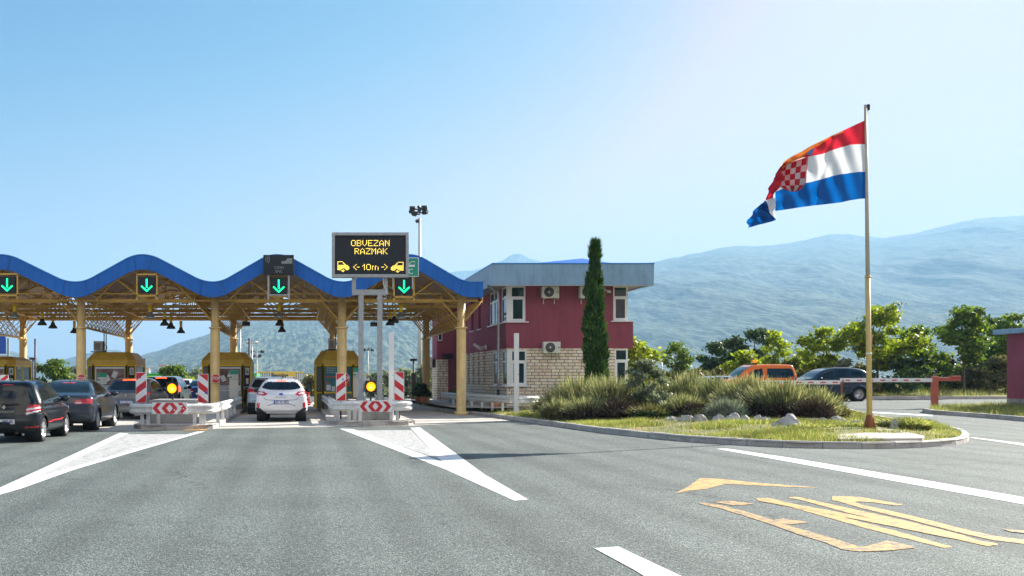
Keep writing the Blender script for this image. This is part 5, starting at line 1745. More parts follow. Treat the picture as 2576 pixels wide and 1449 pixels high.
# plants and pots by the door
# ---- small red kiosk on the right edge
YK = 41.0
kx = cx(2532, YK)
o = empty('red_kiosk', 'small red rendered building with grey roof slab at the right frame edge', 'building', (kx + 2, YK - 4.0, ground(kx, YK)))
g0 = ground(kx, YK) 
mb = MB(); mb.box(-2 + .0, 3, 0, 4, .40, cz(841, YK) - g0); mb.build('red_wall', REDWALL, o)
mb = MB(); mb.box(-2 - .01, 3, -.012, 4, -.1, .398); mb.build('grey_plinth', BLOCKC, o)
mb = MB(); mb.cbox(-2 - .32, 3.4, -.35, 4.4, cz(841, YK) - g0 + .002, cz(829, YK) - g0, .02); mb.build('roof_slab', FASCIA, o)

# ================================================================== vehicles
def poly_sdf(px, pz, poly):
    n = len(poly); d = np.full(px.shape, 1e9); s = np.ones(px.shape)
    j = n - 1
    for i in range(n):
        ax, az = poly[i]; bx_, bz_ = poly[j]
        ex, ez = bx_ - ax, bz_ - az
        wx, wz = px - ax, pz - az
        t = np.clip((wx * ex + wz * ez) / (ex * ex + ez * ez + 1e-12), 0, 1)
        dx, dz = wx - ex * t, wz - ez * t
        d = np.minimum(d, dx * dx + dz * dz)
        c1 = pz >= az; c2 = pz < bz_; c3 = ex * wz > ez * wx
        flip = (c1 & c2 & c3) | (~c1 & ~c2 & ~c3)
        s = np.where(flip, -s, s)
        j = i
    return np.sqrt(d) * s
def smax(a, b, k):
    h = np.maximum(k - np.abs(a - b), 0) / k
    return np.maximum(a, b) + h * h * k * .25
def in_poly(x, z, poly):
    return poly_sdf(x, z, poly) < 0

def car(name, label, P, loc, rot=0.0, group=None):
    """P: side outline (y from the rear, z), L, W, belt height, glass outlines, lamp outlines...
    The body is one closed skin; windows, lamps and trim are cut out of it as parts of their own."""
    root = empty(name, label, P.get('cat', 'car'), loc, rot, group)
    Lc, Wc, belt = P['L'], P['W'], P['belt']
    side = [(y, z) for y, z in catmull2(P['side'], P.get('sub', 4))]
    bow_r, bow_f = P.get('bow', (.16, .30))
    tum = P.get('tumble', .26)
    H = max(z for y, z in side)
    def f(x, y, z):
        u = np.abs(x) / (Wc / 2)
        g = np.clip(y / Lc, 0, 1)
        yy = y - bow_r * u ** 2.4 * np.clip(1 - g * 2.2, 0, 1) + bow_f * u ** 2.4 * np.clip((g - .55) / .45, 0, 1)
        f1 = poly_sdf(yy, z, side)
        hw = Wc / 2 * np.ones_like(x)
        hw = hw - tum * np.clip((z - belt) / (H - belt), 0, 1) ** 1.15 * (H - belt) / .55
        hw = hw - .05 * np.clip((.48 - z) / .3, 0, 1) ** 1.5 - .015 * np.clip((z - .72) / (belt - .72 + 1e-6), 0, 1)
        hw = hw + .012 * np.exp(-((z - P.get('crease', .70)) / .035) ** 2)
        # wheel arch flare
        for wy in P['wheels']:
            rr = np.sqrt((y - wy) ** 2 + (z - P['wr']) ** 2)
            hw = hw + P.get('flare', .02) * np.exp(-((rr - P['wr'] * 1.18) / .06) ** 2)
        f2 = np.abs(x) - hw
        return smax(f1, f2, P.get('round', .13))
    nt, ns = P.get('res', (230, 210))
    ya, yb, zc = P.get('ya', .55), Lc - P.get('yb', .75), P.get('zc', .66)
    s = np.linspace(0, 1, ns); th = np.linspace(0, 2 * PI, nt, endpoint=False)
    a0, a1 = .24, .78
    S, TH = np.meshgrid(s, th, indexing='ij')
    oy = np.where(S < a0, ya, np.where(S > a1, yb, ya + (yb - ya) * (S - a0) / (a1 - a0)))
    ph = np.where(S < a0, (S / a0) * PI / 2, np.where(S > a1, PI / 2 + (S - a1) / (1 - a1) * PI / 2, PI / 2))
    ph = np.clip(ph, .004, PI - .004)
    dx, dz, dy = np.sin(ph) * np.cos(TH), np.sin(ph) * np.sin(TH), -np.cos(ph)
    lo = np.zeros_like(S); hi = np.full_like(S, 1.6)
    # outward march to first exit, then bisect
    tcur = np.full_like(S, .02); done = np.zeros(S.shape, bool)
    for k in range(40):
        v = f(dx * tcur, oy + dy * tcur, zc + dz * tcur)
        newly = (v > 0) & ~done
        hi = np.where(newly, tcur, hi); lo = np.where(newly, tcur - .04, lo); done |= newly
        tcur = tcur + .04
    for k in range(9):
        m = (lo + hi) / 2; v = f(dx * m, oy + dy * m, zc + dz * m)
        lo = np.where(v > 0, lo, m); hi = np.where(v > 0, m, hi)
    t = (lo + hi) / 2
    X, Y, Z = dx * t, oy + dy * t, zc + dz * t
    V = np.stack([X, Y, Z], -1).reshape(-1, 3)
    i, j = np.meshgrid(np.arange(ns - 1), np.arange(nt), indexing='ij')
    q = np.stack([i * nt + j, i * nt + (j + 1) % nt, (i + 1) * nt + (j + 1) % nt, (i + 1) * nt + j], -1).reshape(-1, 4)
    c = V[q].mean(1)
    e1 = V[q[:, 2]] - V[q[:, 0]]; e2 = V[q[:, 3]] - V[q[:, 1]]
    N = np.cross(e1, e2); N /= np.linalg.norm(N, axis=1)[:, None] + 1e-12
    if (N * (c - np.array([0, Lc / 2, .7]))).sum() < 0: N = -N; q = q[:, ::-1]
    cls = np.zeros(len(q), int)     # 0 body
    x, y, z = c.T
    ax_ = np.abs(x)
    arch = np.zeros(len(q), bool)
    for wy in P['wheels']:
        arch |= ((y - wy) ** 2 + (z - P['wr']) ** 2 < (P['wr'] * 1.13) ** 2) & (ax_ > Wc / 2 - .32) & (np.abs(N[:, 0]) > .25)
    names = {}
    def put(mask, nm, mat, par=None):
        k = len(names) + 1; names[k] = (nm, mat, par)
        cls[mask & ~arch] = k
    if 'trim_side' in P:
        put((in_poly(y, z, P['trim_side'])) & (ax_ > Wc / 2 - .12), 'sill_trim', P.get('trimmat', DARK))
    for pl in P.get('rear_trim', []): put(in_poly(ax_, z, pl) & (N[:, 1] < -.25) & (y < Lc * .3), 'rear_trim', P.get('trimmat', DARK))
    for sgn in (-1, 1):
        for pl in P['side_glass']:
            put(in_poly(y, z, pl) & (N[:, 0] * sgn > .45), 'side_window', P.get('sglass', CARGLASS))
    put(in_poly(ax_, z, P['rear_glass']) & (N[:, 1] < -.12) & (y < Lc * .4), 'rear_window', CARGLASS)
    put(in_poly(ax_, z, P['wind']) & (N[:, 1] > .2) & (y > Lc * .5), 'windscreen', CARGLASS)
    for sgn in (-1, 1):
        for pl, mt in P['lamps']:
            put(in_poly(ax_, z, pl) & (x * sgn > 0) & (y < P.get('lampdepth', .42)) & (N[:, 1] < .25) , 'tail_light', mt)
    for pl in P.get('head', []):
        for sgn in (-1, 1):
            put(in_poly(ax_, z, pl) & (x * sgn > 0) & (y > Lc - .5) & (N[:, 1] > -.2), 'headlight', LENSCLEAR)
    if 'brake' in P:
        bw, z0, z1 = P['brake']; put((ax_ < bw) & (z > z0) & (z < z1) & (y < Lc * .4) & (N[:, 1] < .5), 'brake_light', P.get('brakemat', LENSRED))
    for (pl, nm, mt) in P.get('extra_side', []):
        put(in_poly(y, z, pl) & (np.abs(N[:, 0]) > .5), nm, mt)
    # door seams
    seam = np.zeros(len(q), bool)
    for ln in P.get('seams', []):
        for (p, r_) in zip(ln[:-1], ln[1:]):
            ex, ez = r_[0] - p[0], r_[1] - p[1]
            tt = np.clip(((y - p[0]) * ex + (z - p[1]) * ez) / (ex * ex + ez * ez), 0, 1)
            seam |= (np.hypot(y - p[0] - ex * tt, z - p[1] - ez * tt) < .009) & (np.abs(N[:, 0]) > .45)
    for ln in P.get('rseams', []):
        for (p, r_) in zip(ln[:-1], ln[1:]):
            ex, ez = r_[0] - p[0], r_[1] - p[1]
            tt = np.clip(((ax_ - p[0]) * ex + (z - p[1]) * ez) / (ex * ex + ez * ez), 0, 1)
            seam |= (np.hypot(ax_ - p[0] - ex * tt, z - p[1] - ez * tt) < .009) & (N[:, 1] < -.2) & (y < Lc * .4)
    def sub(mask, nm, mats, mi=None, inset=0.0, par=None):
        f_ = q[mask]
        if not len(f_): return None
        u, inv = np.unique(f_, return_inverse=True)
        vv = V[u].copy()
        if inset:
            nn = np.zeros_like(V); 
            for k in range(4): np.add.at(nn, q[:, k], N)
            nn /= np.linalg.norm(nn, axis=1)[:, None] + 1e-12
            vv -= nn[u] * inset
        return np_mesh(nm, vv, inv.reshape(-1, 4), mats, mi, True, par or root)
    body = (cls == 0) & ~arch
    low = (z < P.get('zlow', .26)) | (N[:, 2] < -.6)
    mi = np.where(seam | (low & (z < .45)), 1, 0)[body]
    bo = sub(body, 'body', [P['paint'], DARK], mi)
    for k, (nm, mat, par) in names.items():
        sub(cls == k, nm, mat, inset=.004 if 'glass' in nm or 'window' in nm or 'windscreen' in nm else 0.0)
    # wheel wells, wheels
    for wy in P['wheels']:
        for sg in (-1, 1):
            mb = MB()
            M = T(sg * (Wc / 2 - .40), wy, P['wr']) @ Matrix.Rotation(R(90) * sg, 4, 'Y')
            mb.lathe([(0, -.0), (P['wr'] * 1.14, 0), (P['wr'] * 1.14, .36)], M, 28); mb.build('wheel_well', BLACK, root)
            wheel(root, sg * (Wc / 2 - .015), wy, P['wr'], P.get('spokes', 5), sg, P.get('rimmat', ALLOY))
    # mirrors
    my, mz = P['mirror']
    for sg in (-1, 1):
        mb = MB(); x0 = sg * (Wc / 2 - .05)
        bm = bmesh.new(); bmesh.ops.create_icosphere(bm, subdivisions=3, radius=1)
        vs = [(x0 + sg * .13 + v.co.x * .115, my + v.co.y * .075, mz + v.co.z * .085) for v in bm.verts]
        mb.smooth = True; mb.add(vs, [[v.index for v in f_.verts] for f_ in bm.faces]); bm.free(); mb.smooth = False
        mb.bar((x0 - sg * .04, my + .03, mz - .06), (x0 + sg * .08, my, mz - .04), .05, .04)
        o = mb.build('wing_mirror', P.get('mirrormat', P['paint']), root)
        mb = MB(); mb.smooth = True; mb.lathe([(0, .0), (.062, 0), (.062, .004), (0, .004)], T(x0 + sg * .13, my - .070, mz) @ Matrix.Rotation(R(90), 4, 'X') @ Matrix.Diagonal((1.35, 1, 1, 1)), 16); mb.build('mirror_glass', WINGLASS, o)
    # number plate
    if 'plate' in P:
        tx, pz, py, px_ = P['plate']
        mb = MB(); mb.cbox(px_ - .26, px_ + .26, py - .016, py, pz - .055, pz + .055, .004); o = mb.build('licence_plate', PLATEB if P.get('bluep') else PLATEW, root)
        if P.get('bluep'):
            mb = MB(); mb.box(px_ - .20, px_ + .245, py - .018, py - .0165, pz - .045, pz + .045); mb.build('plate_field', PLATEW, o)
        text('plate_number', tx, .105, NAVYINK, o, T(px_ + .02, py - .021, pz), extrude=.001, bold=.002, sx=.82)
    for (w0, z_, y_) in P.get('handles', []): 
        for sg in (-1, 1):
            mb = MB(); mb.cbox(sg * (Wc / 2 - .012) - .018, sg * (Wc / 2 - .012) + .018, y_ - .1, y_ + .1, z_ - .015, z_ + .015, .006); mb.build('door_handle', P.get('handlemat', P['paint']), root)
    if P.get('antenna'):
        ay, az = P['antenna']; mb = MB(); mb.tube((0, ay, az), (0, ay - .12, az + P.get('antlen', .16)), .008, 6, .004); mb.lathe([(0, .035), (.03, .0)], T(0, ay, az), 8); mb.build('aerial', BLACK, root)
    if P.get('rails'):
        y0, y1, zz, xx = P['rails']
        for sg in (-1, 1):
            mb = MB(); pts = catmull([(sg * xx, y0, zz - .04), (sg * xx, y0 + .12, zz + .03), (sg * xx, (y0 + y1) / 2, zz + .045), (sg * xx, y1 - .12, zz + .02), (sg * xx, y1, zz - .06)], 4)
            for p, r_ in zip(pts[:-1], pts[1:]): mb.bar(p, r_, .03, .03)
            mb.build('roof_rail', DARK, root)
    if P.get('wiper'):
        wz, wy_ = P['wiper']; mb = MB(); mb.bar((-.02, wy_ - .02, wz), (.34, wy_ + .0, wz + .03), .015, .02); mb.cbox(-.05, .03, wy_ - .02, wy_ + .05, wz - .03, wz + .03, .008); mb.build('rear_wiper', BLACK, root)
    for nm, fn, mt in P.get('bits', []):
        mb = MB(); fn(mb); mb.build(nm, mt, root)
    return root
def catmull2(pts, n):
    """closed outline; points marked with a third value stay sharp"""
    out = []; m = len(pts)
    for i in range(m):
        p0, p1, p2, p3 = pts[(i - 1) % m], pts[i], pts[(i + 1) % m], pts[(i + 2) % m]
        a = p1 if len(p1) > 2 else p0; b = p2 if len(p2) > 2 else p3
        for k in range(n):
            t = k / n
            out.append(tuple(0.5 * ((2 * p1[c]) + (-a[c] + p2[c]) * t + (2 * a[c] - 5 * p1[c] + 4 * p2[c] - b[c]) * t * t + (-a[c] + 3 * p1[c] - 3 * p2[c] + b[c]) * t ** 3) for c in (0, 1)))
    return out
def wheel(root, x, y, r, ns, sg, rimmat):
    M = T(x, y, r) @ Matrix.Rotation(R(90) * sg, 4, 'Y')
    mb = MB(); w = .20; ri = r * .66
    mb.lathe([(ri, -w), (r * .93, -w), (r, -w + .03), (r, -.035), (r * .95, -.006), (r * .80, .004), (ri, -.008), (ri, -w)], M, 40)
    o = mb.build('wheel', TYRE, root)
    mb = MB()
    mb.lathe([(ri, -.008), (ri * .93, -.012), (ri * .90, -.05), (ri * .88, -.12)], M, 32)
    mb.lathe([(0, -.02), (ri * .16, -.018), (ri * .2, -.05)], M, 16)
    for k in range(ns):
        for d in (-.13, .13):
            a = 2 * PI * k / ns + .3
            p = M @ Vector((ri * .12 * math.cos(a), ri * .12 * math.sin(a), -.03)); q = M @ Vector((ri * .92 * math.cos(a + d), ri * .92 * math.sin(a + d), -.018))
            mb.tube(p, q, .022, 5, .016)
    mb.build('rim', rimmat, o)
    mb = MB(); mb.lathe([(0, -.115), (ri * .9, -.115)], M, 24); mb.build('brake_disc', DARK, o)

P_BLACK = carpaint('black_car_paint', (.002, .004, .007))
P_DGREY = carpaint('dark_grey_car_paint', (.035, .045, .06), .5)
P_GREY = carpaint('warm_grey_car_paint', (.12, .12, .13), .5)
P_WHITE = carpaint('white_car_paint', (.72, .74, .78))
P_SILVER = carpaint('silver_blue_car_paint', (.42, .50, .58), .4)
P_ORANGE = carpaint('orange_van_paint', (.85, .19, .012))
P_NAVY = carpaint('dark_teal_car_paint', (.010, .038, .060), .2)
P_BLUE = carpaint('blue_car_paint', (.01, .05, .25), .2)

# --- small black hatchback, nearest
TW = dict(L=3.60, W=1.66, belt=.93, paint=P_BLACK, wr=.295, wheels=(.56, 2.93), tumble=.25, round=.20, bow=(.22, .34), crease=.80, spokes=7,
    side=[(.16, .22, 1), (.03, .30), (.0, .45), (.02, .58), (.05, .72), (.10, .88), (.20, 1.12), (.32, 1.34), (.44, 1.445), (.75, 1.475), (1.3, 1.485), (1.85, 1.45), (2.2, 1.34), (2.55, 1.13), (2.80, .99), (3.1, .93), (3.40, .82), (3.55, .66), (3.6, .45), (3.56, .26), (3.4, .20, 1)],
    rear_glass=[(0, .93), (.55, .93), (.66, .99), (.68, 1.10), (.60, 1.34), (0, 1.36)], wind=[(0, 1.0), (.66, 1.0), (.56, 1.38), (0, 1.4)],
    side_glass=[[(.62, .98), (.50, 1.05), (.56, 1.20), (.74, 1.345), (1.22, 1.38), (1.24, .965)], [(1.30, .965), (1.28, 1.38), (1.75, 1.37), (2.05, 1.29), (2.42, 1.06), (2.40, .955), (1.3, .955)]],
    lamps=[([(.50, .70), (.86, .79), (.86, .90), (.60, .90), (.52, .86)], LENSRED), ([(.50, .765), (.86, .82), (.86, .855), (.52, .815)], LENSCLEAR), ([(.50, .66), (.86, .76), (.86, .79), (.50, .705)], LENSCLEAR), ([(.50, .345), (.78, .36), (.78, .385), (.50, .375)], LENSRED)],
    lampdepth=.32, brake=(.12, 1.365, 1.385), seams=[[(1.26, .30), (1.26, .95)], [(2.42, .95), (2.45, .40), (2.35, .28)], [(.98, .58), (1.24, .30)]], rseams=[[(0, .63), (.5, .65), (.84, .70)], [(0, .27), (.7, .27)]],
    mirror=(2.35, 1.02), plate=('ST   850-BS', .50, .02, 0.0), handles=[(0, .84, 1.45), (0, .86, .75)], antenna=(.62, 1.47), antlen=.22, wiper=(.905, .085),
    extra_side=[([(.95, .455), (2.45, .49), (2.45, .515), (.95, .48)], 'red_side_strip', SIGNRED)],
    bits=[('rear_badge', lambda mb: [mb.prism([(0, -.0 + .035, .79), (.045, .035, .845), (0, .035, .90), (-.045, .035, .845)], (0, .03, 0))], CHROME),
          ('exhaust_pipe', lambda mb: mb.tube((.3, .03, .24), (.3, .25, .24), .03, 10), DKSTEEL)])
root = car('black_hatchback', 'small black hatchback cut by the left frame edge, red strip along its side', TW, (-7.02, 23.55, 0))
text('model_lettering', 'TWINGO', .075, CHROME, root, T(0, .022, .735), sx=1.5)
mb = MB(); rr = random.Random(2)
for k in range(7): mb.prism([(-.10 - rr.uniform(0, .14), .13, 1.10 + rr.uniform(-.08, .1)), (-.07, .15, 1.13), (-.09, .17, 1.19)], (-.03, -.02, 0))
# --- dark grey saloon
PS = dict(L=4.77, W=1.82, belt=.97, paint=P_DGREY, wr=.33, wheels=(1.02, 3.73), tumble=.30, round=.17, bow=(.24, .36), crease=.76, spokes=8,
    side=[(.20, .24, 1), (.04, .32), (.0, .50), (.02, .66), (.05, .86), (.10, 1.00), (.20, 1.06), (.42, 1.08), (.62, 1.13), (.95, 1.31), (1.30, 1.44), (1.70, 1.485), (2.2, 1.49), (2.7, 1.43), (3.1, 1.25), (3.5, 1.04), (3.9, .97), (4.4, .84), (4.68, .68), (4.77, .48), (4.7, .28), (4.5, .22, 1)],
    rear_glass=[(0, 1.125), (.66, 1.125), (.70, 1.16), (.56, 1.43), (0, 1.445)], wind=[(0, 1.08), (.72, 1.08), (.58, 1.42), (0, 1.42)],
    side_glass=[[(.88, 1.12), (1.15, 1.30), (1.50, 1.41), (1.98, 1.43), (1.98, 1.0), (1.0, 1.02)], [(2.06, 1.0), (2.06, 1.43), (2.45, 1.41), (2.85, 1.28), (3.22, 1.05), (3.20, 1.0)]],
    lamps=[([(.42, .80), (.90, .82), (.90, .95), (.55, .955), (.40, .87)], LENSRED), ([(.44, .82), (.60, .82), (.60, .85), (.44, .845)], LENSCLEAR)], lampdepth=.30,
    brake=(.20, 1.40, 1.425), seams=[[(2.02, .34), (2.02, 1.0)], [(3.2, 1.0), (3.2, .5), (3.1, .34)], [(1.2, 1.0), (1.3, .7), (1.1, .62)]], rseams=[[(0, .60), (.6, .60), (.84, .78)], [(.0, .34), (.8, .34)]],
    mirror=(3.05, 1.07), plate=('ZG 4417-K', .71, .03, -.0), handles=[(0, .88, 1.5), (0, .88, 2.35)], antenna=(1.35, 1.46), antlen=.04,
    extra_side=[([(.95, 1.085), (1.15, 1.325), (1.5, 1.44), (2.45, 1.45), (2.9, 1.30), (2.93, 1.32), (2.48, 1.475), (1.5, 1.465), (1.12, 1.345), (.92, 1.10)], 'window_trim', CHROME)],
    rear_trim=[[(0, .245), (.80, .245), (.86, .36), (0, .34)]])
car('grey_saloon', 'dark grey saloon with red tail lamps, in front of booth 5', PS, (-6.83, 28.25, 0))
# --- warm grey crossover, slightly turned
CP = dict(L=4.2, W=1.80, belt=1.0, paint=P_GREY, wr=.34, wheels=(.86, 3.46), tumble=.22, crease=.82, spokes=5,
    side=[(.22, .28, 1), (.06, .36), (.0, .52), (.02, .68), (.05, .86), (.12, 1.02), (.30, 1.12), (.55, 1.38), (.75, 1.50), (1.2, 1.55), (1.8, 1.56), (2.35, 1.50), (2.8, 1.30), (3.1, 1.10), (3.5, 1.03), (3.95, .90), (4.15, .72), (4.2, .5), (4.15, .3), (4.0, .25, 1)],
    rear_glass=[(0, 1.115), (.62, 1.115), (.70, 1.19), (.56, 1.45), (0, 1.47)], wind=[(0, 1.1), (.66, 1.1), (.56, 1.48), (0, 1.48)],
    side_glass=[[(.66, 1.18), (.85, 1.38), (1.25, 1.46), (1.75, 1.47), (1.75, 1.06), (1.0, 1.10)], [(1.82, 1.05), (1.82, 1.47), (2.2, 1.44), (2.6, 1.28), (2.86, 1.08)]],
    lamps=[([(.34, .96), (.90, .93), (.90, 1.05), (.55, 1.03), (.34, .99)], LENSRED)], lampdepth=.38, brake=(.26, 1.475, 1.515), brakemat=EM_BRAKE,
    seams=[[(1.78, .40), (1.78, 1.05)], [(2.8, 1.0), (2.8, .5)]], rseams=[[(0, .58), (.7, .6)]], rear_trim=[[(0, .27), (.8, .27), (.84, .42), (.6, .50), (0, .46)]], trimmat=TRIM,
    mirror=(2.62, 1.12), plate=('OK 223-DV', .67, .03, 0), bluep=True, handles=[(0, .94, 1.2), (0, .93, 2.05)], antenna=(.9, 1.53), antlen=.05,
    bits=[('rear_badge', lambda mb: mb.prism([(0, .03, .86), (.045, .03, .92), (0, .03, .98), (-.045, .03, .92)], (0, .05, 0)), CHROME)])
car('grey_crossover', 'warm grey crossover with lit brake bar, partly behind the left striped board', CP, (-6.45, 36.8, 0), R(-3))
# --- dark van-like suv further on
SU = dict(CP); SU.update(paint=P_BLACK, W=1.84, belt=1.05, trimmat=DARK, side=[(.18, .30, 1), (.05, .36), (.0, .55), (.02, .80), (.05, 1.05), (.15, 1.30), (.28, 1.58), (.42, 1.63), (1.2, 1.66), (2.0, 1.66), (2.5, 1.58), (2.95, 1.25), (3.2, 1.10), (3.7, 1.05), (4.1, .92), (4.2, .6), (4.15, .3), (4.0, .25, 1)],
    rear_glass=[(0, 1.10), (.70, 1.10), (.74, 1.2), (.64, 1.54), (0, 1.55)], wind=[(0, 1.12), (.68, 1.12), (.60, 1.56), (0, 1.56)], lamps=[([(.70, .92), (.92, .92), (.92, 1.25), (.74, 1.22)], EM_BRAKE)],
    brake=(.24, 1.575, 1.605), plate=('DU 118-PR', .74, .03, 0), res=(150, 140), antenna=(.8, 1.65), side_glass=[[(.62, 1.12), (.62, 1.5), (1.75, 1.55), (1.75, 1.08)], [(1.82, 1.08), (1.82, 1.55), (2.3, 1.5), (2.72, 1.25), (2.86, 1.1)]], bits=[])
car('dark_suv', 'black upright SUV with lit brake lights behind the left amber lamp', SU, (-6.55, 46.6, 0), R(-2))
SM = dict(CP); SM.update(paint=P_WHITE, res=(110, 100), bits=[], plate=('ZD 402-KI', .67, .03, 0))
car('white_car', 'small distant white car seen right of the left amber lamp', SM, (-8.45, 70, 0))
SB = dict(PS); SB.update(paint=P_BLUE, res=(110, 100), plate=('RI 55-TA', .71, .03, 0))
car('blue_saloon', 'blue car far ahead, mostly behind the striped board near the STOP column', SB, (-5.6, 56, 0))
# --- white coupe-like crossover in the middle lane
PU = dict(L=4.19, W=1.80, belt=1.0, paint=P_WHITE, wr=.33, wheels=(.80, 3.39), tumble=.30, crease=.88, flare=.035, spokes=5, round=.16,
    side=[(.22, .30, 1), (.06, .38), (.0, .52), (.0, .66), (.03, .82), (.09, .96), (.20, 1.06), (.34, 1.22), (.52, 1.42), (.72, 1.50), (1.2, 1.54), (1.8, 1.53), (2.35, 1.46), (2.85, 1.22), (3.1, 1.07), (3.5, 1.00), (3.95, .86), (4.15, .70), (4.19, .5), (4.12, .3), (4.0, .26, 1)],
    rear_glass=[(0, 1.13), (.40, 1.14), (.66, 1.19), (.69, 1.24), (.60, 1.36), (.50, 1.415), (0, 1.43)], wind=[(0, 1.1), (.66, 1.1), (.54, 1.46), (0, 1.46)],
    side_glass=[[(.80, 1.22), (1.0, 1.36), (1.75, 1.43), (1.75, 1.06), (1.1, 1.10)], [(1.82, 1.05), (1.82, 1.43), (2.2, 1.40), (2.6, 1.25), (2.9, 1.08)]],
    lamps=[([(.46, .985), (.62, 1.08), (.86, 1.10), (.88, .97), (.62, .925)], LENSRED), ([(.60, 1.0), (.70, 1.055), (.84, 1.05), (.80, .975)], LENSCLEAR), ([(.77, .47), (.86, .54), (.86, .70), (.76, .68)], LENSRED)], lampdepth=.45,
    brake=(.17, 1.445, 1.475), brakemat=EM_BRAKE, rseams=[[(0, .76), (.55, .79), (.60, .85)], [(0, .64), (.30, .64), (.50, .58)]], rear_trim=[[(0, .36), (.62, .40), (.80, .52), (.90, .52), (.90, .30), (.75, .24), (0, .24)]], trimmat=DARK,
    mirror=(2.7, 1.10), plate=('ZD 931-MZ', .70, .0, 0), bluep=True, handles=[(0, .96, 1.2)], antenna=(.85, 1.52), antlen=.05, rails=(.75, 2.3, 1.50, .52), mirrormat=DARK,
    bits=[('rear_badge', lambda mb: mb.lathe([(0, .03), (.045, .03), (.05, 0)], T(0, .055, .995) @ Matrix.Rotation(R(90), 4, 'X') @ Matrix.Diagonal((1.6, .7, 1, 1)), 16), PLATEB),
          ('skid_plate', lambda mb: [mb.prism([(-.62, .03, .40), (.62, .03, .40), (.50, .01, .30), (-.50, .01, .30)], (0, .10, 0))], TRIM)])
root = car('white_crossover', 'white rounded crossover with lit centre brake light in the open lane', PU, (-.66, 35.05, 0))
text('model_lettering', 'PUMA', .06, TRIM, root, T(0, .025, .875), sx=2.4)
LA = dict(CP); LA.update(paint=P_SILVER, W=1.84, tumble=.20, belt=1.05, bits=[], plate=('ZG 77-RS', .70, .03, 0), brakemat=LENSRED, trimmat=DARK, side=[(.22, .30, 1), (.06, .38), (.0, .52), (.02, .70), (.05, .95), (.15, 1.10), (.32, 1.30), (.5, 1.52), (.7, 1.58), (1.2, 1.62), (1.9, 1.62), (2.45, 1.54), (2.9, 1.28), (3.15, 1.12), (3.6, 1.05), (4.0, .9), (4.2, .55), (4.15, .3), (4.0, .25, 1)],
    rear_glass=[(0, 1.16), (.66, 1.16), (.74, 1.24), (.60, 1.50), (0, 1.52)], lamps=[([(.50, .95), (.90, .95), (.90, 1.14), (.66, 1.10)], LENSRED)], rails=(.8, 2.5, 1.60, .60), rear_trim=[[(0, .27), (.88, .27), (.9, .52), (0, .5)]])
car('silver_suv', 'silver blue SUV ahead of the white crossover, its left half showing', LA, (-1.32, 42.3, 0), R(2))
# --- parked at the right
def gxy(x, Y): X = cx(x, Y); return (X, Y, ground(X, Y))
VN = dict(L=4.03, W=1.70, belt=1.06, paint=P_ORANGE, wr=.30, wheels=(.70, 3.30), tumble=.13, round=.14, res=(190, 190), cat='van', spokes=5,
    side=[(.12, .26, 1), (.02, .34), (.0, .6), (.02, 1.0), (.10, 1.45), (.22, 1.72), (.38, 1.79), (1.0, 1.81), (2.0, 1.80), (2.35, 1.74), (2.75, 1.50), (3.08, 1.20), (3.35, 1.10), (3.75, .98), (3.98, .78), (4.03, .5), (3.98, .3), (3.85, .24, 1)],
    rear_glass=[(0, 1.15), (.6, 1.15), (.58, 1.62), (0, 1.65)], wind=[(0, 1.2), (.68, 1.2), (.60, 1.68), (0, 1.70)],
    side_glass=[[(.30, 1.16), (.36, 1.55), (.50, 1.62), (1.62, 1.62), (1.64, 1.14)], [(1.84, 1.13), (1.84, 1.60), (2.2, 1.56), (2.45, 1.40), (2.72, 1.16)]],
    lamps=[([(.70, .8), (.86, .8), (.86, 1.2), (.72, 1.2)], LENSRED)], head=[[(.45, .68), (.80, .70), (.80, .84), (.55, .84)]], seams=[[(1.74, .4), (1.74, 1.7)], [(2.8, 1.1), (2.85, .5)]],
    mirror=(2.62, 1.24), handles=[(0, 1.02, 1.95)], bits=[('light_bar', lambda mb: [mb.bar((-.55, 2.05, 1.86), (.55, 2.05, 1.86), .06, .05), mb.bar((-.5, 2.05, 1.80), (-.5, 2.05, 1.86), .05, .05), mb.bar((.5, 2.05, 1.80), (.5, 2.05, 1.86), .05, .05)], BLACK),
          ('beacon', lambda mb: mb.cbox(-.42, -.22, 1.98, 2.12, 1.90, 2.04, .02), emit('orange_beacon', (.9, .25, .0), .25, (.8, .25, .01)))])
X, Y, Z = gxy(1993, 50.0)
car('orange_van', 'orange maintenance van with beacon, parked beyond the lavender', VN, (X, Y, Z), R(90))
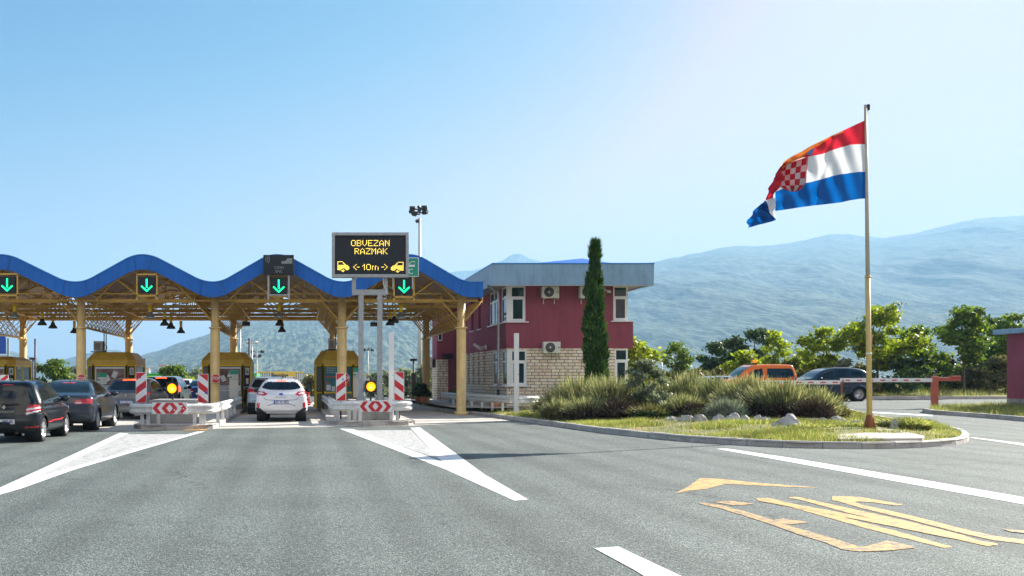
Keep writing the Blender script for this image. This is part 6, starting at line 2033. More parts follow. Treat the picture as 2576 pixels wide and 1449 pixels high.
HR = dict(L=4.25, W=1.80, belt=1.0, paint=P_NAVY, wr=.335, wheels=(.85, 3.42), tumble=.22, round=.15, res=(190, 190), spokes=10, flare=.03,
    side=[(.2, .28, 1), (.05, .36), (.0, .55), (.04, .80), (.08, 1.05), (.20, 1.30), (.42, 1.52), (.85, 1.63), (1.5, 1.66), (2.1, 1.62), (2.6, 1.45), (3.0, 1.20), (3.25, 1.12), (3.8, 1.03), (4.15, .84), (4.25, .52), (4.18, .3), (4.0, .25, 1)],
    rear_glass=[(0, 1.1), (.6, 1.1), (.56, 1.36), (0, 1.4)], wind=[(0, 1.06), (.68, 1.06), (.56, 1.48), (0, 1.48)],
    side_glass=[[(.55, 1.16), (.68, 1.42), (1.18, 1.53), (1.2, 1.12)], [(1.26, 1.12), (1.26, 1.55), (1.98, 1.55), (1.98, 1.10)], [(2.05, 1.10), (2.05, 1.54), (2.4, 1.45), (2.84, 1.16), (2.84, 1.10)]],
    lamps=[([(.48, .95), (.90, .95), (.90, 1.08), (.6, 1.08)], LENSRED), ([(.60, .5), (.86, .5), (.86, .6), (.6, .58)], LENSRED)], lampdepth=.40, head=[[(.45, .72), (.85, .76), (.85, .88), (.55, .84)]],
    seams=[[(2.0, .35), (2.02, 1.0)], [(2.95, 1.0), (2.95, .4)], [(1.2, .9), (1.15, .6)]], mirror=(2.78, 1.08), handles=[(0, .92, 1.35), (0, .9, 2.15)], trim_side=[(0, .2), (4.25, .2), (4.25, .34), (0, .34)])
X, Y, Z = gxy(2178, 49.5)
car('dark_crossover', 'dark teal crossover parked behind the barrier arm', HR, (X, Y, Z), R(90))
SV = dict(PS); SV.update(paint=P_SILVER, res=(140, 140)); SV.pop('plate')
X, Y, Z = gxy(1868, 52.0)
car('silver_saloon', 'silver saloon mostly hidden by shrubs, left of the orange van', SV, (X, Y - 1.5, Z - .25), R(90))

# ================================================================== vegetation
def leaves(name, C, size, mat, parent=None, seed=1, up=0.0, aspect=1.7, N=None, droop=0.0):
    """one small folded leaf (two triangles) at every point of C"""
    r = np.random.default_rng(seed); n = len(C)
    d = r.normal(size=(n, 3))
    if N is not None: d = d * .7 + N * 1.0
    d[:, 2] += up
    d /= np.linalg.norm(d, axis=1)[:, None]
    a = r.normal(size=(n, 3)); a[:, 2] -= droop; a -= (a * d).sum(1)[:, None] * d; a /= np.linalg.norm(a, axis=1)[:, None]
    b = np.cross(d, a)
    s = (size * r.uniform(.6, 1.35, n))[:, None]
    V = np.stack([C - a * s * aspect / 2, C + b * s * .5 + d * s * .08, C + a * s * aspect / 2, C - b * s * .5 + d * s * .08], 1).reshape(-1, 3)
    Fq = np.arange(n * 4).reshape(-1, 4)
    return np_mesh(name, V, Fq, mat, parent=parent)

def clump_points(n, centres, radii, seed, shell=.55, flat=.8, tuft=0.0):
    r = np.random.default_rng(seed)
    w = np.array(radii) ** 2.2; w /= w.sum()
    k = r.choice(len(centres), n, p=w)
    d = r.normal(size=(n, 3)); d /= np.linalg.norm(d, axis=1)[:, None]
    rad = np.array(radii)[k] * (shell + (1 - shell) * r.random(n)) * (1 + .25 * (r.random(n) - .5))
    rad *= np.where(r.random(n) < .25, r.random(n) * .8 + .2, 1)
    if tuft:   # leaves gather into twig-end tufts with gaps between them
        m = max(6, n // 24); q = r.integers(0, n, m); j = r.integers(0, m, n)
        P0 = np.array(centres)[k[q]] + d[q] * rad[q][:, None] * np.array([1, 1, flat])
        P = P0[j] + r.normal(size=(n, 3)) * tuft * np.array([1.2, 1.2, .7])
        return P, d[q][j]
    P = np.array(centres)[k] + d * rad[:, None] * np.array([1, 1, flat])
    return P, d

def tree(label, x, ybase_z, Y, wpx, ytop, mat, n=5000, seed=1, trunk=True, kind='tree', leaf=.13, bare=0.3, nb=16, flat=.75, group='trees beyond the parking road', airy=0.5):
    """trunk, limbs and an uneven crown; x column, Y distance, wpx width and ytop top row as seen"""
    r = random.Random(seed)
    X = cx(x, Y); z0 = ybase_z
    H = cz(ytop, Y) - z0; Wd = wpx * Y / F
    o = empty(kind, label, 'tree' if kind != 'bush' else 'bush', (X, Y, z0), group=group)
    cen, rad = [], []
    limbs = MB()
    top = H
    tr = max(.035, H * .014)
    if trunk:
        pts = [(0, 0, -.1), (r.uniform(-.1, .1), r.uniform(-.1, .1), H * .35), (r.uniform(-.2, .2), r.uniform(-.2, .2), H * .7), (0, 0, H * .88)]
        pts = catmull(pts, 4)
        for i, (a, b) in enumerate(zip(pts[:-1], pts[1:])):
            q = i / len(pts); limbs.tube(a, b, tr * (1 - .75 * q), 7, tr * (1 - .75 * (i + 1) / len(pts)), caps=False)
    for k in range(nb):
        t = (k + .5) / nb
        h = H * (bare + (1 - bare) * (t ** .85))
        prof = math.sin(PI * min(1, (.16 + .82 * t))) ** .8 * r.choice((.6, 1.0, 1.0, 1.2))
        ang = k * 2.4 + r.uniform(-.5, .5)
        dist = Wd / 2 * prof * r.uniform(.45, 1.0)
        R_ = max(.12, Wd * r.uniform(.07, .16) * (1.15 - .45 * t))
        c = (math.cos(ang) * max(0, dist - R_ * .3), math.sin(ang) * max(0, dist - R_ * .3) * .9, min(h + r.uniform(-.06, .04) * H, H - R_ * flat * .7))
        cen.append(c); rad.append(R_)
        for _ in range(3):   # small satellites break the outline up
            q = R_ * r.uniform(.35, .55); w = r.uniform(0, 6.28)
            cen.append((c[0] + math.cos(w) * R_ * 1.1, c[1] + math.sin(w) * R_, min(c[2] + r.uniform(-.5, .8) * R_, H - q * .5))); rad.append(q)
        if trunk:
            s = Vector((0, 0, max(.1, h - dist * .7))); e = Vector(c); m = (s + e) / 2 + Vector((0, 0, .1 * H * r.uniform(0, .5)))
            limbs.tube(s, m, tr * .45, 5, tr * .3, caps=False); limbs.tube(m, e, tr * .3, 5, tr * .12, caps=False)
    P, N = clump_points(n, cen, rad, seed, flat=flat, shell=airy, tuft=leaf * 1.15)
    P[:, 2] = np.maximum(P[:, 2], .03)
    leaves('crown', P, leaf, mat, o, seed, N=N)
    if limbs.v: limbs.build('trunk', BARK, o)
    return o

def fz(x, Y): return far_h(cx(x, Y), Y) if Y > FARKERB else ground(cx(x, Y), Y)
TREES = [
 ('bright green tree rising right behind the red building', 1598, 56, 95, 858, LF_LIME, 5000, .25),
 ('small thin sapling standing alone right of the building', 1702, 62, 66, 868, LF_MID, 1500, .45),
 ('dark round evergreen tree, first of the dark group', 1800, 66, 85, 862, LF_DARK, 5500, .05),
 ('dark evergreen tree behind the yellow-green bush', 1845, 67, 95, 848, LF_DARK, 5500, .05),
 ('tallest dark tree of the group left of the orange van', 1905, 68, 105, 826, LF_DARK, 6500, .05),
 ('lime green tree just above the orange van roof', 1953, 60, 85, 838, LF_LIME, 4500, .15),
 ('low yellowish tree left of the orange van', 1876, 58, 95, 886, LF_LIME, 3500, .05),
 ('grey-green young tree between the van and the crossover', 2010, 62, 40, 895, LF_OLIVE, 1300, .1),
 ('light green tree over the dark crossover roof', 2068, 58, 105, 828, LF_LIME, 4200, .30),
 ('brownish low tree behind the dark crossover', 2060, 62, 110, 900, LF_SCRUB, 3500, .0),
 ('broad yellow-green tree directly behind the flagpole', 2205, 57, 200, 774, LF_LIME, 10000, .36),
 ('full green tree right behind the flagpole tree', 2298, 60, 130, 826, LF_MID, 8500, .05),
 ('tree with bare lower trunk right of the barrier post', 2425, 56, 140, 772, LF_MID, 7500, .40),
 ('dark full tree beside the red kiosk', 2492, 62, 125, 800, LF_DARK, 7500, .05),
 ('green tree top showing over the red kiosk roof', 2550, 60, 120, 792, LF_MID, 6000, .2),
 ('dark green tree low between the barrier post tree and the kiosk', 2462, 64, 90, 850, LF_DARK, 4500, .0),
]
for k, (lb, x, Y, w, yt, m, n, bare) in enumerate(TREES):
    tree(lb, x, fz(x, Y), Y, w, yt, m, int(n * .85), seed=20 + k, bare=bare, leaf=.13 if Y > 50 else .1, nb=15, airy=.5)
# low growth behind the parking road
HED = [(1640, 60, 70, 930), (1690, 64, 90, 938), (1750, 62, 90, 932), (1815, 60, 90, 928), (1985, 60, 70, 915), (2120, 57, 80, 908), (2160, 58, 90, 922), (2245, 57, 90, 905), (2340, 60, 70, 900), (2378, 64, 60, 905), (2395, 61, 70, 925), (2520, 57, 60, 900), (2445, 60, 80, 930)]
names_ = ['olive brown', 'dry', 'ragged', 'russet', 'greyish', 'grey-leaved', 'twiggy', 'shady green', 'mid green', 'bare twigged', 'low green', 'straggly brown', 'flat topped']
wheres = ['right of the building corner', 'below the thin sapling', 'left of the dark tree group', 'in front of the dark tree group', 'right of the orange van', 'behind the rear of the dark crossover', 'left of the flagpole base trees', 'under the flagpole tree', 'between barrier post and green tree', 'left of the bare trunked tree', 'at the foot of the bare trunked tree', 'against the red kiosk wall', 'under the dark tree by the kiosk']
mm_ = [LF_SCRUB, LF_SCRUB, LF_SCRUB, LF_SCRUB, LF_SCRUB, LF_OLIVE, LF_SCRUB, LF_DARK, LF_MID, LF_WOOD, LF_MID, LF_SCRUB, LF_SCRUB]
for k, (x, Y, w, yt) in enumerate(HED):
    tree(names_[k] + ' bush ' + wheres[k], x, fz(x, Y) - .1, Y, w * 1.3, yt, mm_[k], 2600, seed=60 + k, trunk=False, kind='bush', bare=0, nb=9, flat=.8, group='bushes behind the parking road', leaf=.12, airy=.2)
# behind the toll lanes
BK = [('leafy green bush behind the far left canopy column', 140, 80, 125, 907, LF_MID, 5000), ('grey green bush left of booth 5, farther back', 195, 88, 80, 918, LF_OLIVE, 2500), ('rounded dark green tree in front of the green roofed station', 432, 95, 80, 924, LF_MID, 4500),
      ('loose olive coloured tree right of the rounded tree', 492, 100, 55, 932, LF_OLIVE, 2500), ('yellow-green bush under the loose olive coloured tree', 472, 85, 52, 955, LF_LIME, 2500), ('tan bush left of the rounded tree, behind the black SUV', 345, 85, 60, 956, LF_SCRUB, 2000),
      ('yellowish bush beside booth 7, behind the lane', 782, 90, 30, 948, LF_SCRUB, 2500), ('silvery bush right of the message sign posts', 1068, 70, 60, 925, LF_OLIVE, 3500), ('tall bush behind the rear column by the building', 1096, 74, 40, 905, LF_MID, 2800), ('olive bush between the two message sign posts, far off', 960, 85, 80, 938, LF_OLIVE, 3000), ('silvery bush left of the camera post', 1020, 78, 60, 930, LF_OLIVE, 3000)]
for k, (lb, x, Y, w, yt, m, n) in enumerate(BK):
    tree(lb, x, 0, Y, w, yt, m, n, seed=90 + k, trunk=k in (2, 3), kind='bush' if k not in (2, 3) else 'tree', bare=0.05, nb=12, group='greenery behind the toll lanes', leaf=.17, airy=.2)

# cypress
def cypress():
    x, Y = 1497, 38.0
    g = verge_h(cx(x, Y), Y); H = cz(614, Y) - g
    o = empty('cypress_tree', 'slender dark cypress standing in front of the red building', 'tree', (cx(x, Y), Y, g))
    r = np.random.default_rng(5); n = 30000
    t = r.random(n) ** .85
    # ragged outline built of upright plumes
    npl = 170; pt = r.random(npl) ** .9 * .93; pa = r.random(npl) * 6.283
    w_at = lambda t_: np.interp(t_, [0, .05, .15, .32, .5, .62, .74, .82, .89, .94, 1], [.30, .35, .37, .35, .36, .30, .25, .18, .10, .05, .01])
    k = r.choice(npl, n)
    tt = pt[k] + r.random(n) * .10 * (1.1 - pt[k] * .3)
    tt = np.clip(tt, 0, 1)
    pw_ = r.uniform(.78, 1.28, npl)
    rad = w_at(pt[k]) * pw_[k] * (1.10 - .5 * (tt - pt[k]) / .1 * .5)
    q = r.random(n); 
    pr = rad * np.where(r.random(n) < .8, .72 + .36 * q, q)
    a = pa[k] + r.normal(size=n) * .20
    P = np.stack([pr * np.cos(a), pr * np.sin(a), tt * H], -1)
    # direction: mostly up, a little outwards
    d = np.stack([np.cos(a) * .35, np.sin(a) * .35, np.ones(n)], -1) + r.normal(size=(n, 3)) * .28
    d /= np.linalg.norm(d, axis=1)[:, None]
    s = np.cross(d, r.normal(size=(n, 3))); s /= np.linalg.norm(s, axis=1)[:, None]
    ln = (r.uniform(.08, .20, n) * (1 + .8 * (tt > .9)))[:, None]; wd_ = (r.uniform(.018, .035, n))[:, None]
    V = np.stack([P - s * wd_, P + s * wd_, P + d * ln], 1).reshape(-1, 3)
    np_mesh('crown', V, np.arange(n * 3).reshape(-1, 3), LF_CYP, parent=o)
    mb = MB(); mb.lathe([(w * .80, t_ * H) for t_, w in zip((.02, .2, .4, .6, .75, .86), (.30, .34, .31, .23, .13, .03))], n=14); mb.build('inner_foliage', LF_CYP, o)
    mb = MB(); mb.tube((0, 0, -.1), (0, 0, H * .9), .09, 8, .02); mb.build('trunk', BARK, o)
cypress()

def spike_shrub(label, x, Y, wpx, ytop, mat, head=None, n=2600, seed=1, spread=1.0, name='lavender_bush', cat='bush', wood=True, tall=1.0, group='lavender and curry plants on the verge'):
    """dome of fine upright stalks"""
    X = cx(x, Y); g = verge_h(X, Y) if inside((X, Y), VERGE) else ground(X, Y)
    H = cz(ytop, Y) - g; Rd = wpx * Y / F / 2
    o = empty(name, label, cat, (X, Y, g), group=group)
    r = np.random.default_rng(seed)
    u = np.sqrt(r.random(n)); a = r.random(n) * 6.283
    # lobes make the dome uneven
    lob = 1 + .22 * np.sin(a * 3 + seed) + .12 * np.sin(a * 7 + 2 * seed)
    tipr = Rd * u * lob; hgt = H * np.sqrt(np.clip(1 - .72 * u ** 2.2, .05, 1)) * (.62 + .50 * r.random(n) ** 1.5) * (1 + .10 * np.sin(a * 5 + u * 9))
    base = np.stack([np.cos(a) * tipr * .55, np.sin(a) * tipr * .55, hgt * r.uniform(.0, .45, n)], -1)
    tip = np.stack([np.cos(a) * tipr * 1.12 + r.normal(size=n) * .07, np.sin(a) * tipr + r.normal(size=n) * .05, hgt * tall], -1)
    side = np.cross(tip - base, r.normal(size=(n, 3))); side /= np.linalg.norm(side, axis=1)[:, None] + 1e-9
    w = r.uniform(.005, .012, n)[:, None]
    V = np.stack([base - side * w, base + side * w, tip + side * w * .5, tip - side * w * .5], 1).reshape(-1, 3)
    np_mesh('stalks', V, np.arange(n * 4).reshape(-1, 4), mat, parent=o)
    # leafy cushion
    m = n * 2
    u2 = r.random(m) ** .5; a2 = r.random(m) * 6.283; el = r.random(m)
    hz_ = H * .62 * np.sqrt(np.clip(1 - .75 * u2 ** 2.2, .05, 1)) * (el ** .35)
    C = np.stack([np.cos(a2) * Rd * .95 * u2 * (1 + .2 * np.sin(a2 * 3 + seed)), np.sin(a2) * Rd * .95 * u2, hz_], -1)
    leaves('cushion', C, .055, head or mat, o, seed + 3, up=.5, aspect=3.0)
    if wood:
        k = n // 2 if head is LF_WOOD else n // 3; u3 = np.sqrt(r.random(k)); a3 = r.random(k) * 6.283
        b = np.stack([np.cos(a3) * .15 * Rd, np.sin(a3) * .15 * Rd, np.zeros(k)], -1)
        t = np.stack([np.cos(a3) * Rd * .9 * u3, np.sin(a3) * Rd * .9 * u3, H * (.78 if head is LF_WOOD else .55) * (1.1 - u3 * .6)], -1)
        s = np.cross(t - b, r.normal(size=(k, 3))); s /= np.linalg.norm(s, axis=1)[:, None]
        V = np.stack([b - s * .012, b + s * .012, t + s * .006, t - s * .006], 1).reshape(-1, 3)
        np_mesh('woody_twigs', V, np.arange(k * 4).reshape(-1, 4), LF_WOOD, parent=o)
    return o
SH = [
 (1398, 37.0, 110, 985, LF_LAV, None, 1500, 'small pale lavender mound at the left end of the shrub bed'),
 (1455, 36.0, 160, 950, LF_LAV, None, 3600, 'large pale lavender mound in front of the stone wall'),
 (1535, 35.0, 150, 948, LF_LAV, None, 3600, 'large lavender mound just right of the cypress foot'),
 (1480, 33.2, 120, 998, LF_LAV, LF_WOOD, 1800, 'dark twiggy lavender in the shade below the cypress'),
 (1405, 34.0, 80, 1002, LF_LAV, LF_SCRUB, 1300, 'low straw coloured tuft nearest the short guardrail end'),
 (1585, 34.5, 90, 975, LF_SCRUB, LF_MID, 1400, 'green leafy shrub left of the silvery olive bush'),
 (1665, 35.5, 110, 958, LF_LAV, LF_MID, 2200, 'green shrub right of the silvery olive bush'),
 (1735, 35.0, 130, 940, LF_LAV, None, 3000, 'tall wispy lavender before the silver car'),
 (1718, 31.8, 110, 992, LF_LAV, LF_WOOD, 1900, 'brown hearted lavender with straw tips, left of the grey curry plant'),
 (1800, 33.8, 120, 950, LF_LAV, None, 2600, 'wispy lavender below the front of the orange van'),
 (1826, 30.0, 85, 1004, LF_GREY, LF_GREY, 1600, 'silver grey curry plant low at the front of the bed'),
 (1885, 31.5, 150, 950, LF_LAV, None, 3800, 'big pale lavender mound below the orange van'),
 (1965, 30.2, 170, 960, LF_LAV, LF_WOOD, 4200, 'widest lavender mound with brown heart, below the dark crossover'),
 (2045, 29.6, 120, 976, LF_LAV, None, 2800, 'green-grey lavender mound nearest the flagpole'),
 (2100, 30.5, 60, 1012, LF_SCRUB, None, 900, 'thin yellow flowered weed beside the rusty barrier rest'),
 (1562, 32.6, 100, 1002, LF_WOOD, LF_WOOD, 1500, 'brown dried lavender clump below the silvery olive bush, left side'),
 (2042, 28.6, 95, 1004, LF_WOOD, LF_WOOD, 1500, 'brown dried lavender clump in front of the mound nearest the flagpole'),
 (1748, 31.2, 70, 1010, LF_WOOD, LF_LAV, 1000, 'small brown clump left of the grey curry plant'),
 (1640, 31.6, 100, 1015, LF_SCRUB, LF_DARK, 1300, 'low brown grass clump under the silvery olive bush'),
]
for k, (x, Y, w, yt, m, hd, n, lb) in enumerate(SH):
    spike_shrub(lb, x, Y, w, yt, m, hd, n, seed=120 + k)
# silvery olive bush with visible stems
Yo = 34.0; Xo = cx(1622, Yo); go = verge_h(Xo, Yo)
tree('silvery olive bush with thin dark stems right of the cypress', 1622, go, Yo, 125, 902, LF_OLIVE, 6500, seed=150, trunk=True, kind='bush', bare=.25, nb=14, leaf=.055, group='bushes on the verge', airy=.3)
# grass tufts near flagpole
for k, (x, Y, w, yt, n, lb) in enumerate([(2283, 27.0, 120, 1050, 2600, 'bright green grass tuft right of the flagpole foot'), (2130, 26.8, 90, 1068, 1500, 'short grass tuft left of the flagpole foot'), (2030, 26.4, 110, 1078, 1600, 'low green tuft in front of the limestone boulders')]):
    spike_shrub(lb, x, Y, w, yt, LF_GRASS, LF_GRASS, n, seed=170 + k, name='grass_tuft', cat='grass tuft', wood=False, group='grass tufts by the flagpole')
# turf of the verge: countless blades
def blades(name, region, n, hlo, hhi, mat, seed, hf, dens=None, kind='stuff'):
    r = np.random.default_rng(seed)
    x0, x1 = min(p[0] for p in region), max(p[0] for p in region); y0, y1 = min(p[1] for p in region), max(p[1] for p in region)
    pts = []
    while len(pts) < n:
        X = r.uniform(x0, x1, n * 2); Y = r.uniform(y0, y1, n * 2)
        ok = poly_sdf(X, Y, region) < -.18
        if dens is not None: ok &= r.random(n * 2) < dens(X, Y)
        pts += list(zip(X[ok], Y[ok]))
    pts = np.array(pts[:n])
    # height by coarse lookup
    gx = np.linspace(x0, x1, 60); gy = np.linspace(y0, y1, 60)
    Hh = np.array([[hf(a, b) for a in gx] for b in gy])
    ix = np.clip((pts[:, 0] - x0) / (x1 - x0) * 59, 0, 58.999); iy = np.clip((pts[:, 1] - y0) / (y1 - y0) * 59, 0, 58.999)
    i0, j0 = ix.astype(int), iy.astype(int); fx, fy = ix - i0, iy - j0
    Z = (Hh[j0, i0] * (1 - fx) + Hh[j0, i0 + 1] * fx) * (1 - fy) + (Hh[j0 + 1, i0] * (1 - fx) + Hh[j0 + 1, i0 + 1] * fx) * fy
    B = np.stack([pts[:, 0], pts[:, 1], Z - .02], -1)
    h = r.uniform(hlo, hhi, n) * (.45 + 1.1 * vnoise(pts[:, 0] * 1.1, pts[:, 1] * 1.1, seed))
    ln = r.normal(size=(n, 2)) * .35
    tip = B + np.stack([ln[:, 0] * h, ln[:, 1] * h, h], -1)
    a = r.random(n) * 6.283; s = np.stack([np.cos(a), np.sin(a) * .5, np.zeros(n)], -1) * r.uniform(.006, .013, n)[:, None]
    V = np.stack([B - s, B + s, tip], 1).reshape(-1, 3)
    return tag(np_mesh(name, V, np.arange(n * 3).reshape(-1, 3), mat), kind=kind)
VR = [v for v in VERGE if v[1] < 61]
blades('verge_grass', VERGE, 90000, .05, .17, LF_GRASS, 5, verge_h, dens=lambda X, Y: np.clip(1.5 * np.exp(-((Y - 27) / 9.) ** 2), .03, 1) * np.clip(3.0 * (vnoise(X * .9, Y * .9, 3) - .42), .05, 1))
FARR = [(15.7, 53.4), (50, 53.4), (50, 66), (15.7, 66)]
blades('far_verge_grass', FARR, 26000, .10, .40, LF_GRASS, 6, far_h)
blades('barrier_island_grass', BI, 9000, .06, .22, LF_GRASS, 7, lambda x, y: ground(x, y) + .13)

# rocks
def rock(label, x, Y, wpx, hpx, seed, name='limestone_rock', group='limestone rocks edging the shrub bed'):
    X = cx(x, Y); g = verge_h(X, Y)
    w = wpx * Y / F / 2; h = hpx * Y / F
    bm = bmesh.new(); bmesh.ops.create_icosphere(bm, subdivisions=4, radius=1)
    r = random.Random(seed); ox, oy = r.uniform(0, 50), r.uniform(0, 50)
    planes = [(Vector((r.gauss(0, 1), r.gauss(0, 1), abs(r.gauss(0, 1)) + .1)).normalized(), r.uniform(.55, .9)) for _ in range(9)]
    for v in bm.verts:
        p = v.co.copy()
        for (nn, dd) in planes:
            k = p.dot(nn)
            if k > dd: p -= nn * (k - dd) * .92
        q = float(fbm(np.float64(p.x * 3.6 + ox + p.z * 2.2), np.float64(p.y * 3 + oy), 4, seed)) - .5
        p *= 1 + q * .62
        v.co = Vector((p.x * w, p.y * w * .8, max(p.z, -.35) * h))
    me = bpy.data.meshes.new(name); bm.to_mesh(me); bm.free(); me.materials.append(ROCK)
    o = link_mesh(name, me); o.location = (X, Y, g + .02)
    return tag(o, label, 'rock', group)
RK = [(1983, 26.6, 92, 34, 'largest pale limestone boulder, in the grass before the widest lavender'), (2035, 28.2, 60, 14, 'flat rock behind the largest boulder'), (2250, 26.8, 34, 22, 'grey rock beside the green tuft right of the flagpole'), (2105, 28.0, 48, 18, 'white topped rock left of the flagpole'),
      (2150, 27.6, 30, 10, 'low stone close to the flagpole plate'), (1842, 28.6, 40, 22, 'rock below the grey curry plant'), (1808, 28.9, 34, 20, 'rock left of the grey curry plant'), (1875, 28.3, 38, 24, 'tilted rock right of the grey curry plant'), (1905, 28.3, 30, 18, 'small rock between two larger ones left of the boulder'),
      (1930, 28.0, 36, 20, 'squat rock just left of the largest boulder'), (1760, 29.4, 44, 18, 'broad low rock under the brown hearted lavender'), (1725, 29.8, 38, 14, 'flat stone under the brown hearted lavender'), (1690, 30.2, 36, 12, 'leftmost flat stone of the row'), (2070, 28.0, 34, 14, 'small angular rock between boulder and flagpole'), (2180, 28.4, 30, 12, 'small stone behind the flagpole pad')]
for k, (x, Y, w, h, lb) in enumerate(RK): rock(lb, x, Y, w, h, 200 + k)
p = G(1516, 1046, .12)
tag(MB().cbox(p.x - .06, p.x + .06, p.y, p.y + .1, p.z - .05, p.z + .14, .01).build('marker_stone', WHITEP), 'tiny white marker stone in the grass below the lavender', 'marker stone')

# ================================================================== flagpole and flag
YP = 26.0
pb = W(2187, 1084, YP); 
pt_ = W(2176.5, 264, YP)
fp = empty('flagpole', 'tall cream painted steel flagpole with rusty foot on a concrete pad', 'flagpole', (pb.x, YP, pb.z))
ax = pt_ - pb; mid = ax * (0.455)
up = lambda k: Vector((ax.x * k, 0, ax.z * k))
mb = MB(); mb.tube(up(0.0), up(.47), .068, 8, .063); mb.tube(up(.47), up(.475), .078, 8, .078); mb.build('lower_mast', simple('cream_pole_paint', (.62, .46, .17), .5, var=.1, scale=5, dirt=.3), fp)
mb = MB(); mb.tube(up(.475), up(1.0), .050, 12, .036); mb.build('upper_mast', simple('pale_pole_paint', (.52, .47, .38), .5, var=.1, scale=5, dirt=.3), fp)
mb = MB()
for k in range(4):
    a = k * PI / 2 + PI / 4; d = Vector((math.cos(a), math.sin(a), 0))
    mb.prism([d * .05, d * .17, d * .055 + Vector((0, 0, .50))], Vector((-d.y, d.x, 0)) * .012)
mb.tube((0, 0, 0), (0, 0, .42), .085, 10, .075)
mb.build('foot', RUST, fp)
mb = MB(); mb.cbox(-.26, .26, -.2, .2, -.035, .0, .006)
for i in (-1, 1):
    for j in (-1, 1): mb.tube((i * .21, j * .15, -.02), (i * .21, j * .15, .06), .012, 6)
mb.build('base_plate', RUST, fp)
mb = MB(); mb.cbox(.02, .10, -.04, .04, ax.z - .14, ax.z + .01, .012, T(ax.x, 0, 0)); mb.tube((ax.x + .06, 0, ax.z - .14), (ax.x + .06, 0, ax.z - .42), .006, 6); mb.build('pulley', BLACK, fp)
mb = MB(); k = .26; mb.tube(up(k) + Vector((.07, 0, 0)), up(k + .035) + Vector((.07, 0, 0)), .03, 8); mb.tube(up(k - .01) + Vector((.07, 0, 0)), up(k - .01) + Vector((.02, 0, 0)), .02, 8); mb.build('rope_cleat', RUST, fp)
mb = MB(); mb.tube(up(.235), up(.24), .07, 10); mb.build('tape_band', WHITEP, fp)

def cloth(name, col, tr=.5):
    m, t, b = new_mat(name)
    n = noise(t, 60, 3, .5); r = ramp(t, n.outputs[0], [(.3, tuple(c * .9 for c in col)), (.7, col)])
    L(t, r.outputs[0], b.inputs['Base Color']); b.inputs['Roughness'].default_value = .75
    tl = nd(t, 'ShaderNodeBsdfTranslucent'); L(t, r.outputs[0], tl.inputs[0])
    mx = nd(t, 'ShaderNodeMixShader'); mx.inputs[0].default_value = tr
    L(t, b.outputs[0], mx.inputs[1]); L(t, tl.outputs[0], mx.inputs[2]); L(t, mx.outputs[0], t.nodes['Material Output'].inputs[0])
    return m
FRED, FWHITE, FBLUE = cloth('flag_red_cloth', (.62, .02, .04)), cloth('flag_white_cloth', (.78, .80, .82)), cloth('flag_blue_cloth', (.0, .11, .40))
FCYAN = cloth('flag_light_blue_cloth', (.05, .30, .62)); FSUNRED = cloth('flag_red_sunlit_hem', (.90, .30, .06), .75)  # hem is red cloth; its orange puts the sun shining through into the colour
def FP(u, v, dy=0.0):
    """reading of the flag in its own tracing grid, standing dy metres nearer than the pole"""
    x = (2380 + u * .30358) * .77889; y = (320 + v * .30366) * .77889
    return W(x, y, YP - dy)
# main cloth: columns from hoist to the fold, rows top / red-white / white-blue / bottom
MAIN = [(1385, (215, 482, 776, 1056)), (1300, (253, 480, 774, 1062)), (1200, (300, 486, 786, 1078)), (1100, (347, 516, 800, 1100)), (1000, (402, 548, 822, 1112)), (900, (455, 588, 852, 1124)), (800, (520, 604, 878, 1134)), (700, (592, 622, 900, 1147)), (600, (632, 660, 925, 1163)), (500, (680, 708, 950, 1178)), (455, (728, 745, 965, 1184)), (405, (800, 830, 985, 1190))]
us = [m[0] for m in MAIN]
def fold(u, v):   # ripples in depth
    s = (1385 - u) / 980.0
    return .55 * s + .09 * s * math.sin(u / 62.0 + v * 2.2) + .05 * math.sin(u / 31.0 - v * 3.1) * min(1, s * 4) + .06 * math.sin(v * 6.3 + u / 210.) * s + .10 * math.exp(-((u - 1010 + v * 60) / 38.) ** 2)
flag = empty('national_flag', 'red, white and blue flag with checkered shield, streaming left from the flagpole', 'flag', up(.93) + pb)
finv = Matrix.Translation(-(up(.93) + pb))
def fobj(mb, nm, m, par=None):
    o = mb.build(nm, m, par or flag)
    if par is None: o.matrix_parent_inverse = finv
    for p in o.data.polygons: p.use_smooth = True
    return o
def main_pt(u, v):   # v 0..3 over the stripes
    r = [np.interp(-u, [-a for a in us], [m[1][k] for m in MAIN]) for k in range(4)]
    k = min(2, int(v)); f = v - k
    return FP(u, r[k] * (1 - f) + r[k + 1] * f, fold(u, v))
stripes = [MB(), MB(), MB()]
NU, NV = 130, 12
for s in range(3):
    vs = []; fs = []
    for i in range(NU + 1):
        u = 1385 - 980 * i / NU
        for j in range(NV + 1): vs.append(main_pt(u, s + j / NV))
    for i in range(NU):
        for j in range(NV): fs.append((i * (NV + 1) + j, (i + 1) * (NV + 1) + j, (i + 1) * (NV + 1) + j + 1, i * (NV + 1) + j + 1))
    stripes[s].smooth = True
    stripes[s].add(vs, fs)
def patch(mb, A, B, n=10, wob=.03, seed=0):
    """cloth strip between two traced edges of equal length; each point carries its own nearness"""
    A = [catmull([FP(*p) for p in A], 5), catmull([FP(*p) for p in B], 5)]
    vs = []; fs = []; m = len(A[0])
    for i in range(m):
        for j in range(n + 1):
            f = j / n; p = A[0][i].lerp(A[1][i], f)
            p = p + Vector((0, wob * math.sin(f * 7 + i * .5 + seed) + wob * math.sin(i * .9 + seed), 0)); vs.append(p)
    for i in range(m - 1):
        for j in range(n): fs.append((i * (n + 1) + j, (i + 1) * (n + 1) + j, (i + 1) * (n + 1) + j + 1, i * (n + 1) + j + 1))
    mb.smooth = True
    mb.add(vs, fs)
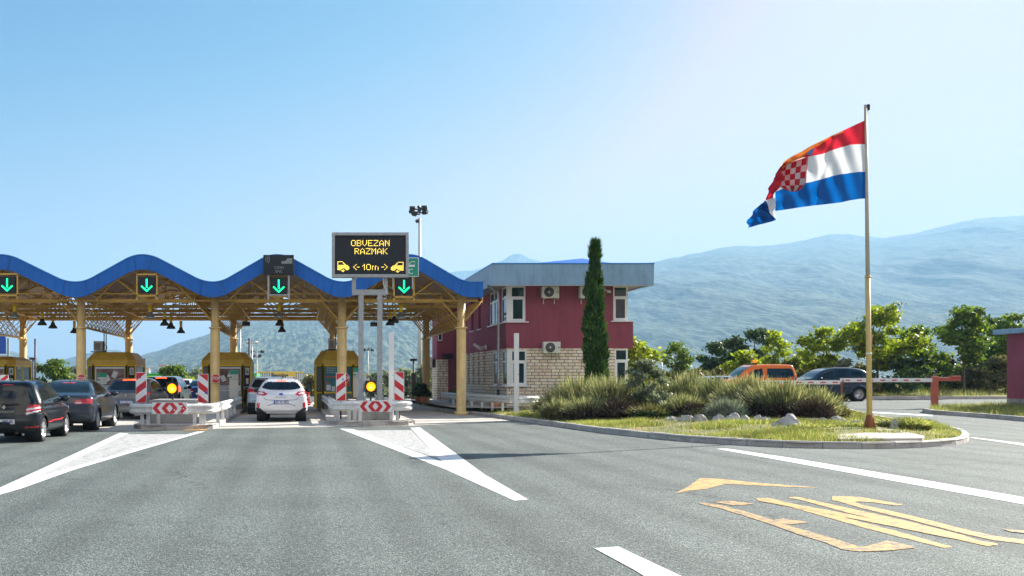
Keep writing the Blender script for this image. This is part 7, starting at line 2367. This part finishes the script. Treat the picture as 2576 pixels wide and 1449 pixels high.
# fly end, folded over and hanging down towards the lower left
patch(stripes[0], [(460, 725, .62), (430, 790, .70), (385, 850, .72), (350, 930, .72), (322, 1000, .70), (300, 1082, .68)], [(485, 745, .60), (485, 820, .62), (470, 900, .64), (430, 975, .66), (395, 990, .66), (385, 1045, .66)], 8, .04)
patch(stripes[1], [(300, 1080, .68), (305, 1120, .70), (325, 1170, .72), (345, 1230, .72), (350, 1282, .70)], [(388, 1038, .66), (405, 1080, .64), (411, 1130, .62), (398, 1200, .64), (402, 1288, .66)], 8, .03, 1)
patch(stripes[2], [(300, 1075, .70), (270, 1105, .76), (225, 1140, .82), (165, 1210, .86), (112, 1282, .88)], [(348, 1280, .72), (402, 1290, .74), (330, 1312, .80), (240, 1335, .86), (126, 1368, .90)], 12, .05, 2)
patch(stripes[2], [(300, 1080, .70), (306, 1150, .72), (325, 1210, .74), (345, 1280, .72)], [(235, 1135, .80), (235, 1180, .82), (255, 1250, .80), (350, 1300, .74)], 8, .04, 3)
so_ = [fobj(stripes[0], 'red_stripe', FRED), fobj(stripes[1], 'white_stripe', FWHITE), fobj(stripes[2], 'blue_stripe', FBLUE)]
mb = MB(); patch(mb, [(1130, 338, .20), (1000, 392, .24), (905, 440, .26), (800, 490, .30), (680, 560, .34), (580, 610, .38), (500, 668, .40), (470, 702, .44)], [(1130, 350, .24), (1000, 412, .30), (905, 470, .36), (800, 538, .42), (690, 618, .50), (600, 655, .55), (520, 705, .60), (480, 745, .64)], 4, .012)
fobj(mb, 'turned_over_hem', FSUNRED)
# shield with checks
def shield_pt(a, b, dn=.012):   # a 0..1 across (right to left), b 0..1 down
    cu = 745 - 280 * a - 14 * math.sin(b * 2.4) - (1 - a) * 12 * b
    top = 622 + 100 * a; bot = 985 - 10 * a
    wv = top + (bot - top) * b
    # rounded foot
    return cu, wv
def sh(a, b, dn=.02):
    # narrow to a rounded foot
    k = 1.0 if b < .62 else math.sqrt(max(.0, 1 - ((b - .62) / .40) ** 2))
    a2 = .5 + (a - .5) * k
    u, v = shield_pt(a2, b)
    rr_ = [np.interp(-u, [-q for q in us], [m[1][j] for m in MAIN]) for j in range(4)]
    vv = 0
    for j in range(3):
        if v >= rr_[j]: vv = j + min(1, (v - rr_[j]) / (rr_[j + 1] - rr_[j]))
    return FP(u, v, fold(u, vv) + dn)
def grid_patch(mb, a0, a1, b0, b1, dn, n=3):
    vs = [sh(a0 + (a1 - a0) * i / n, b0 + (b1 - b0) * j / n, dn) for i in range(n + 1) for j in range(n + 1)]
    mb.add(vs, [(i * (n + 1) + j, (i + 1) * (n + 1) + j, (i + 1) * (n + 1) + j + 1, i * (n + 1) + j + 1) for i in range(n) for j in range(n)])
mb = MB(); grid_patch(mb, -.04, 1.04, -.03, 1.015, .016, 16); o1 = fobj(mb, 'shield_outline', FRED)
mb = MB(); grid_patch(mb, -.015, 1.015, -.01, 1.0, .024, 16); o2 = fobj(mb, 'shield_field', FWHITE)
mb = MB()
for i in range(5):
    for j in range(5):
        if (i + j) % 2 == 0: grid_patch(mb, i / 5, (i + 1) / 5, j / 5, (j + 1) / 5, .032, 4)
o3 = fobj(mb, 'shield_checks', FRED)
mb = MB()
vs = [FP(765, 545, .40), FP(805, 535, .38), FP(762, 606, .42), FP(712, 600, .44)]
vs = [v + Vector((0, -.12, 0)) for v in vs]; mb.add(vs, [(0, 1, 2, 3)]); fobj(mb, 'crown_of_shields', FCYAN)

# ================================================================== barrier
YBr = 41.0
X = cx(2350, YBr); g = ground(X, YBr)
br = empty('barrier_gate', 'lowered barrier with red post and white arm across the parking road', 'barrier', (X, YBr, g))
mb = MB(); mb.cbox(-.11, .11, -.1, .1, 0, cz(946, YBr) - g, .02); mb.build('post', RUSTRED, br)
zc_ = cz(957, YBr) - g
mb = MB(); mb.cbox(.11, cx(2414, YBr) - X, -.07, .07, zc_ - .03, zc_ + .13, .02); mb.cbox(cx(2390, YBr) - X, cx(2413, YBr) - X, -.09, .09, zc_ + .132, zc_ + .19, .015); mb.build('counterweight', RUSTRED, br)
xa = cx(2113, YBr) - X; dz = .0
mb = MB(); mb.cbox(xa, -.11, -.05, .03, zc_ - .07, zc_ + .09, .01); mb.build('arm', WHITEP, br)
xb = cx(1985, YBr) - X - 1.6
mb = MB(); mb.cbox(xb, xa - .01, -.05, .03, zc_ - .16, zc_ - .0, .01); mb.build('outer_arm', WHITEP, br)
mb = MB()
n = 9
for k in range(8):
    x_ = xa + .18 + k * .48
    if x_ < -.4: mb.box(x_, x_ + .2, -.056, -.052, zc_ - .015, zc_ + .035)
for k in range(7):
    x_ = xa - .35 - k * .50; mb.box(x_, x_ + .22, -.056, -.052, zc_ - .105, zc_ - .055)
mb.build('red_dashes', SIGNRED, br)
Xr = cx(2113, YBr - 2.0); 
o = empty('barrier_rest', 'thin rusty post under the barrier arm joint', 'post', (cx(2114, YBr), YBr, ground(cx(2114, YBr), YBr)))
mb = MB(); mb.bar((0, -.08, 0), (0, -.08, zc_ - .1), .05, .05); mb.build('rod', RUST, o)
mb = MB(); mb.prism([(-.06, -.1, zc_ - .12), (.06, -.1, zc_ - .12), (.08, -.1, zc_ + .04), (.05, -.1, zc_ + .04), (.03, -.1, zc_ - .09), (-.03, -.1, zc_ - .09)], (0, .05, 0)); mb.build('fork', RUST, o)

# ================================================================== masts and lamps behind the canopy
def mast(label, x, yt, Y, r, heads, mat=WHITEPLAST, name='light_mast', group='light masts beyond the toll plaza', zb=0):
    p = W(x, yt, Y)
    o = empty(name, label, 'light mast', (p.x, Y, zb), group=group)
    H = p.z - zb
    mb = MB(); mb.tube((0, 0, 0), (0, 0, H), r, 10, r * .55); mb.build('pole', mat, o)
    for k, (dx, dy, dz, s) in enumerate(heads):
        mb = MB(); M = T(dx, dy, H + dz) @ RZ(k * .8) @ Matrix.Rotation(R(35), 4, 'X')
        mb.cbox(-s, s, -s * .6, s * .6, -s * .8, s * .8, s * .15, M); mb.build('lamp_head', DARK if mat is not GALV else WHITEPLAST, o)
    mb = MB()
    for (dx, dy, dz, s) in heads: mb.tube((0, 0, H + dz - .1), (dx, dy, H + dz), r * .35, 5)
    mb.build('arms', DKSTEEL, o)
    return o
YM = 75.0
mast('tall white floodlight mast rising behind the canopy right of the message sign', 1055, 548, YM, .17, [(-.55, 0, .70, .20), (-.35, .3, .35, .2), (.0, -.3, .55, .2), (.42, 0, .45, .22), (.40, .3, .8, .2), (.05, .2, .8, .18), (-.18, 0, -.25, .16), (-.62, .2, .5, .15)], simple('white_mast_paint', (.62, .64, .66), .4, var=.06))
mast('far slim mast with double lamp left of the white crossover, above booth 6', 604, 820, 110, .11, [(-.5, 0, 0, .16), (.5, 0, 0, .16)], GALV)
mast('far slim mast right of booth 6, nearer of the pair', 634, 862, 120, .10, [(-.5, 0, 0, .2), (.5, 0, 0, .2)], GALV)
mast('far slim mast with dark floodlights right of booth 6', 646, 884, 130, .11, [(-.7, 0, 0, .22), (.7, 0, 0, .22), (-.4, 0, -.6, .22), (.4, 0, -.6, .22)], WHITEPLAST)
mast('far slim floodlight mast between the two message sign posts', 926, 880, 140, .11, [(-.6, 0, 0, .22), (.6, 0, 0, .22), (0, 0, .1, .2)], WHITEPLAST)
mast('small white street lamp between the building and the dark trees', 1664, 908, 90, .07, [(-.25, 0, 0, .22)], GALV, zb=.5)
mast('thin white street lamp left of the small sapling', 1688, 918, 110, .07, [(0, 0, 0, .1)], GALV, zb=.5)
for (x, yt, Y, lb) in ((88.5, 852, 60, 'dark steel pole between the two left ochre columns'), (627, 851, 58, 'dark steel pole right beside booth 6')):
    p = W(x, yt, Y)
    o = MB().tube((p.x, Y, .13), (p.x, Y, p.z), .06, 8).build('steel_pole', simple('maroon_pole_paint', (.08, .03, .04), .5) if 'maroon_pole_paint' not in MATS else MATS['maroon_pole_paint']); tag(o, lb, 'pole', 'dark steel poles behind the booths')
for (x, yt, Y, lb) in ((357, 908, 60, 'dark camera pole with flat head right of booth 5'), (1040, 908, 60, 'dark camera pole with flat head right of the message sign'), (83, 905, 62, 'short dark camera pole beside the left steel pole')):
    p = W(x, yt, Y)
    o = empty('camera_pole', lb, 'camera pole', (p.x, Y, .0), group='camera poles at the lane ends')
    mb = MB(); mb.tube((0, 0, 0), (0, 0, p.z), .05, 8); mb.build('pole', DKSTEEL, o)
    mb = MB(); mb.cbox(-.2, .2, -.15, .15, p.z, p.z + .14, .02); mb.build('head', BLACK, o)
    if x > 1000: mb = MB(); mb.cbox(-.14, .14, -.1, .2, 0, 1.9, .02); mb.build('cabinet', DKSTEEL, o)
for (x0_, x1_, yt_, yb_) in ((-12, 21, 943, 985),):
    striped_board('red and white board at the very left edge, seen over the black hatchback', x0_, x1_, yt_, yb_, 36.0, 1)
# billboard at the left edge
p0, p1 = W(-60, 845, 95), W(14, 890, 95)
o = empty('billboard', 'blue billboard high behind the far left bay', 'billboard', ((p0.x + p1.x) / 2, 95, 0))
w = p1.x - p0.x
mb = MB(); mb.cbox(-w / 2, w / 2, 0, .2, p1.z, p0.z, .03); mb.build('board', PLATEB, o)
mb = MB(); mb.box(-w / 2, w / 2, 0, .15, p1.z - .9, p1.z - .1); mb.build('lower_panel', PSTWHITE, o)
mb = MB(); mb.bar((w / 2 + .2, .2, 0), (w / 2 + .2, .2, p0.z - .2), .2, .2); mb.bar((-w / 4, .2, 0), (-w / 4, .2, p1.z), .2, .2); mb.build('posts', GALV, o)

# ================================================================== buildings and works in the distance
GRNROOF = simple('bright_green_fascia', (.01, .42, .05), .4, var=.08); LIME = simple('lime_stripe', (.35, .75, .02), .4, var=.05)
YEL2 = simple('store_yellow', (.85, .58, .02), .5, var=.05)
Yg = 210
a, b = W(345, 939, Yg), W(648, 958, Yg)
o = empty('filling_station', 'long low building with bright green roof edge behind the left lanes', 'building', ((a.x + b.x) / 2, Yg, 0)); w = b.x - a.x
mb = MB(); mb.cbox(-w / 2, w / 2, 0, 14, b.z, a.z, .05); mb.build('green_fascia', GRNROOF, o)
mb = MB(); mb.box(-w / 2, w / 2, -.05, -.01, (a.z + b.z) / 2 - .05, (a.z + b.z) / 2 + .28); mb.build('lime_stripe', LIME, o)
mb = MB(); mb.box(-w / 2 + 4, w / 2 - 3, 2, 12, 0, b.z - .01); mb.build('glass_front', WINGLASS, o)
for k in range(6): mb = MB(); mb.tube((-w / 2 + 2 + k * (w - 4) / 5, .4, 0), (-w / 2 + 2 + k * (w - 4) / 5, .4, b.z), .18, 8); mb.build('pillar', WHITEP, o)
Yl = 330
a, b = W(648, 936, Yl), W(763, 961, Yl)
def corr_mat():
    m, t, b_ = new_mat('ribbed_white_cladding'); tc = nd(t, 'ShaderNodeTexCoord'); wv = nd(t, 'ShaderNodeTexWave', Scale=.42); L(t, tc.outputs['Object'], wv.inputs[0])
    r = ramp(t, wv.outputs[0], [(.35, (.30, .31, .32)), (.6, (.72, .73, .74))]); L(t, r.outputs[0], b_.inputs['Base Color']); b_.inputs['Roughness'].default_value = .6; return m
RIB = corr_mat()
o = empty('furniture_store', 'distant white ribbed store with a big yellow name panel', 'building', ((a.x + b.x) / 2, Yl, 0)); w = b.x - a.x
mb = MB(); mb.box(-w / 2, w / 2, 0, 20, 0, a.z - .3); mb.build('ribbed_wall', RIB, o)
mb = MB(); mb.box(-w / 2 - .1, w / 2 + .1, -.2, 20, a.z - .29, a.z + .15); mb.build('yellow_roof_edge', YEL2, o)
x0, x1 = W(690, 955, Yl).x - o.location.x, W(743, 955, Yl).x - o.location.x
mb = MB(); mb.box(x0, x1, -.3, -.01, .6, a.z + .2); mb.build('name_panel', YEL2, o)
text('lettering', 'lesnina', 2.05, BLACK, o, T((x0 + x1) / 2 - 1.6, -.35, 2.85), bold=.07)
a, b = W(763, 942, 420), W(1060, 958, 420)
o = empty('warehouse', 'long grey warehouse with thin yellow roof line, behind booth 7', 'building', ((a.x + b.x) / 2, 420, 0)); w = b.x - a.x
mb = MB(); mb.box(-w / 2, w / 2, 0, 20, 0, a.z - .3); mb.build('wall', RIB, o)
mb = MB(); mb.box(-w / 2, w / 2, -.2, 20, a.z - .29, a.z + .15); mb.build('yellow_roof_edge', YEL2, o)
HW = [(410, 920, 940, 26, 900, 'pale apartment block above the green roof'), (366, 928, 940, 20, 950, 'low pale house left of the pale apartment block'), (1655, 935, 944, 40, 700, 'low white hall right of the red building'), (2355, 923, 930, 30, 1200, 'small white house at the foot of the mountain beyond the barrier'), (1000, 930, 942, 16, 900, 'tiny grey house between message sign and high mast')]
for (x, yt, yb, wp, Y, lb) in HW:
    a = W(x - wp / 2, yt, Y); b = W(x + wp / 2, yb, Y)
    o = empty('far_house', lb, 'house', ((a.x + b.x) / 2, Y, 0)); w = b.x - a.x
    mb = MB(); mb.box(-w / 2, w / 2, 0, w * .7, 0, a.z - .5); mb.build('wall', WHITEPLAST, o)
    mb = MB(); mb.prism([(-w / 2 - .3, -.3, a.z - .5), (w / 2 + .3, -.3, a.z - .5), (w / 2 - 1.5, 1, a.z + 1.0), (-w / 2 + 1.5, 1, a.z + 1.0)], (0, w * .7, 0)); mb.build('roof', TERRA, o)
    mb = MB()
    for k in range(3): mb.box(-w * .35 + k * w * .28, -w * .25 + k * w * .28, -.1, -.01, (a.z) * .55, a.z * .75)
    mb.build('window', WINGLASS, o)
# road works by the exit of the open lane
for (x, y, Y, lb) in ((769, 1000, 58, 'red plastic road barrier right of the white crossover, nearer one'), (773, 992, 63, 'red plastic road barrier right of the white crossover, farther one')):
    X_ = cx(x, Y)
    o = empty('plastic_barrier', lb, 'road barrier', (X_, Y, 0.0), group='red plastic barriers at the lane exit')
    mb = MB(); mb.cbox(-.16, .16, 0, .5, .1, .78, .05); mb.cbox(-.28, .28, 0, .6, 0, .1, .03); mb.build('body', SIGNRED, o)
    mb = MB(); mb.box(-.163, .163, -.004, .504, .4, .52); mb.build('white_band', SIGNWHITE, o)
# taxi style roof sign of a car behind, seen over the white crossover
p = W(722, 953, 52)
o = empty('direction_board', 'small white board with three arrow tips and red end, over the white crossover roof', 'sign', (p.x, 70, 0))
zz = cz(952, 70)
mb = MB(); mb.cbox(-.32, .32, 0, .05, zz - .15, zz + .14, .01); mb.build('panel', SIGNWHITE, o)
mb = MB(); mb.box(.20, .31, -.01, -.002, zz - .13, zz + .12); mb.build('red_end', SIGNRED, o)
text('arrow_tips', 'vvv', .24, BLACK, o, T(-.06, -.02, zz + .0), sx=1.1)
mb = MB(); mb.bar((-.2, .05, 0), (-.2, .05, zz), .06, .06); mb.bar((.2, .05, 0), (.2, .05, zz), .06, .06); mb.build('posts', GALV, o)
# shaded planting by the rear column
for k, (x, Y, w, yt, lb) in enumerate([(1052, 54, 34, 985, 'dark potted plant in the shade left of the rear column'), (1066, 52, 26, 992, 'second dark potted plant closer to the rear column')]):
    X_ = cx(x, Y)
    o = empty('potted_plant', lb, 'plant', (X_, Y, .28), group='potted plants under the canopy')
    mb = MB(); mb.lathe([(0, 0), (.16, 0), (.22, .34), (.19, .34), (.17, .28), (0, .28)], n=16); mb.build('pot', TERRA, o)
    P, N = clump_points(1300, [(0, 0, .55), (.18, 0, .5), (-.18, .1, .5), (0, .1, .85)], [.3, .22, .22, .2], 300 + k)
    leaves('foliage', P, .09, LF_DARK, o, k, N=N)
p = W(1243, 1006, 43.6)
o = MB().lathe([(0, 0), (.16, 0), (.24, .2), (.25, .35), (.2, .42), (.17, .42), (.2, .34), (0, .3)], T(p.x, 43.6, .22), 18).build('terracotta_pot', TERRA); tag(o, 'round terracotta pot behind the low guardrail', 'flower pot')
p = W(1143, 990, 52.5)
o = empty('planter', 'pale blue planter with low green plant by the side door', 'planter', (p.x + .3, 53, .3))
mb = MB(); mb.cbox(-.5, .5, 0, .4, .0, .4, .03); mb.build('box', simple('pale_blue_planter_paint', (.3, .45, .5), .6), o)
P, N = clump_points(700, [(-.25, .2, .48), (.2, .2, .5)], [.2, .2], 320); leaves('foliage', P, .08, LF_MID, o, 3, N=N)
o = empty('yellow_hoop', 'low hoop rail with pale top beside the rear ochre column', 'rail', (cx(1066, 55), 55, .15))
mb = MB(); mb.tube((-.28, 0, 0), (-.28, 0, 1.05), .035, 8); mb.tube((.28, 0, 0), (.28, 0, 1.05), .035, 8); mb.build('legs', YELLOWST, o)
mb = MB(); mb.bar((-.33, 0, 1.07), (.33, 0, 1.07), .08, .06); mb.build('top_bar', WHITEP, o)
# fence of the left lanes' far side
o = empty('mesh_fence', 'low dark mesh fence behind the left lanes below the olive tree', 'fence', (cx(500, 80), 80, 0))
mb = MB()
for k in range(9): mb.bar((-3.5 + k, 0, 0), (-3.5 + k, 0, 1.1), .05, .05)
mb.build('fence_posts', DKSTEEL, o)
mb = MB(); mb.bar((-3.6, 0, 1.1), (4.6, 0, 1.1), .05, .06); mb.bar((-3.6, 0, .6), (4.6, 0, .6), .03, .03); mb.bar((-3.6, 0, .2), (4.6, 0, .2), .03, .03); mb.build('rails', DKSTEEL, o)
